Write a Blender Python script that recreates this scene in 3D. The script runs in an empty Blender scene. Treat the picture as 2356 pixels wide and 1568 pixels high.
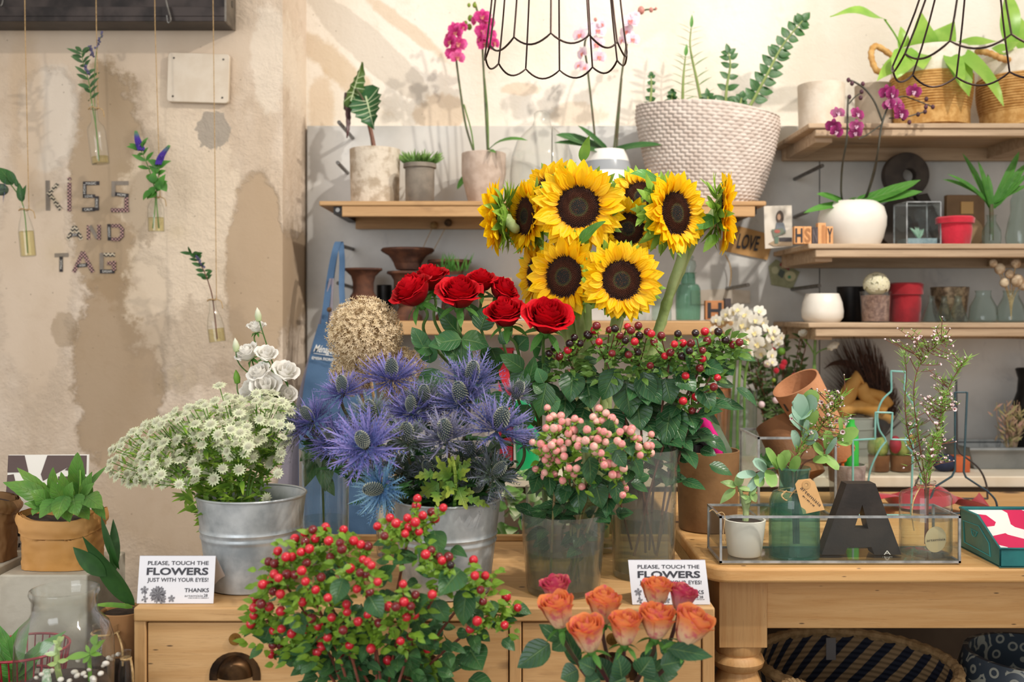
import bpy, math, random
from mathutils import Vector as V, Matrix, Euler, noise
from math import sin, cos, pi, radians, sqrt, atan2
scene = bpy.context.scene
# ------------------------------------------------------------------ camera
EYE = 1.25            # eye height
F = 2290.0            # focal length in pixels of the 2356x1568 frame (35 mm on a 36 mm sensor)
cd = bpy.data.cameras.new('camera'); cam = bpy.data.objects.new('camera', cd)
scene.collection.objects.link(cam); scene.camera = cam
cd.lens = 35; cd.sensor_width = 36; cd.shift_y = -64 / 2356
cam.location = (0, 0, EYE); cam.rotation_euler = (pi / 2, 0, 0)
cd.clip_start = .05
cd.dof.use_dof = True; cd.dof.focus_distance = 1.84; cd.dof.aperture_fstop = 3.6
# ------------------------------------------------------------------ light
scene.view_settings.view_transform = 'Standard'; scene.view_settings.look = 'None'
scene.view_settings.gamma = 1; scene.view_settings.exposure = 0.30
scene.view_settings.use_curve_mapping = False
cy = scene.cycles; cy.max_bounces = 8; cy.diffuse_bounces = 3; cy.glossy_bounces = 3; cy.transmission_bounces = 4; cy.transparent_max_bounces = 14
cy.caustics_reflective = False; cy.caustics_refractive = False
w = bpy.data.worlds.new('world'); scene.world = w; w.use_nodes = True
w.node_tree.nodes['Background'].inputs[0].default_value = (1.0, .95, .88, 1)
w.node_tree.nodes['Background'].inputs[1].default_value = .58


def spot(name, loc, aim, power, col, size=70, blend=.5, radius=.04):
    l = bpy.data.lights.new(name, 'SPOT'); l.energy = power; l.color = col
    l.spot_size = radians(size); l.spot_blend = blend; l.shadow_soft_size = radius
    o = bpy.data.objects.new(name, l); scene.collection.objects.link(o)
    o.location = loc; o.rotation_euler = (V(aim) - V(loc)).to_track_quat('-Z', 'Y').to_euler()
    return o


def area(name, loc, aim, sx, sy, power, col):
    l = bpy.data.lights.new(name, 'AREA'); l.shape = 'RECTANGLE'; l.size = sx; l.size_y = sy
    l.energy = power; l.color = col
    o = bpy.data.objects.new(name, l); scene.collection.objects.link(o)
    o.location = loc; o.rotation_euler = (V(aim) - V(loc)).to_track_quat('-Z', 'Y').to_euler()
    return o


spot('ceiling_spot', (1.95, .75, EYE + 2.0), (-.7, 2.6, EYE + .1), 170, (1, .93, .83), 62, .6)
spot('ceiling_spot', (1.35, .55, EYE + 2.25), (.75, 2.95, EYE + .35), 165, (1, .95, .87), 64, .7)
spot('ceiling_spot', (.75, .25, EYE + 2.1), (.25, 1.8, EYE - .2), 60, (1, .94, .84), 46, .8)
area('cool_fill', (-1.6, -1.8, EYE + .7), (.2, 2.2, EYE - .2), 2.2, 1.8, 42, (.90, .95, 1))  # added soft fill light, standing in for unseen windows behind the camera


# ------------------------------------------------------------------ helpers
def P(px, py, d):
    """a point of the shop: seen at (px, py) of the frame, d metres in front of the camera plane"""
    return V(((px - 1178) / F * d, d, EYE + (720 - py) / F * d))


def S(px, d): return px / F * d


def lin(c):
    if isinstance(c, str):
        c = c.lstrip('#'); c = [int(c[i:i + 2], 16) / 255 for i in (0, 2, 4)]
        c = [x / 12.92 if x <= .04045 else ((x + .055) / 1.055) ** 2.4 for x in c]
    return (c[0], c[1], c[2], 1)


col = scene.collection
R = random.Random(11)
ORG = {}


def tag(o, label, cat, group=None, kind=None):
    if label: o['label'] = label
    if cat: o['category'] = cat
    if group: o['group'] = group
    if kind: o['kind'] = kind
    return o


def T(name, label, cat, loc, group=None):
    o = bpy.data.objects.new(name, None); col.objects.link(o)
    o.location = loc; o.empty_display_size = .02; ORG[o] = V(loc)
    return tag(o, label, cat, group)


class MB:
    def __init__(s): s.v = []; s.f = []; s.m = []; s.g = []; s.s = []; s.mi = 0

    def add(s, vs, fs, g=None, sd=None):
        n = len(s.v); s.v += [V(p) for p in vs]; s.f += [[i + n for i in f] for f in fs]
        s.m += [s.mi] * len(fs); s.g += (list(g) if g is not None else [0.] * len(vs)); s.s += (list(sd) if sd is not None else [.5] * len(vs)); return s

    def box(s, c, d, rot=None):
        c = V(c); h = V(d) / 2; vs = []
        for z in (-1, 1):
            for y in (-1, 1):
                for x in (-1, 1):
                    p = V((x * h.x, y * h.y, z * h.z)); vs.append(c + (rot @ p if rot is not None else p))
        return s.add(vs, [(0, 2, 3, 1), (4, 5, 7, 6), (0, 1, 5, 4), (2, 6, 7, 3), (0, 4, 6, 2), (1, 3, 7, 5)])

    def bb(s, x0, x1, y0, y1, z0, z1): return s.box(((x0 + x1) / 2, (y0 + y1) / 2, (z0 + z1) / 2), (x1 - x0, y1 - y0, z1 - z0))

    def tube(s, pts, r, n=6, cap=True, closed=False, g=None):
        pts = [V(p) for p in pts]; N = len(pts); vs = []; fs = []; gs = []
        rs = r if isinstance(r, (list, tuple)) else [r] * N
        up = None
        for i, p in enumerate(pts):
            t = (pts[(i + 1) % N] - pts[i - 1]) if closed else (pts[min(i + 1, N - 1)] - pts[max(i - 1, 0)])
            t = t.normalized() if t.length > 1e-9 else V((0, 0, 1))
            if up is None: up = t.orthogonal().normalized()
            up = (up - t * up.dot(t)); up = up.normalized() if up.length > 1e-6 else t.orthogonal().normalized()
            b = t.cross(up)
            for k in range(n):
                a = 2 * pi * k / n; vs.append(p + (up * cos(a) + b * sin(a)) * rs[i]); gs.append(i / max(N - 1, 1) if g is None else g)
        for i in range(N if closed else N - 1):
            j = (i + 1) % N
            for k in range(n):
                fs.append((i * n + k, i * n + (k + 1) % n, j * n + (k + 1) % n, j * n + k))
        if cap and not closed: fs += [tuple(range(n))[::-1], tuple((N - 1) * n + k for k in range(n))]
        return s.add(vs, fs, gs)

    def lathe(s, prof, n=32, M=None, g=None, wob=None):
        vs = []; fs = []; gs = []; L = len(prof)
        for j, (r, z) in enumerate(prof):
            for k in range(n):
                a = 2 * pi * k / n; rr = r * (wob(a, z) if wob else 1)
                vs.append(V((rr * cos(a), rr * sin(a), z))); gs.append(j / (L - 1) if g is None else g)
        for j in range(L - 1):
            for k in range(n):
                fs.append((j * n + k, j * n + (k + 1) % n, (j + 1) * n + (k + 1) % n, (j + 1) * n + k))
        if M is not None: vs = [M @ p for p in vs]
        return s.add(vs, fs, gs)

    def grid(s, fn, nu, nv, g='v', wrap=False):
        vs = []; gs = []; fs = []; W = nu if wrap else nu + 1
        for j in range(nv + 1):
            for i in range(W):
                u, v = i / nu, j / nv; vs.append(fn(u, v)); gs.append(v if g == 'v' else u)
        for j in range(nv):
            for i in range(nu):
                a, b = j * W + i, j * W + (i + 1) % W if wrap else j * W + i + 1
                fs.append((a, b, b + W, a + W))
        return s.add(vs, fs, gs)

    def sphere(s, c, r, n=10, m=7, sc=(1, 1, 1), g=0., rot=None):
        c = V(c); vs = []; fs = []
        for j in range(m + 1):
            ph = pi * j / m
            for k in range(n):
                a = 2 * pi * k / n
                p = V((r * sc[0] * sin(ph) * cos(a), r * sc[1] * sin(ph) * sin(a), r * sc[2] * cos(ph)))
                vs.append(c + (rot @ p if rot is not None else p))
        for j in range(m):
            for k in range(n): fs.append((j * n + k, (j + 1) * n + k, (j + 1) * n + (k + 1) % n, j * n + (k + 1) % n))
        return s.add(vs, fs, [g] * len(vs))

    def prism(s, poly, o, ux, uy, un, th):
        """a flat outline poly=[(a,b)] in the frame o,ux,uy given a thickness th along un"""
        o, ux, uy, un = V(o), V(ux), V(uy), V(un); n = len(poly)
        vs = [o + ux * a + uy * b for a, b in poly] + [o + ux * a + uy * b + un * th for a, b in poly]
        fs = [tuple(range(n)), tuple(range(n, 2 * n))[::-1]] + [(i, i + n, (i + 1) % n + n, (i + 1) % n) for i in range(n)]
        return s.add(vs, fs)

    def leaf(s, base, d, nrm, L, W, shape='ovate', bend=.3, fold=.15, nl=8, ns=2, jag=0, jn=7, curl=0, wave=0, ph=0, twist=0):
        base, d = V(base), V(d).normalized(); nrm = V(nrm)
        nrm = nrm - d * nrm.dot(d); nrm = nrm.normalized() if nrm.length > 1e-5 else d.orthogonal().normalized()
        side = d.cross(nrm); vs = []; gs = []; ss = []; fs = []; p = base.copy(); ang = 0; st = L / nl; tw = 0
        for i in range(nl + 1):
            t = i / nl
            dd = d * cos(ang) - nrm * sin(ang); nn = nrm * cos(ang) + d * sin(ang)
            if twist:
                q = Matrix.Rotation(twist * t, 3, dd); nn = q @ nn; sd = q @ side
            else: sd = side
            if shape == 'ovate': wd = sin(pi * min(1, t) ** .70) ** .9
            elif shape == 'heart': wd = (1 - t) ** .62 * min(1, (t + .10) / .22) ** .5 * 1.12
            elif shape == 'lance': wd = sin(pi * t ** .85) ** .9
            elif shape == 'strap': wd = min(1, t * 5 + .45) * (1 - max(0, t - .6) / .4) ** .55 if t < 1 else 0
            elif shape == 'round': wd = sqrt(max(0, 1 - (2 * t - 1) ** 2)) ** .85
            elif shape == 'petal': wd = sin(pi * (t * .93 + .07) ** 1.0) ** .62 * (.55 + .45 * min(1, t * 2.2)) if t < 1 else 0
            else: wd = 1 - t
            wd = max(wd, .02)
            if jag: wd *= 1 + jag * (((t * jn) % 1) - .5)
            for k in range(-ns, ns + 1):
                x = k / ns; off = fold * abs(x) * wd * W * .5 - curl * x * x * wd * W * .5
                if wave: off += wave * W * sin(t * 9 + ph + (1.6 if k > 0 else 0)) * abs(x)
                vs.append(p + sd * x * wd * W * .5 + nn * off); gs.append(t); ss.append(x)
            ang += bend / nl; p = p + (d * cos(ang) - nrm * sin(ang)) * st
        m = 2 * ns + 1
        for i in range(nl):
            for k in range(m - 1): fs.append((i * m + k, i * m + k + 1, (i + 1) * m + k + 1, (i + 1) * m + k))
        return s.add(vs, fs, gs, ss)


def mesh(mb, name, mats, off=None, sharp=38, smooth=True):
    me = bpy.data.meshes.new(name)
    me.from_pydata([(p - off) if off is not None else p for p in mb.v], [], mb.f)
    for m in (mats if isinstance(mats, (list, tuple)) else [mats]): me.materials.append(m)
    me.polygons.foreach_set('material_index', mb.m)
    at = me.attributes.new('g', 'FLOAT', 'POINT'); at.data.foreach_set('value', mb.g)
    at = me.attributes.new('s', 'FLOAT', 'POINT'); at.data.foreach_set('value', mb.s)
    if smooth:
        me.polygons.foreach_set('use_smooth', [True] * len(me.polygons))
        if sharp: me.set_sharp_from_angle(angle=radians(sharp))
    me.update(); return me


def part(mb, name, mats, parent, label=None, sharp=38, bevel=0, seg=2):
    """one mesh (world coordinates) as a part of `parent`"""
    o = bpy.data.objects.new(name, mesh(mb, name, mats, ORG[parent], sharp)); col.objects.link(o)
    o.parent = parent; ORG[o] = ORG[parent]
    if label: o['label'] = label
    if bevel:
        b = o.modifiers.new('bevel', 'BEVEL'); b.width = bevel; b.segments = seg; b.limit_method = 'ANGLE'; b.angle_limit = radians(50)
    return o


def inst(me, name, parent, M, label=None):
    """a copy of a prototype mesh placed by the world matrix M as a part of `parent`"""
    o = bpy.data.objects.new(name, me); col.objects.link(o); o.parent = parent
    ML = Matrix.Translation(-ORG[parent]) @ M if not isinstance(ORG[parent], Matrix) else ORG[parent].inverted() @ M
    o.matrix_local = ML; ORG[o] = M
    if label: o['label'] = label
    return o


def sub(me, name, parent):
    """a sub-part that shares its parent part's own frame"""
    o = bpy.data.objects.new(name, me); col.objects.link(o); o.parent = parent; return o


def solo(mb, name, mats, label, cat, group=None, kind=None, sharp=38, bevel=0, org=None):
    """a thing that is one mesh"""
    c = V(org) if org is not None else V((sum(p.x for p in mb.v) / len(mb.v), sum(p.y for p in mb.v) / len(mb.v), min(p.z for p in mb.v)))
    o = bpy.data.objects.new(name, mesh(mb, name, mats, c, sharp)); col.objects.link(o); o.location = c; ORG[o] = c
    if bevel:
        b = o.modifiers.new('bevel', 'BEVEL'); b.width = bevel; b.segments = 2; b.limit_method = 'ANGLE'; b.angle_limit = radians(50)
    return tag(o, label, cat, group, kind)


def struct(mb, name, mats, bevel=0):
    return solo(mb, name, mats, None, None, None, 'structure', bevel=bevel)


def frame(o, z, x=None):
    """a matrix at o whose local z runs along z"""
    z = V(z).normalized(); x = V(x) if x is not None else z.orthogonal()
    x = (x - z * x.dot(z)); x = x.normalized() if x.length > 1e-5 else z.orthogonal().normalized()
    y = z.cross(x); M = Matrix((x, y, z)).transposed().to_4x4(); M.translation = V(o); return M


def face(yaw, pitch=0):
    """a direction towards the viewer, turned yaw degrees to the right and pitch up"""
    y, p = radians(yaw), radians(pitch); return V((sin(y) * cos(p), -cos(y) * cos(p), sin(p)))


def bez(a, b, c, n=8):
    a, b, c = V(a), V(b), V(c); return [a * (1 - t) ** 2 + b * 2 * t * (1 - t) + c * t * t for t in [i / n for i in range(n + 1)]]


def cr(pts, n=6):
    """a smooth curve through the points"""
    pts = [V(p) for p in pts]; out = []
    for i in range(len(pts) - 1):
        a, b, c, d = pts[max(i - 1, 0)], pts[i], pts[i + 1], pts[min(i + 2, len(pts) - 1)]
        for k in range(n):
            t = k / n; out.append(.5 * ((2 * b) + (c - a) * t + (2 * a - 5 * b + 4 * c - d) * t * t + (3 * b - a - 3 * c + d) * t ** 3))
    out.append(pts[-1]); return out


_tc = {}


def text(mb, body, o, ux, uy, width, height, bold=0, shear=0, lift=None):
    """lettering fitted to width x height (capital height), centred on o, as thin mesh faces"""
    key = (body, bold, shear)
    if key not in _tc:
        cu = bpy.data.curves.new('lettering', 'FONT'); cu.body = body; cu.offset = bold; cu.shear = shear; cu.resolution_u = 3
        ob = bpy.data.objects.new('lettering', cu); col.objects.link(ob)
        dg = bpy.context.evaluated_depsgraph_get(); me = ob.evaluated_get(dg).to_mesh()
        _tc[key] = ([v.co.copy() for v in me.vertices], [list(p.vertices) for p in me.polygons])
        bpy.data.objects.remove(ob); bpy.data.curves.remove(cu)
    vs, fs = _tc[key]
    x0 = min(v.x for v in vs); x1 = max(v.x for v in vs); H0 = .72
    o, ux, uy = V(o), V(ux).normalized(), V(uy).normalized(); nn = ux.cross(uy)
    k = .0004 if lift is None else lift
    mb.add([o + ux * (((v.x - x0) / (x1 - x0) - .5) * width) + uy * ((v.y / H0 - .5) * height) + nn * k for v in vs], fs)
    return mb


def scribble(mb, o, ux, uy, w, h, seed=1, lift=.0004):
    """a row of small marks: print too fine to read"""
    r = random.Random(seed); o, ux, uy = V(o), V(ux).normalized(), V(uy).normalized(); nn = ux.cross(uy) * lift; x = -w / 2
    while x < w / 2:
        a = h * r.uniform(.3, .9)
        mb.add([o + nn + ux * x - uy * h / 2, o + nn + ux * (x + a) - uy * h / 2, o + nn + ux * (x + a) + uy * h * r.uniform(.1, .5), o + nn + ux * x + uy * h * r.uniform(.1, .5)], [(0, 1, 2, 3)]); x += a + h * r.choice((.25, .3, .9))


# ------------------------------------------------------------------ materials
class NT:
    def __init__(s, name):
        s.mat = bpy.data.materials.new(name); s.mat.use_nodes = True; s.t = s.mat.node_tree; s.n = s.t.nodes; s.l = s.t.links
        s.b = s.n['Principled BSDF']; s.out = s.n['Material Output']; s._pos = None

    def node(s, ty, **k):
        n = s.n.new(ty)
        for a, b in k.items(): setattr(n, a, b)
        return n

    def put(s, sock, val):
        if isinstance(val, bpy.types.NodeSocket): s.l.new(val, sock)
        else: sock.default_value = val

    def pos(s):
        if s._pos is None: s._pos = s.node('ShaderNodeTexCoord').outputs['Object']
        return s._pos

    def mapping(s, vec, sc=(1, 1, 1), loc=(0, 0, 0), rot=(0, 0, 0)):
        n = s.node('ShaderNodeMapping'); s.put(n.inputs['Vector'], vec); n.inputs['Scale'].default_value = sc
        n.inputs['Location'].default_value = loc; n.inputs['Rotation'].default_value = rot; return n.outputs[0]

    def noise(s, sc, det=3, rough=.55, vec=None, dist=0, color=False):
        n = s.node('ShaderNodeTexNoise'); s.put(n.inputs['Vector'], vec if vec is not None else s.pos())
        n.inputs['Scale'].default_value = sc; n.inputs['Detail'].default_value = det; n.inputs['Roughness'].default_value = rough
        n.inputs['Distortion'].default_value = dist; return n.outputs['Color' if color else 'Fac']

    def voro(s, sc, vec=None, feat='F1'):
        n = s.node('ShaderNodeTexVoronoi', feature=feat); s.put(n.inputs['Vector'], vec if vec is not None else s.pos())
        n.inputs['Scale'].default_value = sc; return n.outputs['Distance']

    def ramp(s, f, a, b, lo=0., hi=1.):
        n = s.node('ShaderNodeMapRange'); n.interpolation_type = 'SMOOTHSTEP'; s.put(n.inputs[0], f)
        n.inputs[1].default_value = a; n.inputs[2].default_value = b; n.inputs[3].default_value = lo; n.inputs[4].default_value = hi; return n.outputs[0]

    def math(s, op, a, b=None):
        n = s.node('ShaderNodeMath', operation=op); s.put(n.inputs[0], a)
        if b is not None: s.put(n.inputs[1], b)
        return n.outputs[0]

    def mix(s, f, a, b):
        n = s.node('ShaderNodeMix', data_type='RGBA'); s.put(n.inputs[0], f)
        s.put(n.inputs[6], lin(a) if not isinstance(a, bpy.types.NodeSocket) else a)
        s.put(n.inputs[7], lin(b) if not isinstance(b, bpy.types.NodeSocket) else b); return n.outputs[2]

    def attr(s, name='g'): return s.node('ShaderNodeAttribute', attribute_name=name).outputs['Fac']

    def bump(s, h, st, dist=.01):
        n = s.node('ShaderNodeBump'); s.put(n.inputs['Height'], h); n.inputs['Strength'].default_value = st; n.inputs['Distance'].default_value = dist
        s.l.new(n.outputs[0], s.b.inputs['Normal']); return n.outputs[0]

    def base(s, c): s.put(s.b.inputs['Base Color'], c if isinstance(c, bpy.types.NodeSocket) else lin(c)); return s

    def set(s, **k):
        for a, v in k.items(): s.b.inputs[a.replace('_', ' ')].default_value = v
        return s

    def translucent(s, c, f):
        tr = s.node('ShaderNodeBsdfTranslucent'); s.put(tr.inputs[0], c if isinstance(c, bpy.types.NodeSocket) else lin(c))
        mx = s.node('ShaderNodeMixShader'); mx.inputs[0].default_value = f
        s.l.new(s.b.outputs[0], mx.inputs[1]); s.l.new(tr.outputs[0], mx.inputs[2]); s.l.new(mx.outputs[0], s.out.inputs[0]); return s


def M(name, c1, c2=None, sc=8, rough=.6, metal=0, bump=0, bsc=60, spec=.5, trans=0, lo=.35, hi=.65, det=4, sheen=0, coat=0, dist=.004):
    n = NT(name); c = lin(c1)
    if c2 is not None: c = n.mix(n.ramp(n.noise(sc, det), lo, hi), c1, c2); n.base(c)
    else: n.base(c1)
    n.set(Roughness=rough, Metallic=metal); n.b.inputs['Specular IOR Level'].default_value = spec
    if sheen: n.b.inputs['Sheen Weight'].default_value = sheen
    if coat: n.b.inputs['Coat Weight'].default_value = coat; n.b.inputs['Coat Roughness'].default_value = .1
    if bump: n.bump(n.noise(bsc, 4), bump, dist)
    if trans: n.translucent(c if isinstance(c, bpy.types.NodeSocket) else c1, trans)
    return n.mat


def MG(name, ca, cb, a=0., b=1., c2=None, nsc=30, namt=.5, rough=.5, trans=.25, spec=.4, bump=0, bsc=80, sheen=0, vein=0, vc=None, streak=0):
    """colour running from base (ca) to tip (cb) along the petal or leaf"""
    n = NT(name); c = n.mix(n.ramp(n.attr(), a, b), ca, cb)
    if c2: c = n.mix(n.ramp(n.noise(nsc, 3), .45, .7, 0, namt), c, c2)
    if vein:   # midrib and side veins
        a_ = n.math('ABSOLUTE', n.attr('s')); f = n.math('FRACT', n.math('SUBTRACT', n.math('MULTIPLY', n.attr(), 7.), n.math('MULTIPLY', a_, 1.9)))
        lat = n.ramp(n.math('ABSOLUTE', n.math('SUBTRACT', f, .5)), .36, .5, 0, .7); vn = n.math('MAXIMUM', lat, n.ramp(a_, .02, .10, 1, 0))
        c = n.mix(n.math('MULTIPLY', vn, vein), c, vc or '#8fae6a'); n.bump(n.math('ADD', n.math('MULTIPLY', vn, -1.), n.math('MULTIPLY', n.noise(90, 2), .4)), .5, .0025)
    if streak:
        st = n.math('SINE', n.math('MULTIPLY', n.attr('s'), 11.)); n.bump(n.math('MULTIPLY', st, 1.), streak, .001)
    n.base(c); n.set(Roughness=rough); n.b.inputs['Specular IOR Level'].default_value = spec
    if sheen: n.b.inputs['Sheen Weight'].default_value = sheen
    if bump and not vein: n.bump(n.noise(bsc, 3), bump, .003)
    if trans: n.translucent(c, trans)
    return n.mat


def glassm(name, tint='#ffffff', ior=1.45, add=0.03, rough=0.02, gl='#ffffff', haze=0, hazec='#ffffff', edge=.45):
    n = NT(name); tr = n.node('ShaderNodeBsdfTransparent'); lw = n.node('ShaderNodeLayerWeight'); lw.inputs[0].default_value = .5
    t_ = lin(tint); dk = tuple(c * (1 - edge) for c in t_[:3]); n.put(tr.inputs[0], n.mix(n.math('POWER', lw.outputs['Facing'], 4.), t_[:3], dk))
    g = n.node('ShaderNodeBsdfGlossy'); g.inputs[0].default_value = lin(gl); g.inputs['Roughness'].default_value = rough
    fr = n.node('ShaderNodeLayerWeight'); fr.inputs[0].default_value = .5
    f = n.math('ADD', n.math('MULTIPLY', n.math('POWER', fr.outputs['Facing'], 3.2), .62 * (ior - 1) / .45), add); mx = n.node('ShaderNodeMixShader'); n.put(mx.inputs[0], f)
    if haze:
        df = n.node('ShaderNodeBsdfDiffuse'); df.inputs[0].default_value = lin(hazec)
        m2 = n.node('ShaderNodeMixShader'); m2.inputs[0].default_value = haze
        n.l.new(tr.outputs[0], m2.inputs[1]); n.l.new(df.outputs[0], m2.inputs[2]); n.l.new(m2.outputs[0], mx.inputs[1])
    else: n.l.new(tr.outputs[0], mx.inputs[1])
    n.l.new(g.outputs[0], mx.inputs[2]); n.l.new(mx.outputs[0], n.out.inputs[0]); n.n.remove(n.b); return n.mat


def woodm(name, c1, c2, c3, axis=0, sc=5, rough=.55, knots=True, stain=.5):
    n = NT(name); st = [14., 14., 14.]; st[axis] = .8
    v = n.mapping(n.pos(), tuple(st)); g = n.noise(sc, 5, .6, v, .6)
    c = n.mix(n.ramp(g, .3, .7), c1, c2)
    fine = n.noise(sc * 6, 4, .7, v); c = n.mix(n.ramp(fine, .55, .75, 0, .35), c, c3)
    s2 = [3., 3., 3.]; s2[axis] = 1.2
    blot = n.noise(3.2, 4, .6, n.mapping(n.pos(), tuple(s2), (3, 1, 2))); c = n.mix(n.ramp(blot, .60, .74, 0, stain), c, c3)
    if knots:
        s3 = [9., 9., 9.]; s3[axis] = 4
        k = n.voro(1.0, n.mapping(n.pos(), tuple(s3), (.3, .7, .1))); c = n.mix(n.ramp(k, .06, .13, 1, 0), c, '#4a2a14')
        s4 = [22., 22., 60.]; s4[axis] = 14
        k2 = n.voro(1.0, n.mapping(n.pos(), tuple(s4), (.9, .2, .4))); c = n.mix(n.ramp(k2, .05, .10, .8, 0), c, '#2d1a0e')
    n.base(c); n.set(Roughness=rough); n.bump(fine, .15, .002); return n.mat
# ------------------------------------------------------------------ the room
def blob(n, px, py, rx, ry, d, k=.5, nz=None, soft=.12, rot=0):
    c = P(px, py, d); v = n.node('ShaderNodeVectorMath', operation='SUBTRACT'); n.put(v.inputs[0], n.pos()); v.inputs[1].default_value = c
    vec = v.outputs[0]
    if rot: vec = n.mapping(vec, rot=(0, radians(rot), 0))
    m = n.node('ShaderNodeVectorMath', operation='MULTIPLY'); n.put(m.inputs[0], vec); m.inputs[1].default_value = (1 / S(rx, d), 0, 1 / S(ry, d))
    l = n.node('ShaderNodeVectorMath', operation='LENGTH'); n.put(l.inputs[0], m.outputs[0])
    a = n.math('ADD', l.outputs['Value'], n.math('MULTIPLY', n.math('SUBTRACT', nz, .5), k * 2))
    return n.ramp(a, 1 - soft, 1 + soft, 1, 0)


def plaster(name, light, mid, base_b, blobs, d, bstr=.35, cracks=None):
    n = NT(name); nz = n.noise(11, 8, .72); big = n.noise(2.3, 4, .6, n.mapping(n.pos(), (1.4, 1, .55)))
    c = n.mix(n.ramp(big, .40, .62), light, mid)
    c = n.mix(n.ramp(n.noise(14, 6, .7), .52, .72, 0, .5), c, base_b)
    smooth = None
    for (px, py, rx, ry, k, colr, amt, soft, rot, sm) in blobs:
        m = blob(n, px, py, rx, ry, d, k, nz, soft, rot)
        c = n.mix(n.math('MULTIPLY', m, amt), c, colr)
        if sm: smooth = m if smooth is None else n.math('MAXIMUM', smooth, m)
    sp = n.voro(24, n.mapping(n.pos(), (1, 1, 1), (.2, .1, .3))); c = n.mix(n.ramp(sp, .03, .06, .55, 0), c, '#6b5a48')
    n.base(c); n.set(Roughness=.93); n.b.inputs['Specular IOR Level'].default_value = .2
    h = n.math('ADD', n.math('MULTIPLY', n.noise(26, 6, .68, dist=.6), 1.0), n.math('MULTIPLY', n.noise(120, 3), .25))
    if smooth is not None: h = n.math('MULTIPLY', h, n.math('SUBTRACT', 1.15, smooth)); h = n.math('SUBTRACT', h, n.math('MULTIPLY', smooth, .35))
    n.bump(h, bstr, .02); return n.mat


LW, BW = 2.69, 3.0
plaster_left = plaster('plaster_left', '#e2d0bd', '#d0bba4', '#c0aa92', [
    (330, 100, 330, 75, .2, '#dac6b0', .6, .3, 0, 1),
    (250, 420, 95, 270, .55, '#a89073', .8, .08, 0, 1), (270, 850, 105, 230, .55, '#a58c6f', .8, .08, 0, 1),
    (330, 700, 60, 120, .6, '#a08a70', .5, .16, 0, 1),
    (420, 520, 130, 330, .75, '#e8d5bd', .7, .12, 0, 0), (590, 640, 70, 240, .35, '#b59c80', .85, .06, 0, 1),
    (430, 1120, 210, 170, .4, '#bda58a', .7, .25, 0, 1), (80, 620, 90, 320, .6, '#d6c1aa', .6, .2, 0, 1),
    (490, 300, 46, 42, .9, '#aca092', .95, .05, 0, 0), (330, 480, 40, 90, 1., '#97826a', .45, .08, 0, 0), (560, 850, 70, 40, 1., '#9f8a74', .4, .1, 0, 0), (470, 800, 150, 110, .9, '#a5907a', .45, .16, 0, 0),
    (110, 270, 70, 130, .6, '#dfd4c6', .6, .12, 0, 1), (60, 250, 40, 200, .5, '#cbb091', .5, .3, 0, 0),
    (330, 330, 50, 40, .9, '#8f7c66', .35, .2, 0, 0), (150, 760, 30, 40, .9, '#9b8468', .5, .1, 0, 0),
    (620, 130, 40, 120, .8, '#eadbc8', .7, .15, 0, 0)], LW, .42)
plaster_back = plaster('plaster_back', '#eee5d8', '#e6dac9', '#dccfbb', [
    (850, 110, 40, 190, .35, '#d5cabb', .85, .05, 48, 0), (770, 150, 30, 140, .9, '#c8ab84', .55, .2, 48, 0), (930, 60, 16, 130, .9, '#c9ab85', .5, .2, 52, 0),
    (1010, 260, 60, 45, .8, '#c9ae8e', .6, .12, 0, 0), (740, 260, 30, 90, .8, '#d1b592', .5, .2, 0, 0),
    (1330, 265, 60, 30, .8, '#cdb394', .45, .15, 0, 0), (1200, 205, 50, 14, .9, '#d2b594', .5, .2, 0, 0),
    (1470, 60, 120, 40, .8, '#e4d6c2', .6, .2, 30, 0), (2000, 150, 200, 60, .8, '#e4d8c8', .6, .2, 0, 0)], BW, .22)


def marble():
    n = NT('grey_marble'); c = n.mix(n.ramp(n.noise(3.2, 5, .6), .35, .65), '#d3d1cd', '#bfbdb9')
    v = n.noise(7, 6, .65, n.mapping(n.pos(), (1, 1, .6), (1, 2, 3)), 1.2); c = n.mix(n.ramp(v, .55, .72, 0, .55), c, '#9b9ba0')
    c = n.mix(n.ramp(n.noise(2.1, 3, .5, n.mapping(n.pos(), (1, 1, 1), (5, 1, 2))), .52, .66, 0, .45), c, '#ddd0be')
    n.base(c); n.set(Roughness=.42); return n.mat


m_marble = marble()
m_pine = woodm('honey_pine', '#dcae74', '#cd9a5e', '#8a5a30', 0, 5, .5, True, .6)
m_pine_z = woodm('honey_pine_upright', '#d8aa72', '#c9955c', '#8a5a30', 2, 5, .5, True, .5)
m_crate = woodm('drawer_pine', '#d6ab76', '#c49660', '#7b5230', 0, 4, .6, True, .55)
m_crate_z = woodm('drawer_pine_upright', '#d2a772', '#c0925e', '#7b5230', 2, 4, .6, True, .4)
m_shelf = woodm('oak_shelf', '#c39a6a', '#b08658', '#6d4e30', 0, 5, .55, False, .4)
m_shelf_old = woodm('weathered_shelf', '#bda386', '#a68c70', '#6a5440', 0, 5, .7, False, .6)
m_black = M('black_iron', '#1b1a1b', '#2b2725', 20, .45, .6, .1, 60)
m_steel = M('dull_steel', '#777470', '#5c5650', 30, .38, .9)
m_counter = M('pale_counter', '#e9ddc9', '#dccdb4', 6, .5)
m_conc = M('cast_concrete', '#c9c2b2', '#b3aa99', 9, .9, 0, .25, 70, .2)

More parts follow.
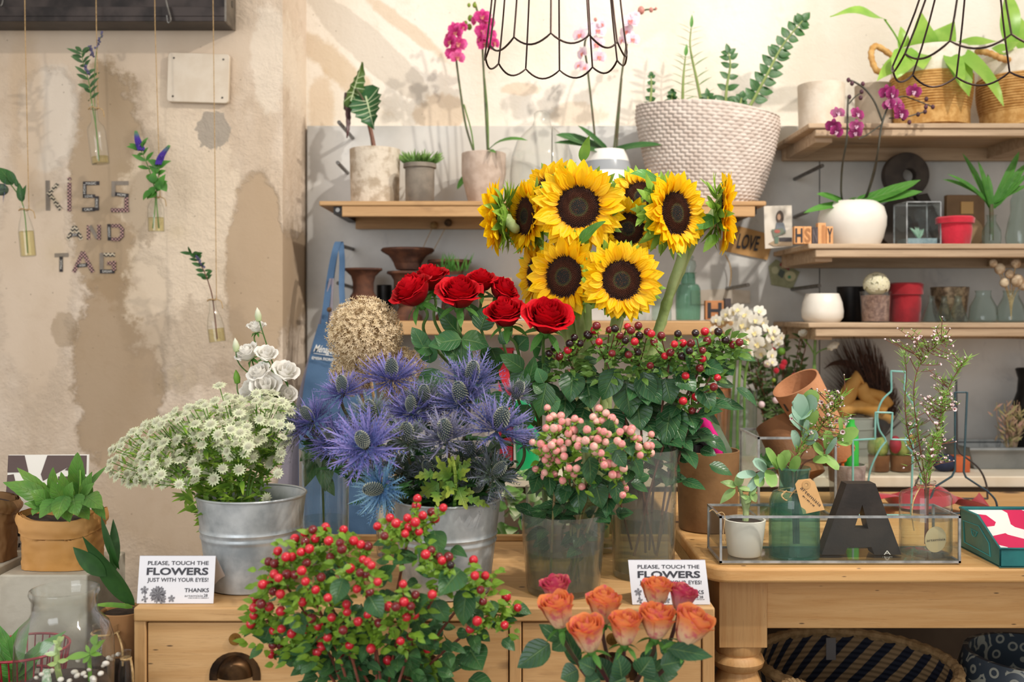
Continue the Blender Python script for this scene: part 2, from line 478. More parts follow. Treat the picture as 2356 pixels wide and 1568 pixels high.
b = MB(); b.bb(-2.6, -.6197, LW, 3.2, 0, 3.0); struct(b, 'wall_left', plaster_left).data.update()
b = MB(); b.bb(-.75, 2.6, BW, 3.2, 0, 3.0); struct(b, 'wall_back', plaster_back)
for o in list(scene.objects):      # walls keep the shop's own coordinates for their stains
    if o.name in ('wall_left', 'wall_back'):
        o.data.transform(Matrix.Translation(o.location)); o.location = (0, 0, 0)
b = MB(); b.bb(-2.6, 2.6, -.6, 3.2, -.1, 0); struct(b, 'floor', M('cement_floor', '#8b8078', '#6f655c', 3, .6))
b = MB()
for x0, x1 in ((-.612, .118), (.121, .918), (.921, 1.72), (1.723, 2.5)): b.bb(x0, x1, 2.975, 3.0, .70, EYE + .5596)
struct(b, 'wall_cladding', m_marble, .001)

# steel rail on the left wall
t = T('wall_rail', 'dark steel rail fixed along the top of the plaster wall', 'rail', (-1.1, 2.64, EYE + .79))
b = MB(); b.bb(-2.0, -.751, 2.60, 2.685, EYE + .7615, EYE + .775); b.bb(-2.0, -.751, 2.667, 2.688, EYE + .775, EYE + .92); b.bb(-2.0, -.751, 2.60, 2.61, EYE + .775, EYE + .80)
part(b, 'channel', M('dark_steel', '#2c2827', '#453d3a', 12, .42, .75), t, bevel=.001)
b = MB(); b.bb(-.751, -.746, 2.60, 2.688, EYE + .7615, EYE + .92); part(b, 'end_plate', M('end_plate_steel', '#8b8378', '#6d665e', 20, .45, .7), t)
b = MB(); b.tube([(-.7445, 2.655, EYE + .823), (-.752, 2.655, EYE + .823)], .009, 12); part(b, 'bolt', m_steel, t)
b = MB(); b.tube(cr([P(377, -25, 2.585), P(384, 10, 2.585), P(393, 45, 2.585), P(387, 52, 2.585), P(384, 35, 2.58)], 4), .0022, 6)
solo(b, 'steel_hook', m_steel, 'bent steel hook hanging from the dark rail between two strings', 'hook')
b = MB(); b.tube(cr([P(2, 14, 2.585), P(6, 8, 2.585), P(9, -14, 2.585)], 4), .0025, 6)
solo(b, 'steel_hook', m_steel, 'steel hook end at the far left of the dark rail', 'hook')

# square plaque
o = P(456, 179, 2.672); cu, cv = V((1, 0, -.03)).normalized(), V((.03, 0, 1)).normalized()
def rrect(w, h, r, n=5):
    out = []
    for cx, cy, a0 in ((w / 2 - r, h / 2 - r, 0), (-w / 2 + r, h / 2 - r, 90), (-w / 2 + r, -h / 2 + r, 180), (w / 2 - r, -h / 2 + r, 270)):
        for k in range(n + 1):
            a = radians(a0 + 90 * k / n); out.append((cx + r * cos(a), cy + r * sin(a)))
    return out
t = T('wall_plaque', 'cream square plaque with rounded corners pinned to the plaster wall', 'plaque', o)
b = MB(); b.prism(rrect(S(142, 2.67), S(113, 2.67), .009), o, cu, cv, (0, 1, 0), .013); part(b, 'plate', M('cream_enamel', '#dccdb9', '#d4c3ad', 20, .45), t, bevel=.0015)
for sx, sy in ((-1, 1), (1, 1), (-1, -1), (1, -1)):
    b = MB(); b.sphere(o + cu * sx * S(57, 2.67) + cv * sy * S(44, 2.67), .0028, 8, 6); part(b, 'pin', m_steel, t)

# back counter
t = T('back_counter', 'long pale work counter against the marble under the shelves', 'counter', (.9, 2.8, 0))
b = MB(); b.bb(-.05, 2.5, 2.60, 2.975, EYE - .455, EYE - .426); part(b, 'worktop', m_counter, t, bevel=.003)
b = MB(); b.bb(-.02, 2.5, 2.63, 2.975, 0, EYE - .455); part(b, 'body', M('counter_front', '#6e5a45', '#5c4937', 5, .7), t)

# ------------------------------------------------------------------ shelves
def shelf(label, X0, X1, y0, y1, zt, th, mt, rails=None, group=None):
    t = T('wall_shelf', label, 'shelf', ((X0 + X1) / 2, (y0 + y1) / 2, zt - th), group)
    b = MB(); b.bb(X0, X1, y0, y1, zt - th, zt); part(b, 'board', mt, t, bevel=.003)
    return t
zA = EYE + .304
t = shelf('upper wooden shelf at the left carrying flower pots', -.5235, .69, 2.70, 2.974, zA, .013, m_shelf)
b = MB(); b.bb(-.462, .66, 2.703, 2.721, zA - .042, zA - .013); part(b, 'front_rail', m_shelf, t, bevel=.002)
b = MB(); b.bb(-.462, .66, 2.94, 2.958, zA - .055, zA - .013); part(b, 'back_rail', m_shelf, t)
for x in (-.475, .655):
    b = MB(); b.bb(x - .012, x + .012, 2.715, 2.974, zA - .034, zA - .013); br = part(b, 'bracket', m_black, t)
    b = MB(); b.tube([(x, 2.712, zA - .023), (x, 2.716, zA - .023)], .006, 12); part(b, 'bolt', m_steel, br)
zB = EYE - .0215
t = shelf('lower wooden shelf at the left behind the red roses and urns', -.47, .60, 2.70, 2.974, zB, .038, m_shelf)
zC, zD, zE = EYE + .5, EYE + .183, EYE - .025
for zt, nm, th in ((zC, 'top', .034), (zD, 'middle', .036), (zE, 'bottom', .037)):
    lab = {'top': 'topmost weathered shelf at the right carrying rope baskets', 'middle': 'weathered shelf carrying the white orchid bowl and red fabric pot',
           'bottom': 'weathered shelf carrying small glass flasks and white round pot'}[nm]
    t = shelf(lab, .78, 2.3, 2.62, 2.974, zt, .014, m_shelf_old)
    b = MB(); b.bb(.80, 2.3, 2.625, 2.65, zt - th, zt - .014); part(b, 'front_rail', m_shelf_old, t, bevel=.003)
    b = MB(); b.bb(.80, 2.3, 2.93, 2.955, zt - .05, zt - .014); part(b, 'back_rail', m_shelf_old, t)
    for x in (.83, 1.42, 1.9):
        b = MB(); b.bb(x - .022, x + .022, 2.65, 2.93, zt - .046, zt - .014); part(b, 'cross_bar', m_shelf_old, t)

# pegs in the marble
def peg(px, py, px2, py2, label):
    a, c = P(px2, py2, 2.976), P(px, py, 2.75); b = MB(); b.tube([a, c], .0055, 10); solo(b, 'wall_peg', m_steel, label, 'peg')
peg(780, 281, 812, 318, 'grey metal peg behind the drooping alocasia leaf')
peg(777, 374, 800, 398, 'grey metal peg left of the rough white pot')
peg(776, 563, 812, 573, 'grey metal peg holding the denim apron straps')
peg(778, 651, 808, 660, 'grey metal peg left of the small rusty urn')
peg(1892, 381, 1828, 412, 'rusty metal peg slanting beside the woven basket')
peg(1858, 487, 1828, 499, 'dark metal peg behind the leaf of the white orchid bowl')
peg(1721, 655, 1672, 664, 'dark metal peg under the grey paper bag on the wall')
peg(1885, 657, 1822, 665, 'dark metal peg under the banknote')

# ------------------------------------------------------------------ drawer cabinet
zK = EYE - .473; KX0, KX1, KY0, KY1 = -.6086, .3263, 1.60, 2.08
t = T('drawer_cabinet', 'long pine drawer cabinet carrying the flower buckets and vases', 'cabinet', (-.14, 1.84, 0)); CAB = t
b = MB(); b.bb(KX0, KX1, KY0, KY1, zK - .023, zK); part(b, 'top', m_crate, t, bevel=.003)
b = MB(); b.bb(KX0 + .002, KX1 - .002, KY0 + .02, KY1, .06, zK - .023); part(b, 'body', M('cabinet_inside', '#5b3b20', '#4a2f1a', 6, .8), t)
b = MB(); b.bb(KX0, KX1, KY1 - .015, KY1, zK, zK + .012); part(b, 'back_rail', m_crate, t, bevel=.002)
xs = [KX0, S(750 - 1178, 1.6), S(1186 - 1178, 1.6), KX1]
for i, x in enumerate(xs):
    w_ = .019; a = x if i == 0 else (x - w_ if i == 3 else x - w_ / 2)
    b = MB(); b.bb(a, a + w_, KY0 + .003, KY0 + .03, .0, zK - .023); part(b, 'stile', m_crate_z, t, bevel=.0015)
m_brass = M('aged_bronze', '#5a4129', '#2c2018', 30, .38, .85)
m_lock = M('old_brass', '#a3773a', '#6e4d24', 30, .35, .9)
for i in range(3):
    x0 = xs[i] + (.021 if i == 0 else .0115); x1 = xs[i + 1] - (.021 if i == 2 else .0115)
    for zt, zb in ((zK - .026, zK - .186), (zK - .195, zK - .36), (zK - .37, zK - .55)):
        b = MB(); b.bb(x0, x1, KY0 + .006, KY0 + .028, zb, zt); dr = part(b, 'drawer', m_crate, t, bevel=.0015)
        xc = (x0 + x1) / 2 if i else S(539 - 1178, 1.6); zc = zt - .026
        b = MB(); b.tube([(xc, KY0 + .007, zc), (xc, KY0 + .002, zc)], .0095, 16); b.box((xc, KY0 + .0015, zc), (.0018, .002, .008)); part(b, 'keyhole', m_lock, dr)
        b = MB(); zc = zt - .083
        b.grid(lambda u, v: V((xc + .029 * cos(pi * u) * cos(v * pi / 2), KY0 + .004 - .020 * sin(v * pi / 2), zc + .034 * sin(pi * u) * (1 - .35 * v) - .002)), 16, 8)
        b.prism([(.041 * cos(a * pi / 12) * (1 if .15 < a / 12 < .85 else 1.0), .036 * sin(a * pi / 12)) for a in range(13)] + [(-.041, -.009), (-.029, -.009), (-.028, 0), (.028, 0), (.029, -.009), (.041, -.009)], (xc, KY0 + .006, zc), (1, 0, 0), (0, 0, 1), (0, -1, 0), .003)
        part(b, 'cup_pull', m_brass, dr)

# ------------------------------------------------------------------ table
zT = EYE - .46; TX0, TY0, TY1 = .352, 1.80, 2.57
t = T('wooden_table', 'rustic honey pine table carrying the glass planter box', 'table', (1.1, 2.2, 0)); TAB = t
rc = .045; pl = [(TX0, TY1), (2.4, TY1), (2.4, TY0)] + [(TX0 + rc + rc * cos(radians(a)), TY0 + rc + rc * sin(radians(a))) for a in range(270, 179, -10)]
b = MB(); b.prism(pl, (0, 0, zT - .029), (1, 0, 0), (0, 1, 0), (0, 0, 1), .029); part(b, 'top', m_pine, t, bevel=.006, seg=3)
b = MB(); b.bb(.47, 2.3, 1.868, 1.89, zT - .131, zT - .029); part(b, 'apron', m_pine, t, bevel=.0015)
b = MB(); b.bb(.395, .415, 1.95, 2.5, zT - .131, zT - .029); part(b, 'apron', m_pine, t)
for yy in (1.905, 2.49):
    b = MB(); b.bb(.387, .477, yy - .045, yy + .045, zT - .165, zT - .029)
    b.lathe([(0, 0), (.030, 0), (.036, .05), (.028, .30), (.050, .46), (.056, .52), (.040, .560), (.036, .572), (.047, .580), (.050, .590), (.046, .600), (.040, .604), (.044, .61), (.044, .628), (0, .628)], 24, Matrix.Translation((.432, yy, 0)))
    part(b, 'leg', m_pine_z, t, bevel=.001)

# ------------------------------------------------------------------ left corner
t = T('low_bench', 'low wooden bench at the left under the concrete blocks and glass jars', 'bench', (-.95, 1.6, 0))
b = MB(); b.bb(-1.4, -.62, 1.25, 2.0, .585, .615); part(b, 'top', M('bench_wood', '#5b4330', '#49351f', 5, .7), t, bevel=.003)
for x in (-1.36, -.66):
    for y in (1.29, 1.96):
        b = MB(); b.bb(x - .025, x + .025, y - .025, y + .025, 0, .585); part(b, 'leg', m_black, t)
b = MB(); b.bb(-.902, -.747, 1.75, 1.925, .615, EYE - .46); solo(b, 'concrete_block', m_conc, 'pale concrete block under the kraft paper bag of green leaves', 'block', bevel=.003)
b = MB(); b.bb(-1.12, -.915, 1.77, 1.95, .615, EYE - .452); solo(b, 'concrete_block', m_conc, 'pale concrete block cut by the left frame edge under the dark paper bag', 'block', bevel=.003)
# ------------------------------------------------------------------ shared plant and pot builders
m_soil = M('potting_soil', '#2e2118', '#44332a', 60, .95, 0, .5, 120)
m_leafd = MG('leaf_dark', '#2c5a2a', '#3c6f35', c2='#1d4420', nsc=40, rough=.36, trans=.22, vein=.3)
m_leafm = MG('leaf_mid', '#4c8a34', '#63a046', c2='#37702c', nsc=40, rough=.38, trans=.28, vein=.25, vc='#a9c87a')
m_leafl = MG('leaf_light', '#7fb243', '#8fc04f', c2='#5c9a38', nsc=35, rough=.4, trans=.32)
m_leafy = MG('leaf_yellow', '#8fa83c', '#b5bf4c', c2='#5f8434', nsc=40, rough=.5, trans=.3)
m_leafb = MG('leaf_blue', '#8fb39b', '#a3c4b0', c2='#6f9a80', nsc=30, rough=.6, trans=.2)
m_stem = M('green_stem', '#6f9244', '#587a36', 30, .5, trans=.05)
m_stemd = M('dark_stem', '#4c5a34', '#5a4a34', 30, .55)
m_stemb = M('brown_stem', '#7b4a34', '#5f3a2a', 40, .6)
m_white = M('white_ceramic', '#ece6dc', '#e2dace', 8, .35)
m_glass = glassm('clear_glass', '#fdfefd', haze=.012, edge=.75)
m_glassg = glassm('green_glass', '#b4d6c6', haze=.12, hazec='#7fae9c')
m_glasst = glassm('pale_green_glass', '#e9f3ef', haze=.02, hazec='#c4d4ce')
m_water = glassm('water', '#fafcf6', 1.33, .01)
m_twine = M('jute_twine', '#c9a87a', '#a98858', 200, .9)
m_rust = M('rusty_iron', '#6e4632', '#4b2f25', 22, .85, .1, .35, 120)
m_kraft = M('kraft_paper', '#c39a68', '#b68b58', 10, .8, 0, .3, 30, .2)
m_ink = M('black_ink', '#26242a')
m_whiteink = M('white_ink', '#e6e2da')


def at(cx, d): return Matrix.Translation(((cx - 1178) / F * d, d, 0))
def zpx(y, d): return EYE + (720 - y) / F * d
def prof(d, pts): return [(S(w_, d), zpx(y, d) if y > 0 else -y) for w_, y in pts]


def lp(cx, d, pts, n=32, wob=None, b=None, tilt=None):
    """a turned shape centred on column cx: pts = (half width px, y px); a negative y is a height in metres"""
    b = b or MB(); return b.lathe(prof(d, pts), n, at(cx, d), wob=wob)


def lf(b, x0, y0, x1, y1, wpx, d, d1=None, bend=.4, nrm=(0, -.75, .65), **k):
    a, c = P(x0, y0, d), P(x1, y1, d if d1 is None else d1); L = (c - a).length; dr = (c - a).normalized()
    n = V(nrm); n = (n - dr * n.dot(dr)).normalized()
    b.leaf(a, dr * cos(bend / 2) + n * sin(bend / 2), n * cos(bend / 2) - dr * sin(bend / 2), L * (1 + bend * bend / 24), S(wpx, d), bend=bend, **k)
    return b


def pot(name, label, cat, cx, d, zb, ytop, wt, wb, mt, mid=None, soil=True, th=3, group=None, rim=0):
    t = T(name, label, cat, ((cx - 1178) / F * d, d, zb), group)
    pts = [(0, -zb), (wb * .94, -zb), (wb, -(zb + S(3, d)))]
    if mid: pts += [(w_, y) for w_, y in mid]
    if rim: pts += [(wt - rim, ytop + rim * 2.6), (wt, ytop + rim * 2.4)]
    pts += [(wt, ytop + 1), (wt - th * .4, ytop), (wt - th, ytop + 1), (wt - th - 1, ytop + 8), (wb - th if wb < wt else wt - th, ytop + 14)]
    if soil is False: pts += [(max(wb - th, 3), -(zb + S(5, d))), (0, -(zb + S(5, d)))]
    part(lp(cx, d, pts), 'pot_body', mt, t)
    if soil: part(MB().lathe([(0, zpx(ytop + 6, d) + .001), (S(wt - th, d), zpx(ytop + 7, d))], 24, at(cx, d)), 'soil', m_soil, t)
    return t


def blossom_mesh(name, mp, ml, mc, sc=1., seed=0):
    """moth orchid flower of unit size facing +z: three sepals, two wide petals, lip"""
    r = random.Random(seed); b = MB(); z = V((0, 0, 1))
    for a in (90, 215, 325): b.leaf((0, 0, 0), V((cos(radians(a)), sin(radians(a)), .15)), z, .95, .62, 'petal', .25, .05, 5, 1)
    for a in (8, 172): b.leaf((0, 0, .04), V((cos(radians(a)), sin(radians(a)), .2)), z, 1.0, 1.05, 'round', .35, .06, 5, 2)
    me = mesh(b, name, mp); bl = MB()
    bl.leaf((0, -.05, .08), V((0, -.6, .8)), V((0, .8, .6)), .5, .42, 'petal', 1.1, .2, 4, 1)
    for s_ in (-1, 1): bl.leaf((0, -.02, .08), V((s_ * .8, -.1, .6)), V((0, .3, .9)), .3, .25, 'round', .5, .2, 3, 1)
    lip = mesh(bl, 'lip', ml); return me, lip


def orchid(b_me, lip, parent, x, y, d, size, yaw=0, pitch=0, roll=0):
    Mx = frame(P(x, y, d), face(yaw, pitch), V((0, 0, 1)).cross(face(yaw, pitch))) @ Matrix.Rotation(radians(roll), 4, 'Z') @ Matrix.Scale(S(size, d), 4)
    o = inst(b_me, 'blossom', parent, Mx); sub(lip, 'lip', o); return o


orc_mag = blossom_mesh('blossom', MG('orchid_magenta', '#c2106e', '#e85aa5', .2, 1.0, '#a00a58', 3, .6, .5, .3), M('orchid_lip', '#8a0f45', '#d58a6a', 6, .5), None)
orc_pink = blossom_mesh('blossom', MG('orchid_pale', '#f0cfe0', '#f8e9f0', .1, .8, '#e7b4d2', 3, .5, .5, .3), M('orchid_lip_orange', '#e58a4a', '#d5608a', 6, .5), None)
orc_pur = blossom_mesh('blossom', MG('orchid_purple', '#7a1450', '#b03a80', .3, 1.0, '#5c0d3c', 4, .5, .5, .25), M('orchid_lip_dark', '#4a0a30', '#e0b0c8', 6, .5), None)
orc_wht = blossom_mesh('blossom', MG('orchid_white', '#f4f0e2', '#fbf8f0', c2='#ece6cc', nsc=4, namt=.4, rough=.55, trans=.3), M('orchid_lip_yellow', '#e2c86a', '#f0e6c0', 6, .5), None)

# ------------------------------------------------------------------ upper left shelf
d = 2.83
m_rough = M('rough_white_clay', '#d8cbb9', '#b3a28d', 26, .95, 0, .6, 90, .2, lo=.42, hi=.62)
t = pot('potted_alocasia', 'alocasia with white-veined leaves in a rough whitewashed pot', 'potted plant', 863, d, zA, 344, 58, 55, m_rough, th=6)
b = MB(); b.tube(cr([P(863, 350, d), P(856, 315, d), P(848, 280, d)], 4), .006, 8); part(b, 'stem', M('alocasia_stem', '#8a5a44', '#6a4434', 30, .6), t)
b = MB(); b.tube(cr([P(858, 345, d + .02), P(850, 290, d), P(838, 235, d), P(818, 203, d - .01)], 5), .0035, 6); part(b, 'stem', m_stemd, t)
m_alo = M('alocasia_leaf', '#2f5a34', '#3d6a3e', 30, .4, trans=.1); m_vein = M('alocasia_vein', '#c3d0a4', None, rough=.5)
def outline_leaf(parent, tip, basep, halfw, d, nz, mt, name='leaf', vein=True, lob=.18, back=False):
    """a scalloped arrow-shaped blade with raised pale veins"""
    a, c = P(*basep, d), P(*tip, d - .02); ax = (c - a); L = ax.length; ax.normalize(); n = V(nz); n = (n - ax * n.dot(ax)).normalized(); sd = ax.cross(n); Wm = S(halfw, d)
    prf = [(-.30, .0), (-.24, .55), (-.05, .92), (.1, .78), (.18, 1.0), (.3, .80), (.38, .92), (.48, .66), (.56, .74), (.66, .45), (.74, .5), (.84, .24), (1.0, .0)]
    b = MB()
    def pt(s_, u, v):
        j = min(int(v * 12), 11); f = v * 12 - j; y = prf[j][0] * (1 - f) + prf[j + 1][0] * f; w_ = prf[j][1] * (1 - f) + prf[j + 1][1] * f
        notch = .30 * max(0, -y) * (1 - u) * 2.2
        return a + ax * (L * (y + notch)) + sd * (s_ * u * w_ * Wm) + n * (Wm * (.22 * u * u + .25 * sin(3 * y) * u))
    for s_ in (-1, 1): b.grid(lambda u, v: pt(s_, u, v), 4, 24)
    o = part(b, name, mt, parent)
    if vein:
        v_ = MB(); v_.tube([a + n * .002 + ax * L * f for f in (0, .3, .6, .98)], [.0028, .0024, .0016, .0006], 5)
        for s_ in (-1, 1):
            for v0, v1 in ((.30, .16), (.36, .33), (.45, .5), (.56, .64), (.68, .78)):
                v_.tube([pt(s_, q * .97, v0 * (1 - q) + v1 * q + .0) + n * .0012 for q in (0, .35, .7, 1)], [.0016, .0013, .001, .0005], 4)
        part(v_, 'vein', m_vein, o) if False else sub(mesh(v_, 'vein', m_vein, ORG[parent]), 'vein', o)
    return o
outline_leaf(t, (862, 300), (842, 222), 42, d, (-.25, -.9, .2), m_alo)
outline_leaf(t, (832, 142), (806, 232), 24, d, (.75, -.6, .25), M('alocasia_leaf_back', '#4b7036', '#5f7a3c', 20, .45, trans=.2))
outline_leaf(t, (797, 318), (796, 236), 13, d, (.9, -.4, .1), M('alocasia_leaf_purple', '#4e3138', '#5f3f40', 20, .45), vein=False)

d = 2.82
t = pot('potted_succulent', 'spiky green succulent in a small grey pot', 'potted plant', 966, d - .06, zA, 377, 38, 33, M('grey_clay', '#8d8275', '#6f665c', 18, .9, 0, .2, 80), rim=4, th=4)
b = MB(); r = random.Random(3)
for i in range(150):
    a = r.uniform(0, 6.28); q = sqrt(r.random()); x = 966 + 36 * q * cos(a); bx = V((cos(a) * q, sin(a) * q * .9, 0))
    p0 = P(x, 376, d) + V((0, S(34 * q * sin(a), d), 0)); b.leaf(p0, bx * 1.1 + V((r.uniform(-.4, .4), r.uniform(-.4, .4), .9)), V((r.uniform(-1, 1), -1, .3)), S(r.uniform(18, 36), d), S(4.5, d), 'lance', r.uniform(-.3, .6), .2, 4, 1)
part(b, 'foliage', MG('succulent_green', '#4d7332', '#86a95a', c2='#5f8a3c', trans=.15), t)

d = 2.84
t = pot('potted_orchid', 'magenta moth orchid with two tall stems in a ribbed pink clay pot', 'potted orchid', 1113, d, zA, 353, 51, 34, M('pink_clay', '#cbb7a8', '#baa494', 40, .9, 0, .25, 60), mid=[(46, 425), (51, 400)], th=4)
for a_ in ((1120, 352, 1210, 316, 17, d, d - .14, .9), (1112, 352, 1140, 349, 14, d, d - .1, .5), (1075, 400, 1052, 435, 14, d + .03, d, .3)):
    part(lf(MB(), *a_, shape='strap', fold=.25), 'leaf', m_leafm, t)
for pts, pts2 in (([(1091, 352), (1072, 290), (1060, 215), (1050, 140), (1046, 95)], [(1091, 350), (1084, 300), (1067, 240)]), ([(1122, 350), (1117, 250), (1112, 150), (1106, 60), (1092, 5)], [(1124, 350), (1122, 260), (1115, 180)])):
    b = MB(); b.tube(cr([P(x, y, d - .01) for x, y in pts], 6), [.0032] * 25, 6); part(b, 'flower_spike', M('spike_green', '#59673a', '#4a4a35', 30, .6), t)
    b = MB(); b.tube(cr([P(x, y, d + .01) for x, y in pts2], 4), .0022, 6); part(b, 'support_cane', m_stem, t)
for x, y, s_, yw, ro in ((1049, 75, 20, -20, 0), (1036, 95, 20, -35, 10), (1055, 100, 22, 10, -10), (1043, 122, 21, -10, 5), (1052, 132, 20, 20, 0), (1046, 65, 17, 0, 20), (1030, 85, 15, -60, 0), (1065, 62, 14, 40, 0),
                         (1110, 38, 22, 0, 0), (1097, 45, 18, -40, 10), (1122, 52, 20, 30, 0), (1112, 70, 22, 0, 10), (1126, 80, 20, 30, 0), (1118, 100, 23, 5, 0), (1136, 98, 18, 40, 0), (1105, 90, 14, -50, 0)):
    orchid(*orc_mag, t, x, y, d - .03 - .02 * R.random(), s_, yw, R.uniform(-15, 15), ro)
for x, y, s_ in ((1092, 12, 5), (1079, 12, 4), (1082, 42, 6), (1071, 54, 5), (1080, 62, 6)):
    b = MB(); b.sphere(P(x, y, d - .02), S(s_, d), 8, 6, (1, 1, 1.3)); part(b, 'bud', m_leafy, t)

d = 2.84
t = T('glass_cloche', 'large clear glass bell jar between the magenta orchid and sunflowers', 'cloche', ((1247 - 1178) / F * d, d, zA))
part(lp(1247, d, [(74, -zA), (74, 400), (70, 360), (58, 325), (38, 303), (22, 290), (18, 275), (19, 262), (12, 256), (0, 254)], 40), 'dome', m_glass, t)
part(lp(1247, d, [(0, -(zA + .002)), (78, -(zA + .002)), (80, -(zA + .006)), (76, -(zA + .012)), (0, -(zA + .012))], 32), 'base_plate', m_glasst, t)

d = 2.80
m_band = NT('striped_glaze'); z_ = m_band.node('ShaderNodeSeparateXYZ'); m_band.put(z_.inputs[0], m_band.pos()); zz = z_.outputs[2]
ms = m_band.math('MULTIPLY', m_band.math('GREATER_THAN', zz, zpx(397, d) - zA), m_band.math('LESS_THAN', zz, zpx(373, d) - zA)); m_band.base(m_band.mix(ms, '#eee9e2', '#9c9fa3')); m_band.set(Roughness=.18); m_band = m_band.mat
t = pot('potted_orchid', 'pale pink moth orchid in a white pot with a grey band', 'potted orchid', 1397, d, zA, 347, 44, 40, m_band, mid=[(52, 440), (55, 410), (54, 385)], th=4)
for x0, y0, x1, y1, w_, bd in ((1395, 348, 1276, 325, 20, .5), (1385, 346, 1280, 308, 34, .4), (1400, 350, 1330, 288, 22, .2), (1405, 350, 1522, 330, 22, .5), (1398, 350, 1350, 345, 20, .3)):
    part(lf(MB(), x0, y0, x1, y1, w_, d, d - .06, bd, shape='strap', fold=.2), 'leaf', m_leafd, t)
for pts in ([(1372, 348), (1362, 250), (1352, 160), (1346, 95), (1375, 55)], [(1412, 348), (1422, 250), (1432, 160), (1448, 80), (1475, 28), (1508, 22)], [(1418, 348), (1424, 260), (1430, 180)]):
    b = MB(); b.tube(cr([P(x, y, d) for x, y in pts], 6), .003, 6); part(b, 'flower_spike', m_stemd, t)
for x, y, s_, yw, ro in ((1335, 80, 21, -30, 0), (1340, 122, 18, -50, 20), (1333, 150, 16, -40, 0), (1375, 70, 22, 15, 0), (1372, 100, 22, 10, 10), (1378, 130, 20, 20, 0), (1360, 60, 15, 0, 0), (1385, 55, 14, 40, 0),
                         (1450, 48, 22, 0, 0), (1442, 72, 20, -40, 10), (1455, 90, 20, 20, 0), (1432, 92, 16, -60, 0), (1445, 58, 15, 20, 0), (1462, 35, 13, 20, 0), (1345, 155, 14, 0, 0)):
    orchid(*orc_pink, t, x, y, d - .03 - .02 * R.random(), s_, yw, R.uniform(-15, 15), ro)
for x, y, s_ in ((1475, 24, 8), (1498, 23, 5), (1509, 20, 3), (1384, 57, 6), (1370, 45, 4)):
    b = MB(); b.sphere(P(x, y, d - .02), S(s_, d), 8, 6, (1, 1, 1.25)); part(b, 'bud', M('orchid_bud', '#cf8f86', '#b8756a', 20, .5), t)

# woven basket with ZZ plant
d = 2.70; c0 = P(1649, 465, d)
t = T('planted_basket', 'large cream knitted-rope basket holding a tall glossy zamioculcas', 'planter', (c0.x, d + .05, zA))
DY = .128
def bask(u, v):
    a = 2 * pi * u; zt_ = zA + .0 + v * (zpx(232, d) - zA) + (.004 * sin(a * 3) if v > .98 else 0)
    rr = S(98 + 70 * min(1, v * 1.15) ** .55 - (3 * max(0, v - .85) / .15), d); ry = .62
    row = v * 27; i = int(row); q = row - i; cc = u * 46 + (i % 2) * .5; qq = cc - int(cc)
    bl = sqrt(max(0, 1 - (2 * qq - 1) ** 2)) * sqrt(max(0, 1 - (2 * q - 1) ** 2 * .9)); rr2 = rr + .009 * bl
    tilt = .018 * cos(a) * v
    return V((c0.x + rr2 * cos(a), d + DY + rr2 * ry * sin(a), zt_ - tilt))
b = MB(); b.grid(bask, 46 * 8, 27 * 5, wrap=True); 
def bin_(u, v): p = bask(u, .99 - v * .22); q = V((c0.x, d + DY, p.z)); return q + (p - q) * .93
b.grid(bin_, 60, 3, wrap=True)
part(b, 'basket_wall', M('cream_rope', '#d2c5bb', '#c4b5aa', 30, .85, 0, .2, 200), t, sharp=0)
b = MB(); b.lathe([(0, zA + .001), (S(98, d), zA + .001), (S(100, d), zA + .01)], 32, Matrix.Translation((c0.x, d + DY, 0)) @ Matrix.Diagonal((1, .6, 1, 1))); part(b, 'basket_base', M('cream_rope_base', '#c4b5aa'), t)
b = MB(); b.lathe([(0, zpx(260, d)), (S(150, d), zpx(262, d))], 32, Matrix.Translation((c0.x, d + DY, 0)) @ Matrix.Diagonal((1, .6, 1, 1))); part(b, 'soil', m_soil, t)
def zz(pts, n, L, wd, flat, seed, dd):
    r = random.Random(seed); c = cr([P(x, y, dd) for x, y in pts], 8); b = MB(); b.tube(c, [.005 - .0035 * i / len(c) for i in range(len(c))], 6)
    part(b, 'stem', M('zz_stem', '#8b9a58', '#7a8a48', 20, .5), t); b = MB()
    for k in range(n):
        f = .16 + .84 * k / (n - 1); j = min(int(f * (len(c) - 1)), len(c) - 2); p = c[j]; ax = (c[j + 1] - c[j]).normalized()
        for s_ in (-1, 1):
            sd = ax.cross(V((0, -1, 0))).normalized() * s_; nr = V((0, -1, .2)) if flat else V((s_ * .2, -.25, 1))
            if flat == 2: sd = sd if s_ > 0 else sd * .35 + V((0, -.8, 0)); 
            b.leaf(p, sd + ax * .55 + V((0, r.uniform(-.25, .1), 0)), nr, S(L * (1 - .35 * f) * r.uniform(.85, 1.1), dd), S(wd * (1 - .2 * f), dd), 'ovate' if flat else 'lance', .25, .18, 6, 1)
    b.leaf(c[-1], (c[-1] - c[-2]), V((0, -1, .3)), S(L * .7, dd), S(wd * .8, dd), 'ovate', .2, .2, 6, 1)
    part(b, 'foliage', m_leafd if flat else m_leafm, t)
dz = d + .11
zz([(1570, 245), (1572, 180), (1577, 130)], 8, 44, 12, 0, 1, dz); zz([(1616, 245), (1602, 180), (1588, 110), (1590, 65)], 9, 48, 11, 0, 2, dz + .03)
zz([(1668, 250), (1672, 200), (1680, 150), (1676, 122)], 6, 34, 17, 1, 3, dz); zz([(1722, 250), (1760, 180), (1800, 105), (1846, 48)], 12, 40, 25, 1, 4, dz - .02)
zz([(1493, 250), (1498, 215), (1498, 175)], 5, 16, 14, 1, 5, dz); zz([(1545, 240), (1546, 215)], 3, 18, 16, 1, 6, dz); zz([(1630, 245), (1628, 222)], 3, 30, 16, 1, 7, dz - .03); zz([(1700, 250), (1706, 225)], 3, 26, 20, 1, 8, dz - .03)

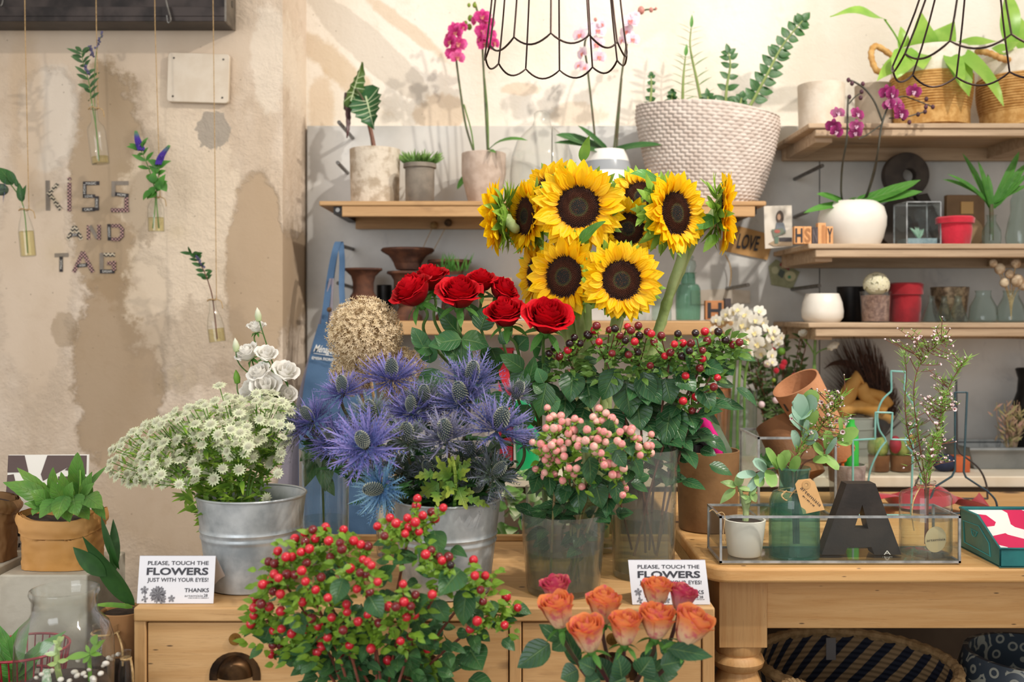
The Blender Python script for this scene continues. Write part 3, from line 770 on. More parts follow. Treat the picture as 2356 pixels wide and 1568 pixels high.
# ------------------------------------------------------------------ lower left shelf
def urn(cx, d, zb, pts, label, name='rusty_urn', gad=None, group=None):
    t = T(name, label, 'urn', ((cx - 1178) / F * d, d, zb), group); k = len(pts)
    part(lp(cx, d, [(0, -zb)] + pts + [(pts[-1][0] - 5, pts[-1][1] + 2), (pts[-1][0] - 14, pts[-1][1] + 14), (pts[-1][0] * .5, pts[-1][1] + 40), (0, pts[-1][1] + 60)], 36), 'bowl', m_rust, t)
    if gad:
        y0, y1, w0 = gad; b = MB()
        b.grid(lambda u, v: (lambda rr, zz_: V(((cx - 1178) / F * d + rr * cos(2 * pi * u), d + rr * sin(2 * pi * u), zz_)))(S(w0 * (.55 + .45 * sin(pi * v)) + 2.5 * abs(sin(14 * pi * u)), d), zpx(y1 + (y0 - y1) * v, d)), 112, 8, wrap=True)
        part(b, 'gadroon', m_rust, t)
    return t
d = 2.84
urn(836, d, zB, [(30, -zB), (30, 728), (16, 715), (14, 706), (26, 700), (28, 680), (24, 670), (24, 650), (28, 635), (38, 625), (44, 621), (43, 617)], 'small rusty cast-iron urn beside the denim apron straps', gad=(668, 704, 29))
d = 2.86
urn(936, d, zB, [(36, -zB), (36, 728), (24, 718), (18, 705), (22, 695), (34, 690), (36, 675), (30, 665), (30, 645), (36, 634), (46, 629), (45, 624)], 'rusty urn underneath, with the widest urn stacked in it', gad=(662, 694, 34))
b = MB(); b.tube(cr([P(902, 650, d), P(896, 655, d), P(898, 668, d), P(908, 668, d)], 4), .006, 8)
urn(938, d, zpx(627, d) + .001, [(26, 620), (30, 612), (34, 600), (44, 588), (58, 580), (62, 576), (58, 571)], 'widest rusty urn bowl stacked on top of another urn')
urn(1034, 2.88, zB, [(34, -zB), (34, 728), (20, 712), (17, 690), (26, 680), (27, 650), (32, 625), (44, 608), (51, 604), (50, 598)], 'rusty urn with green sprigs between the stacked urns and roses', name='rusty_urn')
b = MB(); r = random.Random(5)
for i in range(46):
    x = r.uniform(1015, 1075); p = P(x, 625, 2.78); b.leaf(p, (r.uniform(-.5, .5), r.uniform(-.4, .2), 1), (r.uniform(-1, 1), -1, 0), S(r.uniform(14, 50), 2.78), S(3, 2.78), 'lance', r.uniform(-.6, .6), .1, 4, 1)
t = pot('potted_sedge', 'fine green grass tuft in a dark pot before the rightmost urn', 'potted plant', 1045, 2.78, zB, 632, 26, 22, M('dark_pot', '#3a332e'), th=3); part(b, 'foliage', m_leafm, t)
pot('black_pot', 'black cylinder pot between the two rusty urns', 'pot', 884, 2.9, zB, 655, 17, 17, m_black, soil=False)
t = T('cardboard_box', 'small kraft box on the shelf behind the red roses', 'box', ((1140 - 1178) / F * 2.85, 2.85, zB)); b = MB(); c = P(1140, 700, 2.85); b.bb(c.x - .045, c.x + .045, 2.80, 2.90, zB, zpx(690, 2.85)); part(b, 'carton', m_kraft, t, bevel=.001)
b = MB(); b.bb(c.x - .047, c.x + .047, 2.798, 2.902, zpx(690, 2.85) - .001, zpx(640, 2.85)); part(b, 'lid', M('carton_lid', '#b28a5c'), t, bevel=.001)
# two dried pods leaning on the marble
for i, (x, y, xb) in enumerate(((998, 518, 968), (1031, 512, 992))):
    t = T('dried_pod', ('lighter' if i == 0 else 'darker') + ' round dried seed pod on a thin stem above the urns', 'dried flower', P(xb, 580, 2.9)); b = MB(); b.tube(cr([P(xb, 585, 2.9), P((x + xb) / 2 - 3, 555, 2.93), P(x, y, 2.93)], 5), .0012, 5); part(b, 'stem', m_twine, t)
    b = MB(); b.sphere(P(x, y, 2.93), S(9, 2.93), 12, 9); part(b, 'pod', M('dried_pod_skin', ('#a8875a', '#5f4a34')[i], ('#8a6a40', '#4a3826')[i], 90, .9, 0, .6, 200), t)
# green apothecary bottle, letter block, small glass
d = 2.80
t = T('green_bottle', 'green apothecary bottle with glass stopper right of the sunflower stem', 'bottle', P(1583, 740, d))
part(lp(1583, d, [(0, -zB - .002), (25, -zB - .002), (28, 735), (29, 700), (28, 664), (24, 655), (17, 652), (16, 630), (20, 627)], 28), 'glass', m_glassg, t)
part(lp(1583, d, [(15, 640), (14, 628), (19, 612), (17, 600), (10, 597), (14, 592), (12, 588), (0, 587)], 24), 'stopper', m_glasst, t)
t = T('glass_bottle', 'small clear glass bottle half hidden by the lowest sunflower', 'bottle', P(1522, 738, d)); part(lp(1522, d, [(0, -zB - .001), (22, -zB - .001), (23, 730), (22, 700), (12, 688), (10, 675), (12, 672)], 24), 'glass', m_glasst, t)
m_block = M('letterpress_wood', '#b87d4f', '#a56c40', 30, .6); m_blockd = M('letterpress_dark', '#3a3134', '#4a3f3e', 30, .6)
def block(cx, cy, hw, hh, d, body, wood, inkm, label, dep=.022):
    c = P(cx, cy, d); t = T('letter_block', label, 'letter block', c - V((0, 0, S(hh, d))), None)
    b = MB(); b.box(c + V((0, dep / 2, 0)), (S(2 * hw, d), dep, S(2 * hh, d))); part(b, 'block', wood, t, bevel=.0008)
    if body: b = MB(); text(b, body, c + V((0, -.0004, 0)), (1, 0, 0), (0, 0, 1), S(hw * 1.55, d), S(hh * 1.6, d), .03); part(b, 'lettering', inkm, t)
block(1644, 713, 21, 22, 2.76, 'H', m_block, m_ink, 'wooden printing block with a large letter H on the lower shelf')
block(1675, 698, 7, 12, 2.80, None, m_blockd, m_ink, 'small black printing block standing behind the letter H block')
# ------------------------------------------------------------------ right shelves: topmost
d = 2.80
m_clay = M('chalky_clay', '#d9cdbd', '#c9b8a4', 14, .95, 0, .3, 80)
pot('clay_pot', 'chalky cream pot at the left end of the topmost right shelf', 'pot', 1889, d, zC, 196, 53, 50, m_clay, soil=False, th=5)
pot('clay_pot', 'greyish clay pot between the cream pot and the rope basket', 'pot', 2012, d + .06, zC, 197, 44, 42, M('grey_chalk_clay', '#c2b3a2', '#ad9d8c', 14, .95, 0, .3, 80), soil=False, th=5)
m_rope = M('seagrass_rope', '#d3a667', '#b98848', 60, .85, 0, .4, 220); m_canvas = M('white_canvas', '#e4dbcb', '#d8cdba', 40, .9, 0, .25, 260)


def ropebasket(cx, d, ytop, ymid, w_, label, handle):
    t = T('rope_basket', label, 'basket', ((cx - 1178) / F * d, d, zC)); zm = zpx(ymid, d); zt_ = zpx(ytop, d)
    def rad(z): f = (z - zC) / (zt_ - zC); return S(w_, d) * (.78 + .27 * sin(min(1, f * 1.15) * 2.3))
    n = 22; pr = [(0, zC + .001)]
    for i in range(n * 4 + 1): z = zC + (zm - zC) * i / (n * 4); pr.append((rad(z) + .0035 * abs(sin(pi * i / 4)), z))
    pr += [(rad(zm) - .006, zm), (rad(zm) - .006, zC + .02), (0, zC + .02)]
    part(MB().lathe(pr, 48, at(cx, d)), 'coiled_rope', m_rope, t)
    pr = [(rad(zm) - .001 + (rad(zt_) - rad(zm)) * i / 12 + .0012 * (i % 2), zm + (zt_ - zm) * i / 12) for i in range(13)]; pr += [(rad(zt_) - .005, zt_), (rad(zm) - .008, zm)]
    part(MB().lathe(pr, 48, at(cx, d)), 'canvas_band', m_canvas, t)
    for h in handle:
        c = cr([P(x, y, dd) for x, y, dd in h], 8); b = MB(); L = len(c); b.tube(c, [.0085 + .0012 * sin(i * 2.2) for i in range(L)], 10); part(b, 'handle', m_rope, t)
    b = MB(); b.lathe([(0, zm), (rad(zm) - .009, zm - .001)], 24, at(cx, d)); part(b, 'soil', m_soil, t)
    return t
m_ban = MG('banana_leaf', '#8fbf4a', '#a9d05e', c2='#6fa83c', nsc=20, rough=.3, trans=.4)
def bleaf(t, pts, w_, dd, shape='ovate'):
    pass
ta = ropebasket(2142, 2.80, 118, 178, 84, 'rope basket with a white canvas top and arching broad green leaves', [[(2052, 150, 2.78), (2020, 165, 2.76), (2004, 128, 2.76), (2015, 106, 2.77), (2052, 128, 2.78)]])
tb = ropebasket(2352, 2.82, 132, 182, 92, 'rope basket with a white canvas top cut by the right frame edge', [[(2248, 118, 2.78), (2275, 122, 2.72), (2305, 135, 2.72), (2330, 140, 2.76)]])
for t, lst in ((ta, ((2085, 130, 2018, 185, 40, 2.78, 2.70, .5), (2085, 140, 2072, 60, 34, 2.8, 2.82, .3), (2120, 150, 2120, 30, 70, 2.79, 2.75, .3), (2140, 140, 2195, 50, 70, 2.79, 2.76, .4), (2100, 120, 2125, 156, 60, 2.74, 2.66, .6), (2095, 110, 2060, 180, 60, 2.72, 2.66, .4),
                (2170, 110, 2232, 220, 60, 2.76, 2.66, .7), (2180, 120, 2215, 195, 42, 2.72, 2.62, .5), (2190, 105, 2300, 95, 36, 2.78, 2.72, .4), (2200, 110, 2312, 240, 44, 2.74, 2.62, .6))),
               (tb, ((2310, 120, 2350, 95, 34, 2.76, 2.72, .3), (2320, 110, 2320, -30, 46, 2.8, 2.84, .5), (2280, 110, 2348, 128, 40, 2.78, 2.74, .4), (2350, 120, 2340, 30, 40, 2.8, 2.84, .4)))):
    for x0, y0, x1, y1, w_, d0, d1, bd in lst: part(lf(MB(), x0, y0, x1, y1, w_, d0, d1, bd, shape='ovate', fold=.12, wave=.05, nl=12, ph=x0), 'leaf', m_ban, t)
b = MB(); c = cr([P(2082, 130, 2.78), P(2062, 85, 2.77), P(2035, 45, 2.76)], 5); b.tube(c, .0025, 5); part(b, 'stalk', m_leafl, ta)
part(lf(MB(), 2038, 48, 1912, 32, 34, 2.76, 2.70, .9, shape='lance', fold=.1, wave=.1, nl=12, ph=1.5), 'leaf', m_ban, ta)

# ------------------------------------------------------------------ right shelves: middle
d = 2.74
def od(y): return 2.735 - .165 * min(1, max(0, (468 - y) / 125))
t = T('potted_orchid', 'white rounded bowl with dark purple orchids on wiry stems', 'potted orchid', ((1960 - 1178) / F * d, d, zD))
part(lp(1960, d, [(0, -(zD + .001)), (60, -(zD + .001)), (68, 548), (75, 520), (76, 500), (70, 478), (58, 467), (50, 464), (44, 467), (44, 480), (0, 480)], 40), 'bowl', m_white, t)
for x0, y0, x1, y1, w_, bd in ((1962, 470, 2118, 415, 34, -.2), (1990, 465, 2122, 440, 30, .1), (1950, 470, 1850, 487, 20, .5), (1945, 468, 1880, 445, 26, .3), (1950, 468, 1970, 452, 20, .4)):
    part(lf(MB(), x0, y0, x1, y1, w_, d - .02, d - .07, bd, shape='strap', fold=.15), 'leaf', m_leafm, t)
for pts in ([(1940, 470), (1935, 440), (1938, 380), (1948, 320), (1950, 250), (1952, 222)], [(1985, 468), (2000, 430), (2018, 360), (2028, 290), (2045, 240), (2058, 215)], [(1990, 468), (2012, 400), (2020, 350), (2025, 300)],
            [(2030, 280), (2012, 235), (1990, 205), (1968, 190), (1952, 184)], [(1952, 240), (1968, 222), (1985, 212)], [(2045, 235), (2075, 222), (2100, 228), (2146, 246)], [(2045, 272), (2080, 270), (2110, 262), (2128, 257)], [(2030, 285), (1998, 308), (1975, 320)]):
    b = MB(); b.tube(cr([P(x, y, od(y)) for x, y in pts], 5), .0018 if len(pts) < 5 else .0028, 5); part(b, 'flower_spike', M('orchid_spike_dark', '#4a4438', '#3a3a30', 30, .6), t)
for x, y, s_, yw in ((1927, 260, 13, 0), (1917, 290, 14, -30), (1924, 302, 13, 10), (1972, 262, 14, 20), (1970, 290, 13, 0), (1968, 305, 12, -20), (2040, 212, 14, -10), (2052, 215, 14, 20), (2102, 210, 14, 0), (2056, 238, 15, 0), (2068, 250, 14, 30), (2073, 262, 14, 10), (2045, 240, 12, -40)):
    orchid(*orc_pur, t, x, y, od(y) - .012, s_ * 1.4, yw, R.uniform(-20, 20), R.uniform(-20, 20))
for x, y in ((1952, 184), (1960, 192), (1985, 193), (1954, 223), (1980, 225), (1982, 211), (2131, 228), (2130, 246), (2146, 246), (2112, 263), (2128, 257), (2078, 273), (2092, 281)):
    b = MB(); b.sphere(P(x, y, od(y)), S(4.5, d), 8, 6, (1, 1, 1.2)); part(b, 'bud', M('dark_bud', '#5a2c3c', '#3c2028', 30, .5), t)
# letterpress blocks H S N J Y
d = 2.627; m_tan = M('pale_block_wood', '#dba06a', '#cd8f58', 30, .6)
for cx, hw, hh, ch, wd, ik, lb in ((1838, 11, 20, 'H', m_tan, m_ink, 'printing block with the letter H, leftmost of the row on the shelf'), (1858, 9.5, 20, 'S', m_tan, M('tan_ink', '#a06a3c'), 'pale printing block with the letter S beside the letter H'),
                               (1875, 7.5, 19, 'N', m_blockd, M('grey_ink', '#5c5052'), 'black printing block with the letter N in the middle of the row'), (1891, 9.5, 24, 'J', m_tan, M('tan_ink', '#b57a48'), 'tallest pale printing block with the letter J'), (1909, 8, 20, 'Y', m_tan, m_ink, 'printing block with a dark letter Y touching the white orchid bowl')):
    block(cx, 556.5 - hh + 3, hw - .4, hh, d, ch, wd, ik, lb, .02)
for o in scene.objects:
    if o.name.startswith('letter_block') and o.location.y > 2.6 and o.location.z > zD - .03: o.location.z = zD
# big dark figure, terrarium, frame, fabric pot, vanda, vases
d = 2.90
t = T('wooden_letter', 'large dark wooden ampersand-like letter leaning against the marble', 'letter', ((2085 - 1178) / F * d, d, zD))
c1 = P(2087, 402, d); b = MB(); n_ = 40
def ring(c, ro, ri, ox, dep=.03, sy=1.):
    v = []; f = []
    for k in range(n_):
        a = 2 * pi * k / n_
        for rr, oo in ((ro, 0), (ri, ox)):
            for yy in (0, dep): v.append(V((c.x + rr * cos(a) + oo, c.y + yy, c.z + rr * sy * sin(a))))
    for k in range(n_):
        i, j = k * 4, ((k + 1) % n_) * 4
        f += [(i, j, j + 2, i + 2), (i + 1, i + 3, j + 3, j + 1), (i, i + 1, j + 1, j), (i + 2, j + 2, j + 3, i + 3)]
    b.add(v, f)
ring(c1, S(52, d), S(15, d), S(6, d)); c2 = P(2080, 503, d); c2.z = zD + S(62, d); ring(c2, S(60, d), S(20, d), 0)
b.prism([(S(20, d), 0), (S(78, d), -S(125, d)), (S(110, d), -S(125, d)), (S(48, d), S(5, d))], (c1.x, d + .002, zD + S(127, d)), (1, 0, 0), (0, 0, 1), (0, 1, 0), .026)
part(b, 'letter_face', M('charred_wood', '#4a4038', '#332c28', 16, .75, 0, .2, 80), t, bevel=.002)
m_lead = M('lead_came', '#b9bbbc', '#8f9294', 40, .35, .55); m_pane = glassm('pane_glass', '#fbfdfc', 1.45, .012)
def glassbox(name, label, x0, x1, y0, y1, z0, z1, th=.003, lid=False, bottom=True):
    t = T(name, label, 'glass box', ((x0 + x1) / 2, (y0 + y1) / 2, z0))
    for ax in range(3):
        for s0 in (0, 1):
            for s1 in (0, 1):
                X = (x0, x1); Y = (y0, y1); Z = (z0 + th, z1)
                if ax == 0: p, q = (x0, Y[s0], Z[s1]), (x1, Y[s0], Z[s1])
                elif ax == 1: p, q = (X[s0], y0, Z[s1]), (X[s0], y1, Z[s1])
                else: p, q = (X[s0], Y[s1], Z[0]), (X[s0], Y[s1], Z[1])
                lo = [min(a, c) - th * .5 for a, c in zip(p, q)]; hi = [max(a, c) + th * .5 for a, c in zip(p, q)]
                b = MB(); b.bb(lo[0], hi[0], lo[1], hi[1], lo[2], hi[2]); part(b, 'came', m_lead, t)
    for nm, c, s_ in (('pane', ((x0 + x1) / 2, y0, (z0 + z1) / 2), (x1 - x0, .0015, z1 - z0)), ('pane', ((x0 + x1) / 2, y1, (z0 + z1) / 2), (x1 - x0, .0015, z1 - z0)), ('pane', (x0, (y0 + y1) / 2, (z0 + z1) / 2), (.0015, y1 - y0, z1 - z0)), ('pane', (x1, (y0 + y1) / 2, (z0 + z1) / 2), (.0015, y1 - y0, z1 - z0)), ('floor_pane', ((x0 + x1) / 2, (y0 + y1) / 2, z0 + th), (x1 - x0, y1 - y0, .0015))) + ((('lid_pane', ((x0 + x1) / 2, (y0 + y1) / 2, z1), (x1 - x0, y1 - y0, .0015)),) if lid else ()):
        b = MB(); b.box(c, V(s_) * .985); part(b, nm, m_pane, t)
    return t
d = 2.72
xa, xb = (2076 - 1178) / F * d, (2153 - 1178) / F * d
t = glassbox('glass_terrarium', 'small leaded glass terrarium with an airplant before the dark letter', xa, xb, d - .03, d + .06, zD + .001, zpx(467, d), .003, True)
b = MB(); r = random.Random(8); c = P(2114, 540, d + .01)
b2 = MB(); b2.bb(xa + .006, xb - .006, d - .022, d + .052, zD + .005, zD + .02); part(b2, 'sand', M('pale_blue_sand', '#9fb0b8', '#7f949c', 60, .95), t)
for i in range(22):
    a = r.uniform(0, 6.28); b.leaf((c.x, c.y, zD + .02), (cos(a) * .6, sin(a) * .3, 1), (0, -1, .2), r.uniform(.02, .045), .006, 'lance', .5, .2, 4, 1)
part(b, 'airplant', m_leafb, t)
d = 2.88
t = T('framed_box', 'brown wooden box frame with a small square label behind the red pot', 'frame', ((2222 - 1178) / F * d, d, zD)); b = MB(); c = P(2222, 500, d)
b.bb(c.x - S(44, d), c.x + S(44, d), d, d + .02, zD, zpx(448, d)); part(b, 'panel', M('brown_panel', '#8a6a48', '#75573a', 8, .5), t, bevel=.002)
b = MB(); b.bb(c.x - S(12, d), c.x + S(16, d), d - .004, d, zpx(492, d), zpx(464, d)); part(b, 'label_plate', M('gold_label', '#d0a468'), t)
b = MB(); b.lathe([(0, 0), (S(36, d), 0)], 24, frame((c.x + S(4, d), d - .002, zpx(535, d)), (0, -1, 0))); part(b, 'wheel_print', M('tan_print', '#a58662'), t)
d = 2.70
def fabricpot(label, cx, d, zb, ytop, wt, wb, mt, fold):
    t = T('fabric_pot', label, 'fabric pot', ((cx - 1178) / F * d, d, zb)); sd = cx
    def wob(a, z): return 1 + .11 * noise.noise(V((cos(a) * 1.6 + sd, sin(a) * 1.6, z * 22))) + .04 * noise.noise(V((cos(a) * 4 + sd, sin(a) * 4, z * 60)))
    zt_ = zpx(ytop, d); zf = zpx(ytop + fold, d); ww, wl = S(wt, d), S(wb, d)
    pr = [(0, zb + .001)] + [(wl + (ww - wl) * f, zb + .001 + (zt_ - zb) * f) for f in [i / 10 for i in range(11)]] + [(ww - .004, zt_), (wl - .004, zb + .02), (0, zb + .02)]
    part(MB().lathe(pr, 40, at(cx, d), wob=wob), 'bag', mt, t)
    pr = [(ww + .001, zt_ + .001), (ww + .006, zt_ - .003), (ww + .005, zf), (ww + .001, zf - .001)]; part(MB().lathe(pr, 40, at(cx, d), wob=wob), 'cuff', mt, t); return t
m_redf = M('red_fabric', '#d3203a', '#b5142c', 12, .85, 0, .25, 160, sheen=.3); m_redd = M('dark_red_fabric', '#a0101f', '#7d0a18', 12, .85, 0, .25, 160, sheen=.3)
fabricpot('bright red fabric pot with a folded cuff before the brown frame', 2197, d, zD, 500, 38, 33, m_redf, 14)
d = 2.72
t = T('glass_bottle', 'small round glass bottle holding the strappy green vanda', 'bottle', ((2281 - 1178) / F * d, d, zD))
part(lp(2281, d, [(0, -(zD + .001)), (19, -(zD + .001)), (21, 548), (20, 530), (13, 516), (9, 508), (10, 497), (12, 494)], 24), 'glass', m_glasst, t)
t = T('vanda_plant', 'vanda with strappy bright green leaves fanning from a small bottle', 'plant', ((2281 - 1178) / F * d, d, zD + .01))
b = MB(); b.tube([P(2281, 553, d), P(2281, 500, d), P(2280, 470, d)], .006, 8); part(b, 'stem', m_stemd, t)
for x, y, w_, bd in ((2215, 352, 17, .2), (2250, 370, 15, .1), (2171, 410, 18, .7), (2182, 398, 15, .6), (2345, 348, 19, .1), (2362, 375, 20, .4), (2366, 398, 18, .5), (2366, 425, 16, .6), (2272, 400, 14, 0)):
    part(lf(MB(), 2281 + (x - 2281) * .06, 480 - R.uniform(0, 15), x, y, w_, d, d - .03 + R.uniform(0, .05), bd, shape='strap', fold=.35, nl=10), 'leaf', m_leafm, t)
t = T('glass_vase', 'pale green pear-shaped glass vase at the right frame edge on the middle shelf', 'vase', ((2346 - 1178) / F * 2.76, 2.76, zD))
part(lp(2346, 2.76, [(0, -(zD + .001)), (28, -(zD + .001)), (31, 545), (26, 515), (20, 490), (20, 460), (14, 446), (16, 438)], 28), 'glass', m_glasst, t)

# ------------------------------------------------------------------ right shelves: bottom
d = 2.74
pot('white_pot', 'plain white tapering round pot under the banknote', 'pot', 1892, d, zE, 675, 37, 40, m_white, mid=[(46, 730), (47, 715), (44, 695)], soil=False)
pot('black_pot', 'matt black pot behind the white round pot', 'pot', 1957, d + .10, zE, 659, 31, 29, m_black, soil=False)
d = 2.70
t = T('hydrangea_glass', 'glass of pinkish bark chips with a creamy hydrangea head on top', 'glass pot', ((2014 - 1178) / F * d, d, zE))
part(lp(2014, d, [(0, -(zE + .001)), (31, -(zE + .001)), (35, 672), (36, 670)], 28), 'glass', m_glass, t)
part(lp(2014, d, [(0, -(zE + .003)), (29, -(zE + .003)), (32, 680), (0, 676)], 24), 'bark_chips', M('bark_chips', '#9a7b6c', '#6e5148', 90, .9, 0, .8, 160), t)
b = MB(); r = random.Random(4); c = P(2016, 655, d)
b.sphere(c, S(26, d), 14, 10)
for i in range(190):
    v = V((r.gauss(0, 1), r.gauss(0, 1), r.gauss(0, 1))).normalized(); p = c + v * S(29, d) * (1 if v.z > -.4 else .8); x = v.orthogonal()
    for k in range(4): q = Matrix.Rotation(k * pi / 2 + i, 3, v) @ x; b.leaf(p, q + v * .25, v, .0085, .0085, 'round', .4, .1, 2, 1)
part(b, 'hydrangea_head', MG('cream_petal', '#e9e2b8', '#f3eed8', trans=.2), t)
fabricpot('dark red fabric bag with a folded cuff on the bottom right shelf', 2084, 2.74, zE, 651, 34, 33, m_redd, 26)
pot('mercury_bowl', 'speckled bronze bowl behind the small glass flasks', 'bowl', 2185, 2.84, zE, 660, 42, 30, M('bronze_speckle', '#b39a7c', '#6d5a46', 70, .4, .5), mid=[(36, 715)], soil=False)
for cx, dd, s_, lb in ((2143, 2.68, 1.0, 'leftmost'), (2172, 2.74, .85, 'middle'), (2204, 2.68, 1.0, 'rightmost')):
    t = T('glass_flask', lb + ' of three small conical glass flasks before the bronze bowl', 'flask', ((cx - 1178) / F * dd, dd, zE), 'conical flasks on the bottom shelf')
    part(lp(cx, dd, [(0, -(zE + .001)), (22 * s_, -(zE + .001)), (23 * s_, 738), (17 * s_, 720), (8 * s_, 696), (7 * s_, 684), (9 * s_, 680)], 24), 'glass', m_glasst, t)
for cx, lb in ((2262, 'round clear glass bottle between the flasks and the cotton pods'), (2326, 'round smoky glass bottle holding dry cotton pods')):
    t = T('glass_bottle', lb, 'bottle', ((cx - 1178) / F * 2.70, 2.70, zE))
    part(lp(cx, 2.70, [(0, -(zE + .001)), (28, -(zE + .001)), (32, 735), (29, 705), (18, 684), (16, 675), (18, 668)], 28), 'glass', m_glasst, t)
for i, (x, y, s_) in enumerate(((2300, 618, 12), (2322, 630, 10), (2337, 605, 11), (2340, 645, 14), (2310, 650, 10), (2354, 655, 12), (2285, 605, 9))):
    t = T('cotton_pod', 'dry pale pod on a thin stem in the smoky bottle, ' + ('lowest left', 'centre', 'upper right', 'largest', 'shaded low', 'at the frame edge', 'topmost left')[i], 'dried flower', P(2326, 730, 2.7), 'dry pods in the smoky bottle')
    b = MB(); b.tube(bez(P(2326, 735, 2.7), P(2326, 670, 2.7), P(x, y, 2.68), 6), .0014, 5); part(b, 'stem', m_twine, t)
    b = MB(); b.sphere(P(x, y, 2.68), S(s_, 2.7), 10, 8, (1, 1, 1.1)); part(b, 'pod', M('pale_pod', '#d8c4a6', '#9d7f60', 50, .9, 0, .4, 150), t)
    b = MB()
    for k in range(6): a = k * pi / 3; b.leaf(P(x, y, 2.68) + V((0, 0, -S(s_, 2.7))), (cos(a), sin(a), .6), (0, 0, 1), S(s_, 2.7) * .9, S(s_ * .7, 2.7), 'lance', -.6, .2, 3, 1)
    part(b, 'husk', m_stemb, t)

# ------------------------------------------------------------------ papers on the marble
def card(name, label, cat, pts, mt, y=2.972, th=.0012):
    b = MB(); q = [P(x, yy, y) for x, yy in pts]; o = q[0]; b.prism([(p.x - o.x, p.z - o.z) for p in q], o, (1, 0, 0), (0, 0, 1), (0, -1, 0), th)
    c = sum(q, V()) / len(q); t = T(name, label, cat, c); part(b, 'sheet', mt, t); return t
dw = 2.96
t = card('photo_card', 'pale photo card of a seated long-haired person pinned at the shelf end', 'photo', [(1760, 572), (1823, 566), (1821, 472), (1757, 474)], M('photo_paper', '#ddd5c9', '#d2c7b8', 10, .5), 2.79)
pd = 2.787
def flat(t, name, pts, mt, y): b = MB(); q = [P(x, yy, y) for x, yy in pts]; b.prism([(p.x - q[0].x, p.z - q[0].z) for p in q], q[0], (1, 0, 0), (0, 0, 1), (0, -1, 0), .0006); return part(b, name, mt, t)
def oval(cx, cy, rx, ry, n=16): return [(cx + rx * cos(2 * pi * k / n), cy + ry * sin(2 * pi * k / n)) for k in range(n)]
flat(t, 'print', [(1768, 560), (1790, 548), (1822, 552), (1822, 565), (1780, 566)], M('print_tan', '#a38c70'), pd); flat(t, 'print', [(1792, 546), (1822, 546), (1822, 556), (1792, 556)], M('print_dark', '#3c3638'), pd - .0003)
flat(t, 'print', oval(1794, 500, 9, 16), M('print_hair', '#54463c'), pd); flat(t, 'print', oval(1792, 499, 4, 7), M('print_skin', '#c39c80'), pd - .0009)
flat(t, 'print', [(1786, 512), (1803, 512), (1808, 532), (1800, 540), (1782, 538)], M('print_blue', '#6f757c'), pd - .0006); flat(t, 'print', [(1775, 528), (1800, 524), (1808, 536), (1780, 546)], M('print_green', '#6d7464'), pd - .0012); flat(t, 'print', oval(1788, 532, 7, 4), M('print_red', '#a85a4e'), pd - .0018)
flat(t, 'print', [(1782, 545), (1792, 545), (1790, 560), (1782, 560)], M('print_teal', '#5f7464'), pd - .0012)
t = card('kraft_card', 'brown kraft card with black hand lettering under the pinned photo', 'card', [(1655, 575), (1765, 598), (1775, 565), (1758, 535), (1700, 520), (1655, 555)], m_kraft, 2.97)
b = MB(); text(b, 'LOVE', P(1722, 556, 2.966), (1, 0, -.15), (.15, 0, 1), S(52, 2.97), S(34, 2.97), .02, .2); part(b, 'lettering', m_ink, t)
t = card('banknote', 'small green banknote held by red tape above the white round pot', 'banknote', [(1768, 612), (1774, 655), (1823, 664), (1840, 625), (1785, 596)], M('note_green', '#9a9a78', '#8b8c6a', 40, .7), 2.972)
flat(t, 'print', oval(1783, 621, 8, 9), M('note_pale', '#b3b08c'), 2.970); flat(t, 'print', oval(1818, 635, 13, 12), M('note_pale', '#bdb48c'), 2.970); flat(t, 'print', [(1789, 632), (1800, 640), (1806, 624), (1795, 618)], M('note_dark', '#4a5248'), 2.9695); flat(t, 'seal', oval(1816, 637, 4, 4), M('note_seal', '#4f8a62'), 2.969)
flat(t, 'tape', [(1793, 610), (1815, 622), (1818, 614), (1797, 603)], M('red_tape', '#93283c'), 2.968)
t = card('paper_bag', 'grey paper bag hung on the marble below the kraft card', 'bag', [(1590, 700), (1725, 697), (1725, 668), (1668, 664), (1590, 668)], M('grey_paper', '#cfc5b8', '#bfb4a6', 8, .9, 0, .4, 25), 2.974, .004)
t = T('hanging_tag_string', 'knotted twine strip hanging down over the grey paper bag', 'string', P(1676, 600, 2.95)); b = MB(); b.tube(cr([P(1668, 585, 2.95), P(1678, 605, 2.95), P(1682, 630, 2.95), P(1678, 662, 2.95)], 6), .002, 5); part(b, 'cord', m_twine, t)
# ------------------------------------------------------------------ hanging bottles on the left wall
def spray(b_st, b_lf, pts, d, leaves, L, W, shape='ovate', rad=.0016, seed=0, skip=0, both=True):
    """a thin stem through the points with leaves along it"""
    r = random.Random(seed); c = cr([P(x, y, d + dd) for x, y, dd in [(q + (0,))[:3] for q in pts]], 8); b_st.tube(c, [rad * (1.3 - .8 * i / len(c)) for i in range(len(c))], 5)
    for k in range(leaves):
        f = skip + (1 - skip) * k / max(1, leaves - 1); j = min(int(f * (len(c) - 1)), len(c) - 2); p = c[j]; ax = (c[j + 1] - c[j]).normalized()
        for s_ in ((-1, 1) if both else (1 if k % 2 else -1,)):
            a = r.uniform(-.9, .9); sd = (V((cos(a) * s_, -abs(sin(a)) if r.random() < .7 else sin(a), 0)))
            b_lf.leaf(p, sd + ax * r.uniform(.3, .9) + V((0, 0, r.uniform(-.2, .2))), V((-s_ * .2, -1, .25)), S(L * r.uniform(.75, 1.15), d), S(W * r.uniform(.8, 1.1), d), shape, r.uniform(.1, .7), .2, 6, 1)
    return c


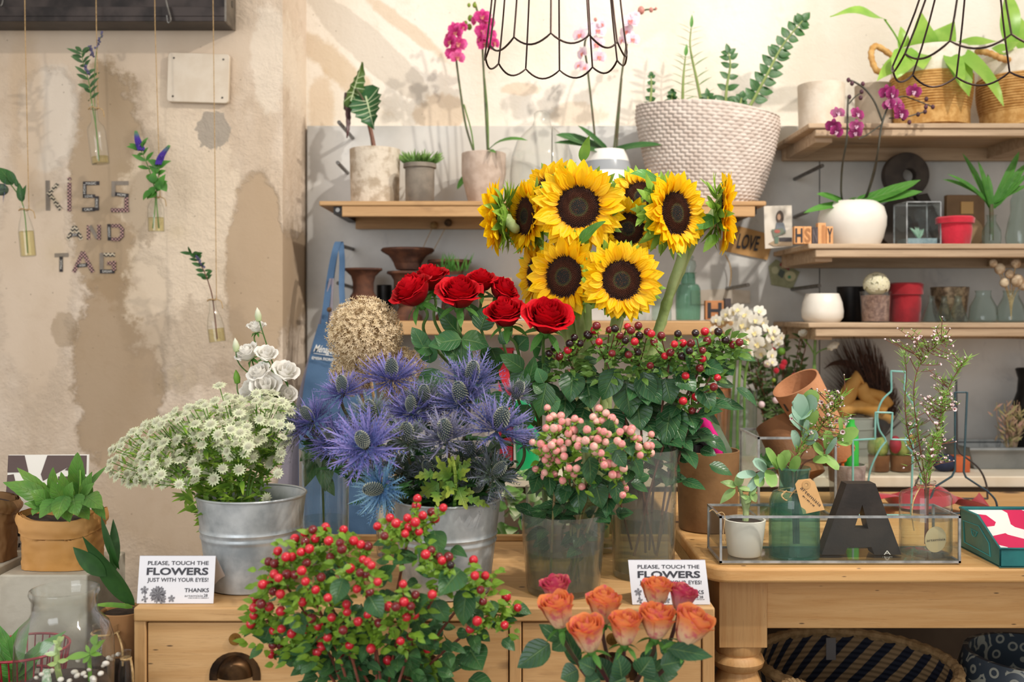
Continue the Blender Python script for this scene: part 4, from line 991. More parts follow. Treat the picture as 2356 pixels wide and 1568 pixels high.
def hbottle(label, top, base, d, pf, tw, water=None, glass=m_glass):
    a, c = P(*base, d), P(*top, d); Mx = frame(a, c - a, V((1, 0, 0))); L = (c - a).length
    t = T('hanging_bottle', label, 'hanging bottle', c)
    pr = [(0, 0)] + [(S(w_, d), L * f) for w_, f in pf]
    part(MB().lathe(pr, 28, Mx), 'glass', glass, t)
    if water:
        pw = [(0, .002)]
        for w_, f in pf:
            if f < water: pw.append((S(w_, d) * .93, max(.002, L * f)))
        pw += [(pw[-1][0], L * water), (0, L * water)]
        part(MB().lathe(pw, 24, Mx), 'water', glassm('stem_water', '#f4f0d4', 1.33, .02), t)
    b = MB(); nk = Mx @ V((0, 0, L * .93)); rn = S(pf[-2][0] + 1.5, d)
    b.tube([nk + (Mx.to_3x3() @ V((rn * cos(q), rn * sin(q), .002 * sin(3 * q)))) for q in [2 * pi * k / 16 for k in range(16)]], .0014, 5, closed=True)
    p0 = nk + (Mx.to_3x3() @ V((rn, 0, 0))); b.tube([p0, P(tw, 60, d), P(tw - 1, -30, d - .01)], .0011, 5); b.tube(cr([p0, p0 + V((.012, 0, -.006)), p0 + V((.016, 0, -.024))], 4), .0012, 5)
    part(b, 'twine', m_twine, t); return t
m_lav = M('lavender_bloom', '#6f6a8c', '#4e4a6a', 60, .8, 0, .3, 200); m_ver = MG('veronica_bloom', '#5c3fae', '#6fae4a', .55, 1.0, '#37237d', 90, .7, .7, .15)
hd = 2.58
hbottle('slim clear bottle with lavender and olive-like leaves, on the second string', (214, 240), (232, 377), hd, [(19, 0), (20, .02), (20, .55), (18, .62), (8, .72), (7.5, .95), (9.5, .96), (9.5, 1)], 222, .12)
t = T('lavender_sprig', 'lavender and grey-green leaves standing in the slim bottle', 'flower sprig', P(226, 365, hd)); bs, bl, bf = MB(), MB(), MB()
spray(bs, bl, [(228, 370), (222, 300), (212, 240), (205, 190), (192, 145), (188, 118)], hd - .002, 10, 30, 10, 'lance', seed=2, skip=.45); bs.tube(cr([P(222, 300, hd), P(217, 200, hd), P(222, 120, hd), P(236, 76, hd)], 6), .0011, 5)
for x0, y0, x1, y1 in ((221, 110, 237, 74), (213, 130, 207, 106), (196, 150, 204, 172)):
    for k in range(14): f = k / 13; q = P(x0 + (x1 - x0) * f + R.uniform(-3, 3), y0 + (y1 - y0) * f, hd - .004 + R.uniform(-.004, .004)); bf.sphere(q, S(R.uniform(1.8, 3.2), hd), 6, 4)
part(bs, 'stem', m_stem, t); part(bl, 'foliage', MG('olive_leaf', '#3f6238', '#54784a', c2='#2f5030', trans=.2), t); part(bf, 'bloom', m_lav, t)
hbottle('tapering milk-style bottle with yellowish water and a blue thistle, at the left edge', (55, 474), (66, 590), hd - .02, [(15, 0), (17, .02), (17, .5), (13, .68), (8, .82), (7.5, .94), (9.5, .95), (9.5, 1)], 58, .5)
t = T('thistle_sprig', 'blue thistle with round leaves in the left-edge bottle', 'flower sprig', P(62, 580, hd)); bs, bl = MB(), MB(); dd = hd - .025
bs.tube(cr([P(64, 582, dd), P(58, 500, dd), P(48, 458, dd), P(22, 420, dd)], 6), .0016, 5)
for a_ in ((52, 465, 44, 420, 18, .5), (50, 462, 60, 425, 14, .3), (30, 425, -2, 385, 34, .3), (34, 422, 18, 390, 18, .3), (40, 430, 36, 408, 10, .2)): lf(bl, *a_[:5], dd, bend=a_[5], shape='ovate', fold=.2)
part(bs, 'stem', m_stem, t); part(bl, 'foliage', m_leafd, t)
b = MB(); r = random.Random(1); c = P(12, 437, dd); ax = V((-.8, -.5, .05))
for i in range(60):
    a = r.uniform(0, 6.28); u = frame(c, ax).to_3x3() @ V((cos(a), sin(a), .25)); b.leaf(c, u, ax, S(r.uniform(16, 36), dd), S(5.5, dd), 'spike', .3, .2, 4, 1)
part(b, 'bract', MG('thistle_far', '#6d7ba8', '#7f86b8', trans=.1), t); b = MB(); b.sphere(c + ax * .01, S(14, dd), 12, 9, (1.2, 1, 1)); part(b, 'cone', M('thistle_cone', '#5a7058', '#3f4f48', 200, .8, 0, .5, 300), t)
hbottle('short wide bottle with violet spikes and basil-like leaves, on the third string', (358, 447), (360, 533), hd, [(17, 0), (18.5, .02), (18.5, .62), (15, .75), (8, .90), (7.5, .95), (9, .96), (9, 1)], 357, .38)
t = T('veronica_sprig', 'violet veronica spikes with green leaves in the short wide bottle', 'flower sprig', P(359, 525, hd)); bs, bl = MB(), MB(); dd = hd - .01
spray(bs, bl, [(352, 525), (358, 450), (345, 395), (328, 352), (322, 340)], dd, 7, 30, 11, 'lance', seed=6, skip=.45); spray(bs, bl, [(366, 525), (360, 450), (365, 400), (366, 378)], dd, 4, 30, 14, 'ovate', seed=7, skip=.5)
for a_ in ((362, 445, 338, 455, 26, .9), (362, 440, 380, 400, 24, .6), (358, 430, 338, 458, 22, .5), (352, 420, 355, 395, 22, .4), (366, 420, 384, 440, 24, .8), (350, 440, 328, 460, 20, 1.2)): lf(bl, *a_[:5], dd - .01, bend=a_[5], fold=.15)
part(bs, 'stem', m_stem, t); part(bl, 'foliage', MG('basil_leaf', '#3f7a2c', '#5b9a3e', c2='#2f6324', trans=.25), t)
for pts in ([(326, 345), (318, 325), (313, 303)], [(366, 378), (372, 358), (389, 336)]):
    b = MB(); c = cr([P(x, y, dd) for x, y in pts], 10); n_ = len(c)
    for i, p in enumerate(c):
        for k in range(9): a = k * .7 + i * 2.4; rr = S(6.5 * (1 - (i / n_) ** 2) + 1, dd); q = p + V((rr * cos(a), rr * sin(a), 0)); b.sphere(q, S(1.9, dd), 5, 3, (1, 1, 1.3), g=i / n_)
    part(b, 'bloom_spike', m_ver, t)
hbottle('slender clear bottle with a leafy sprig, lowest on the fourth string', (487, 682), (501, 787), hd, [(17, 0), (19, .02), (19, .35), (16, .52), (8, .74), (7, .94), (9, .95), (9, 1)], 491, .3)
t = T('leafy_sprig', 'small-leaved green sprig leaning left in the lowest hanging bottle', 'flower sprig', P(496, 780, hd)); bs, bl = MB(), MB()
spray(bs, bl, [(500, 780), (490, 690), (480, 650), (468, 620), (450, 590), (440, 583)], hd - .005, 9, 24, 9, 'lance', seed=9, skip=.45); part(bs, 'stem', m_stemb, t); part(bl, 'foliage', m_leafd, t)
b = MB()
for k in range(16): f = k / 15; b.sphere(P(452 + 16 * f + R.uniform(-3, 3), 588 + 26 * f, hd - .01), S(R.uniform(2, 3), hd), 6, 4)
part(b, 'bloom', m_lav, t)

# ------------------------------------------------------------------ KISS AND TAG in tape
def tape_mat(name, kind):
    n = NT(name); sx = n.node('ShaderNodeSeparateXYZ'); n.put(sx.inputs[0], n.pos()); x, z = sx.outputs[0], sx.outputs[2]
    if kind == 'zig':
        tri = n.math('PINGPONG', x, .0055); f = n.math('FRACT', n.math('MULTIPLY', n.math('ADD', z, tri), 100)); n.base(n.mix(n.math('GREATER_THAN', f, .5), '#2a2626', '#cdbfa8'))
    elif kind == 'lattice':
        a = n.math('FRACT', n.math('MULTIPLY', n.math('ADD', x, z), 110)); c = n.math('FRACT', n.math('MULTIPLY', n.math('SUBTRACT', x, z), 110))
        n.base(n.mix(n.math('MULTIPLY', n.math('GREATER_THAN', a, .35), n.math('GREATER_THAN', c, .35)), '#2f2428', '#c49a94'))
    n.set(Roughness=.8); return n.mat
tp = {'g': M('grey_tape', '#90857a', '#867b70', 60, .8), 'k': M('black_tape', '#2b2628', '#3a3335', 60, .7), 'z': tape_mat('zigzag_tape', 'zig'), 'l': tape_mat('lattice_tape', 'lattice')}
wd = LW - .0006
def letter(ch, label, strips):
    cx = sum(q[0] + q[2] for q in strips) / (2 * len(strips)); cy = sum(q[1] + q[3] for q in strips) / (2 * len(strips))
    t = T('tape_letter', label, 'tape letter', P(cx, cy, wd), 'washi tape letters on the plaster')
    for i, q in enumerate(strips):
        x0, y0, x1, y1, w_, k = q[:6]; a, c = P(x0, y0, wd - .0006 * i), P(x1, y1, wd - .0006 * i); ux = (c - a).normalized(); uz = V((-ux.z, 0, ux.x)); h = S(w_, wd) / 2
        pl_ = [(0, -h), ((c - a).length, -h), ((c - a).length, h), (0, h)]; b = MB(); b.prism(pl_, a, ux, uz, (0, -1, 0), .0005); o = part(b, 'tape_strip', tp[k], t)
        if len(q) > 6:
            lx = V((ux.x, 0, ux.z)); lx = lx if (lx.x > .3 or abs(lx.z) > .5) else -lx; mid = (a + c) / 2 + V((0, -.0008, 0)); b = MB(); text(b, q[6], mid - V((-lx.z, 0, lx.x)) * S(0, wd), lx, V((-lx.z, 0, lx.x)), (c - a).length * .62, S(5.5, wd)); sub(mesh(b, 'lettering', m_whiteink, ORG[t]), 'lettering', o)
letter('K', 'tape letter K of the word KISS, grey bar and zigzag arms', [(110, 415, 111, 484, 10, 'g'), (134, 423, 110, 448, 9, 'z'), (112, 443, 140, 482, 9, 'z')])
letter('I', 'tape letter i of the word KISS with a separate dot', [(160, 420, 160, 486, 9, 'l'), (156, 411, 164, 411, 6, 'l')])
letter('S', 'black tape letter S, the first S of KISS with printed words', [(191, 422, 229, 421, 9, 'k', 'MAGIC'), (195, 418, 195, 452, 8, 'k', 'HIGH'), (191, 451, 219, 451, 8, 'k', 'LOVE'), (223, 451, 223, 484, 9, 'k', 'PEACE'), (189, 482, 218, 481, 9, 'k', 'CALM')])
letter('S', 'grey and lattice tape letter S, the last letter of KISS', [(257, 421, 296, 421, 9, 'g'), (262, 417, 261, 452, 9, 'g'), (265, 446, 296, 450, 9, 'k', 'HOPE'), (291, 454, 291, 487, 9, 'l'), (255, 483, 297, 483, 9, 'l')])
letter('A', 'zigzag tape letter A of the word AND', [(172, 520, 156, 552, 9, 'z'), (172, 520, 188, 551, 9, 'z'), (164, 540, 181, 540, 7, 'k', 'JOY')])
letter('N', 'lattice tape letter N of the word AND', [(204, 518, 204, 551, 8, 'l'), (207, 519, 224, 548, 8, 'g'), (228, 517, 228, 551, 8, 'l')])
letter('D', 'tape letter D of the word AND with a black bar', [(251, 515, 252, 553, 8, 'k', 'HARMONY'), (256, 519, 276, 519, 8, 'l'), (273, 517, 284, 530, 8, 'l'), (281, 527, 281, 544, 8, 'l'), (283, 540, 272, 552, 8, 'l'), (256, 550, 276, 550, 8, 'l')])
letter('T', 'tape letter T of the word TAG with a grey cross bar', [(126, 587, 158, 586, 9, 'g'), (141, 625, 141, 590, 8, 'k', 'MAGIC')])
letter('A', 'lattice tape letter A of the word TAG', [(191, 579, 170, 626, 9, 'l'), (191, 579, 214, 626, 9, 'l'), (178, 611, 201, 609, 8, 'k', 'WISH')])
letter('G', 'tape letter G of the word TAG with a zigzag top', [(230, 586, 265, 586, 9, 'z'), (234, 582, 234, 624, 9, 'g'), (230, 624, 264, 624, 9, 'k', 'DREAM'), (262, 600, 263, 622, 9, 'l'), (247, 605, 267, 605, 8, 'l')])

# ------------------------------------------------------------------ corner on the concrete blocks
d = 1.90
t = T('poster_board', 'brown and white patterned board leaning behind the paper bags', 'board', P(105, 1255, 1.93))
def bp(x, y): f = (1250 - y) / 205; return P(x, y, 1.88 + .06 * f)
def board(name, poly, mt, lift): b = MB(); q = [bp(x, y) + V((0, -lift, 0)) for x, y in poly]; n = len(q); b.add(q + [p + V((0, .003, 0)) for p in q], [tuple(range(n))[::-1], tuple(range(n, 2 * n))] + [(i, (i + 1) % n, (i + 1) % n + n, i + n) for i in range(n)]); return part(b, name, mt, t)
board('board', [(20, 1046), (205, 1045), (200, 1265), (8, 1265)], M('board_white', '#e9e4dc'), 0); mb_ = M('board_brown', '#5b4844', '#54413e', 10, .6)
for pl_ in ([(20, 1047), (57, 1047), (66, 1085), (18, 1086)], [(110, 1047), (200, 1047), (199, 1090), (150, 1080), (160, 1072), (100, 1105), (95, 1090)], [(18, 1092), (32, 1090), (45, 1145), (14, 1143)], [(62, 1110), (85, 1112), (82, 1140), (62, 1148)], [(135, 1095), (199, 1095), (199, 1150), (132, 1140)]): board('print', pl_, mb_, .0015)
board('print', [(30, 1178), (60, 1190), (60, 1232), (27, 1232)], M('board_black', '#1d1a1c'), .0015)
b = MB(); text(b, 'artemisia', bp(100, 1250) + V((0, -.0025, 0)), (1, 0, 0), (0, .28, 1), S(150, 1.88), S(15, 1.88)); part(b, 'lettering', m_ink, t)
def paperbag(label, cx, d, zb, ytop, wt, wb, mt, fold, sd, py=.75):
    t = T('paper_bag', label, 'paper bag', ((cx - 1178) / F * d, d, zb)); zt_ = zpx(ytop, d); zf = zpx(ytop + fold, d); c = P(cx, 0, d)
    def pt(u, v, k=0):
        a = 2 * pi * u; x = abs(cos(a)) ** .6 * (1 if cos(a) > 0 else -1); y = abs(sin(a)) ** .6 * (1 if sin(a) > 0 else -1)
        w_ = S(wb + (wt - wb) * v, d) * (1 + .045 * noise.noise(V((cos(a) * 2 + sd, sin(a) * 2, v * 4)))) + k + .0025 * noise.noise(V((cos(a) * 7, sin(a) * 7 + sd, v * 11)))
        return V((c.x + x * w_, d + y * w_ * py, zb + .001 + v * (zt_ - zb) + .006 * (v > .6) * sin(a * 2 + sd)))
    b = MB(); b.grid(lambda u, v: pt(u, v), 72, 22, wrap=True); b.grid(lambda u, v: pt(u, 1 - v * .25, -.003), 72, 4, wrap=True); b.add([pt(k / 24, 0) for k in range(24)], [tuple(range(24))[::-1]]); part(b, 'bag', mt, t, sharp=0)
    b = MB(); f0 = 1 - (zt_ - zf) / (zt_ - zb); b.grid(lambda u, v: pt(u, 1 - v * (1 - f0), .0015 + .005 * sin(pi * min(1, v * 1.1)) + .002), 72, 8, wrap=True); part(b, 'cuff', mt, t, sharp=0)
    b = MB(); b.add([pt(k / 24, .9, -.006) for k in range(24)], [tuple(range(24))]); part(b, 'soil', m_soil, t); return t
m_kb = M('kraft_bag', '#d6a165', '#c9924f', 9, .7, 0, .35, 24, .3); zBk = EYE - .46
d = 1.82
t = paperbag('kraft paper bag with a folded cuff holding bright green leaves', 146, d, zBk, 1180, 84, 83, m_kb, 40, 1.3)
m_bagleaf = MG('bag_leaf', '#4c8438', '#6fa44a', c2='#8fae4a', nsc=22, rough=.36, trans=.3, vein=.25)
for x0, y0, x1, y1, w_, dd, bd, sh in ((110, 1150, 8, 1108, 46, 1.80, .5, 'ovate'), (125, 1160, 40, 1075, 30, 1.82, .7, 'lance'), (185, 1140, 178, 1040, 62, 1.84, .3, 'heart'), (190, 1150, 248, 1068, 18, 1.86, .6, 'lance'), (130, 1150, 122, 1074, 38, 1.83, .6, 'heart'),
    (165, 1160, 140, 1085, 34, 1.82, .4, 'ovate'), (200, 1160, 212, 1085, 46, 1.80, .4, 'ovate'), (120, 1165, 70, 1128, 50, 1.76, .6, 'ovate'), (150, 1160, 118, 1105, 40, 1.77, .3, 'ovate'), (165, 1165, 165, 1108, 44, 1.76, .6, 'ovate'), (185, 1165, 215, 1110, 40, 1.78, .5, 'ovate'),
    (110, 1170, 55, 1158, 30, 1.75, .6, 'ovate'), (135, 1150, 90, 1190, 44, 1.74, .8, 'ovate'), (150, 1140, 132, 1195, 44, 1.73, .7, 'ovate'), (170, 1140, 178, 1185, 50, 1.74, .9, 'ovate'), (200, 1140, 236, 1170, 44, 1.74, .9, 'ovate'), (95, 1165, 75, 1185, 26, 1.74, .5, 'ovate'), (215, 1150, 243, 1195, 26, 1.78, .9, 'ovate'), (150, 1150, 160, 1200, 40, 1.75, .5, 'ovate'), (180, 1160, 205, 1195, 36, 1.76, .5, 'ovate')):
    part(lf(MB(), x0, y0, x1, y1, w_, dd, dd - .03, bd, shape=sh, fold=.15, jag=.12, wave=.04, nl=14, ph=x1, jn=6), 'leaf', m_bagleaf, t)
b = MB()
for x0, y0, x1, y1 in ((150, 1175, 125, 1085), (175, 1175, 185, 1075), (150, 1175, 100, 1110), (185, 1175, 205, 1100), (140, 1175, 105, 1150), (170, 1175, 165, 1110)): b.tube(cr([P(x0, y0, 1.83), P((x0 + x1) / 2 + 4, (y0 + y1) / 2, 1.81), P(x1, y1, 1.82)], 5), .0016, 5)
part(b, 'stem', m_leafl, t)
paperbag('dark kraft paper bag cut off by the left frame edge', -36, 1.83, EYE - .452, 1146, 66, 64, M('kraft_bag_dark', '#8f6b46', '#7c5a38', 9, .75, 0, .35, 24, .3), 30, 4.1)
# staghorn plant in a kraft pot
d = 1.68
t = T('staghorn_plant', 'dark forked strap-leaved plant in a brown paper pot behind the glass jar', 'potted plant', ((285 - 1178) / F * d, d, .615))
part(lp(285, d, [(0, -.616), (40, -.616), (52, 1402), (50, 1400), (46, 1404), (36, -.64), (0, -.64)], 32, wob=lambda a, z: 1 + .03 * noise.noise(V((cos(a) * 2, sin(a) * 2, z * 20)))), 'pot_body', M('paper_pot', '#a97a4e', '#946740', 9, .8, 0, .3, 30), t); part(MB().lathe([(0, zpx(1408, d)), (S(46, d), zpx(1408, d))], 24, at(285, d)), 'soil', m_soil, t)
m_stag = MG('staghorn_green', '#3d6a30', '#355c30', c2='#274a26', rough=.5, trans=.15)
b = MB(); b.leaf(P(310, 1392, d), (-.5, -.1, .86), (-.5, -.8, .1), S(200, d), S(64, d), 'ovate', -.15, .3, 16, 2); part(b, 'leaf', m_stag, t)
part(lf(MB(), 275, 1310, 232, 1185, 30, d - .005, d - .01, .1, nrm=(-.5, -.8, 0), shape='lance', fold=.2), 'leaf', m_stag, t)
part(lf(MB(), 262, 1320, 261, 1193, 26, d - .006, d + .01, .2, nrm=(.6, -.7, 0), shape='lance', fold=.3), 'leaf', m_stag, t)
part(lf(MB(), 245, 1325, 168, 1258, 40, d - .008, d - .02, .2, nrm=(-.2, -.8, .3), shape='lance', fold=.2), 'leaf', m_stag, t)
part(lf(MB(), 305, 1396, 215, 1390, 12, d - .01, d - .02, .6, shape='strap', fold=.2), 'leaf', m_leafl, t)
# terrarium jar
d = 1.50; zj = .616
t = T('terrarium_jar', 'big wide-mouthed glass jar planted with succulents and white pebbles', 'terrarium', ((149 - 1178) / F * d, d, zj))
part(lp(149, d, [(0, -zj), (92, -(zj + .001)), (106, -(zj + .012)), (108, 1530), (106, 1470), (96, 1437), (76, 1416), (70, 1402), (70, 1376), (74, 1368), (77, 1360), (75, 1353), (71, 1352), (68, 1358), (67, 1376), (67, 1404), (74, 1420), (92, 1441), (102, 1472)], 48), 'glass', m_glass, t)
zs = zpx(1575, d)
part(lp(149, d, [(0, -(zj + .004)), (98, -(zj + .004)), (101, -(zs - .008)), (94, -(zs + .004)), (60, -(zs + .012)), (0, -(zs + .006))], 32), 'soil', m_soil, t)
m_peb = M('white_pebble', '#e6e0d6', '#c9c1b4', 20, .6); r = random.Random(21)
def pebble(x, y, dd, s_): b = MB(); b.sphere(P(x, y, dd), S(s_, dd), 9, 7, (1, .9, .7), rot=Euler((r.uniform(-.5, .5), r.uniform(-.5, .5), r.uniform(0, 3))).to_matrix()); return b
for x, y, s_ in ((96, 1550, 8), (84, 1558, 7), (118, 1543, 9), (172, 1545, 10), (178, 1553, 10), (192, 1548, 8), (197, 1555, 6), (215, 1560, 11), (232, 1548, 9), (244, 1525, 10), (238, 1530, 7), (180, 1518, 8), (215, 1566, 9), (140, 1562, 9), (205, 1540, 7), (160, 1565, 8)): part(pebble(x, y, d - .035 + r.uniform(0, .03) * (y < 1548), s_ * .85), 'pebble', m_peb, t)
b = MB(); b.tube(cr([P(139, 1566, d), P(132, 1530, d), P(131, 1490, d), P(140, 1466, d)], 5), [.0045] * 16, 8)
for a_ in ((132, 1502, 102, 1503, 13), (133, 1520, 158, 1517, 12), (132, 1525, 108, 1528, 12), (132, 1490, 144, 1492, 9), (136, 1474, 148, 1462, 10), (134, 1480, 122, 1472, 9)): lf(b, *a_, d - .005, bend=.3, shape='lance', fold=-.3)
part(b, 'succulent', M('succulent_pale', '#b7cc7a', '#9db965', 30, .5, trans=.1), t)
b = MB(); b.tube([P(208, 1566, d - .01), P(206, 1520, d - .01), P(205, 1498, d - .01)], .003, 6)
for a_ in ((207, 1504, 150, 1514, 18, .4), (207, 1502, 242, 1470, 18, .2), (207, 1503, 235, 1505, 12, .2), (207, 1508, 190, 1524, 15, .3), (213, 1482, 225, 1458, 22, 0), (205, 1500, 198, 1482, 9, 0)): lf(b, *a_[:5], d - .015, bend=a_[5], shape='ovate' if a_[4] > 20 else 'lance', fold=.2)
part(b, 'succulent', m_leafl, t)
b = MB(); b.tube([P(108, 1568, d - .03), P(107, 1540, d - .03)], [.007, .005], 9); part(b, 'cactus', M('cactus_fuzz', '#8fb089', '#d9e0cf', 200, .9, 0, .6, 300), t)
# two small jars behind it
for cx, d, yt, wd_, lb, tw in ((243, 1.64, 1436, 44, 'glass jar of soil and white pebbles with a twine neck behind the big jar', 1), (290, 1.60, 1496, 18, 'tiny glass jar beside the drawer cabinet end', 1)):
    t = T('soil_jar', lb, 'jar', ((cx - 1178) / F * d, d, .615))
    part(lp(cx, d, [(0, -.616), (wd_ * .9, -.616), (wd_, -.63), (wd_, yt + 50), (wd_ * .7, yt + 22), (wd_ * .62, yt + 16), (wd_ * .62, yt + 4), (wd_ * .66, yt), (wd_ * .55, yt + 2)], 32), 'glass', m_glass, t)
    part(lp(cx, d, [(0, -.618), (wd_ * .86, -.618), (wd_ * .94, -.635), (wd_ * .94, yt + 82), (0, yt + 80)], 24), 'soil', m_soil, t)
    b = MB(); b.lathe([(S(wd_ * .66, d), zpx(yt + 20, d)), (S(wd_ * .74, d), zpx(yt + 17, d)), (S(wd_ * .66, d), zpx(yt + 14, d))], 20, at(cx, d)); b.tube(cr([P(cx + wd_ * .6, yt + 18, d - .01), P(cx + wd_ * .85, yt + 50, d - .03), P(cx + wd_ * .9, yt + 95, d - .03)], 6), .0018, 5); part(b, 'twine', m_twine, t)
    if wd_ > 30:
        for x, y in ((262, 1508), (272, 1504), (258, 1515), (250, 1512)): part(pebble(x, y, d - .02, 6.5), 'pebble', m_peb, t)
# red wire basket with leaves
d = 1.64
t = T('wire_basket', 'red wire basket of green leaves behind the big glass jar', 'basket', ((52 - 1178) / F * d, d, .616)); m_redw = M('red_wire', '#b3283a', '#8e1c2a', 60, .45, .1)
cxx = (52 - 1178) / F * d
def circ(rr, z): return [V((cxx + rr * cos(2 * pi * k / 40), d + rr * sin(2 * pi * k / 40), z)) for k in range(40)]
r1, r2, z1, z2 = S(100, d), S(82, d), zpx(1488, d), .619
b = MB(); b.tube(circ(r1, z1), .0022, 6, closed=True); part(b, 'rim', m_redw, t); b = MB(); b.tube(circ(r2, z2), .0025, 6, closed=True); b.tube(circ(r2 * .98, zpx(1560, d)), .003, 6, closed=True); part(b, 'base_ring', m_redw, t)
b = MB()
for k in range(36): a = 2 * pi * k / 36; b.tube([(cxx + r1 * cos(a), d + r1 * sin(a), z1), (cxx + r2 * cos(a), d + r2 * sin(a), z2)], .0013, 5)
part(b, 'wire_side', m_redw, t)
for a_ in ((60, 1560, -10, 1428, 34, .2), (20, 1560, 68, 1420, 60, .5), (40, 1560, -20, 1470, 44, .6), (40, 1570, 30, 1500, 40, .3), (60, 1570, 90, 1475, 36, .4), (30, 1560, 150, 1450, 40, .5), (20, 1570, 10, 1520, 30, .3)): part(lf(MB(), *a_[:5], d, bend=a_[5], nl=10), 'leaf', m_leafm, t)

# ------------------------------------------------------------------ apron and cloth on the peg
d = 2.66; m_denim = M('blue_denim', '#4d6a8b', '#385473', 7, .85, 0, .3, 400); m_cloth = M('grey_linen', '#8d8691', '#7b7480', 7, .9, 0, .25, 300)
def drape(b, L_, R_, d0, amp, nf, ph, th=.004):
    """cloth between two edge curves given as px points"""
    A = cr([P(x, y, d0) for x, y in L_], 8); B = cr([P(x, y, d0) for x, y in R_], 8); n = min(len(A), len(B)) - 1
    def pt(u, v): j = int(round(v * n)); return A[j].lerp(B[j], u) + V((0, -amp * (.4 + v) * sin(u * nf + ph + v * 1.2), 0))
    b.grid(pt, 28, n); b.grid(lambda u, v: pt(1 - u, v) + V((0, th, 0)), 28, n); return b
t = T('grey_cloth', 'long grey linen cloth hanging behind the denim apron', 'cloth', P(770, 560, 2.72))
part(drape(MB(), [(758, 640), (740, 720), (705, 840), (665, 1000), (638, 1120), (620, 1190)], [(768, 640), (765, 715), (768, 850), (775, 1000), (785, 1120), (790, 1190)], 2.68, .006, 9, .5), 'cloth', m_cloth, t)
t = T('denim_apron', 'blue denim apron hung by its straps from the wall peg', 'apron', P(780, 565, 2.70))
part(drape(MB(), [(733, 745), (718, 800), (700, 890), (690, 1000), (690, 1130), (700, 1238)], [(835, 748), (850, 800), (865, 890), (870, 1000), (868, 1130), (866, 1238)], d, .007, 8, 1.2), 'bib', m_denim, t)
def strap(pts, w_=15): 
    c = cr([P(x, y, dd) for x, y, dd in pts], 8); b = MB(); n = len(c) - 1
    for k in (0, .003): b.grid(lambda u, v: c[int(round(v * n))] + V(((u - .5) * S(w_, d), k + .002 * sin(u * 3), 0)), 3, n)
    return part(b, 'strap', m_denim, t)
strap([(744, 765, 2.66), (752, 690, 2.67), (764, 610, 2.70), (776, 560, 2.738), (784, 557, 2.745)]); strap([(784, 557, 2.745), (787, 600, 2.71), (786, 660, 2.68), (790, 720, 2.665), (795, 760, 2.66)], 13); strap([(774, 566, 2.745), (762, 650, 2.70), (752, 735, 2.68)], 11)
b = MB(); text(b, 'Ménagère', P(751, 803, d - .0125), (1, 0, -.13), (.2, 0, 1), S(56, d), S(17, d), .01, .35, .001); text(b, 'EMISIA FIORIST', P(745, 825, d - .0125), (1, 0, -.1), (.1, 0, 1), S(54, d), S(6.5, d), .01, 0, .001)
b.tube([P(722, 812, d - .013), P(775, 820, d - .013)], .0008, 4); part(b, 'lettering', m_whiteink, t)
b = MB(); b.lathe([(0, 0), (.006, 0), (.007, .002), (0, .003)], 14, frame(P(758, 712, d - .012), (0, -1, 0))); part(b, 'button', m_brass, t)
# ------------------------------------------------------------------ leaded planter box on the table and what stands in it
d = 1.822; bx0, bx1 = (1658 - 1178) / F * d, (2207 - 1178) / F * d; by1 = 1.935; zb = zT + .001
glassbox('glass_planter', 'long low leaded glass planter box at the front of the table', bx0, bx1, d, by1, zb, zb + .0865, .0042)
b = MB(); b.tube(cr([P(1650, 1182, 1.815), P(1640, 1172, 1.815), P(1632, 1176, 1.81)], 4), .0008, 4); b.tube(cr([P(1650, 1180, 1.815), P(1662, 1178, 1.815), P(1668, 1190, 1.812), P(1664, 1225, 1.812), P(1668, 1250, 1.812)], 5), .0009, 4)
solo(b, 'twine_scrap', m_twine, 'scrap of twine knotted on the left corner of the planter box', 'twine')
zi = zb + .0055
d = 1.872
t = pot('potted_jade', 'jade succulent in a small white pot at the left end of the planter box', 'potted plant', 1713, d, zi, 1192, 48, 38, m_white, th=5)
b = MB(); b.tube(cr([P(1714, 1205, d), P(1716, 1170, d), P(1704, 1130, d), P(1695, 1100, d)], 5), [.006] * 8 + [.0035] * 8, 8); b.tube(cr([P(1716, 1180, d), P(1724, 1150, d), P(1728, 1130, d)], 4), .004, 7); part(b, 'stem', M('jade_stem', '#a9b982', '#8fa36a', 20, .5), t)
b = MB()
for a_ in ((1694, 1118, 1657, 1108, 20, .3), (1692, 1124, 1656, 1158, 20, .6), (1698, 1118, 1695, 1090, 18, .1), (1700, 1122, 1733, 1128, 14, .2), (1690, 1126, 1672, 1148, 12, .5), (1728, 1134, 1740, 1155, 20, .4), (1726, 1136, 1742, 1122, 14, .2), (1724, 1140, 1715, 1158, 18, .4), (1720, 1146, 1704, 1140, 14, .3), (1698, 1116, 1712, 1098, 12, .2)): lf(b, *a_[:5], d - .012, bend=a_[5], shape='ovate', fold=.3)
part(b, 'foliage', MG('jade_leaf', '#86a860', '#a9c283', c2='#6f934c', trans=.15), t)
d = 1.88
t = T('green_bottle', 'wide green glass bottle with a kraft tag in the planter box', 'bottle', ((1827 - 1178) / F * d, d, zi))
part(lp(1827, d, [(0, -(zi + .001)), (54, -(zi + .001)), (57, 1275), (57, 1165), (55, 1148), (48, 1132), (36, 1126), (34, 1118), (34, 1092), (36, 1082), (38, 1077), (36, 1073)], 40), 'glass', glassm('aqua_bottle', '#c2e2d8', haze=.14, hazec='#6fb3a4'), t)
part(lp(1827, d, [(0, -(zi + .003)), (53, -(zi + .003)), (54, 1275), (54, 1165), (0, 1165)], 32), 'water', glassm('bottle_water', '#e8f4ee', 1.33, .02), t)
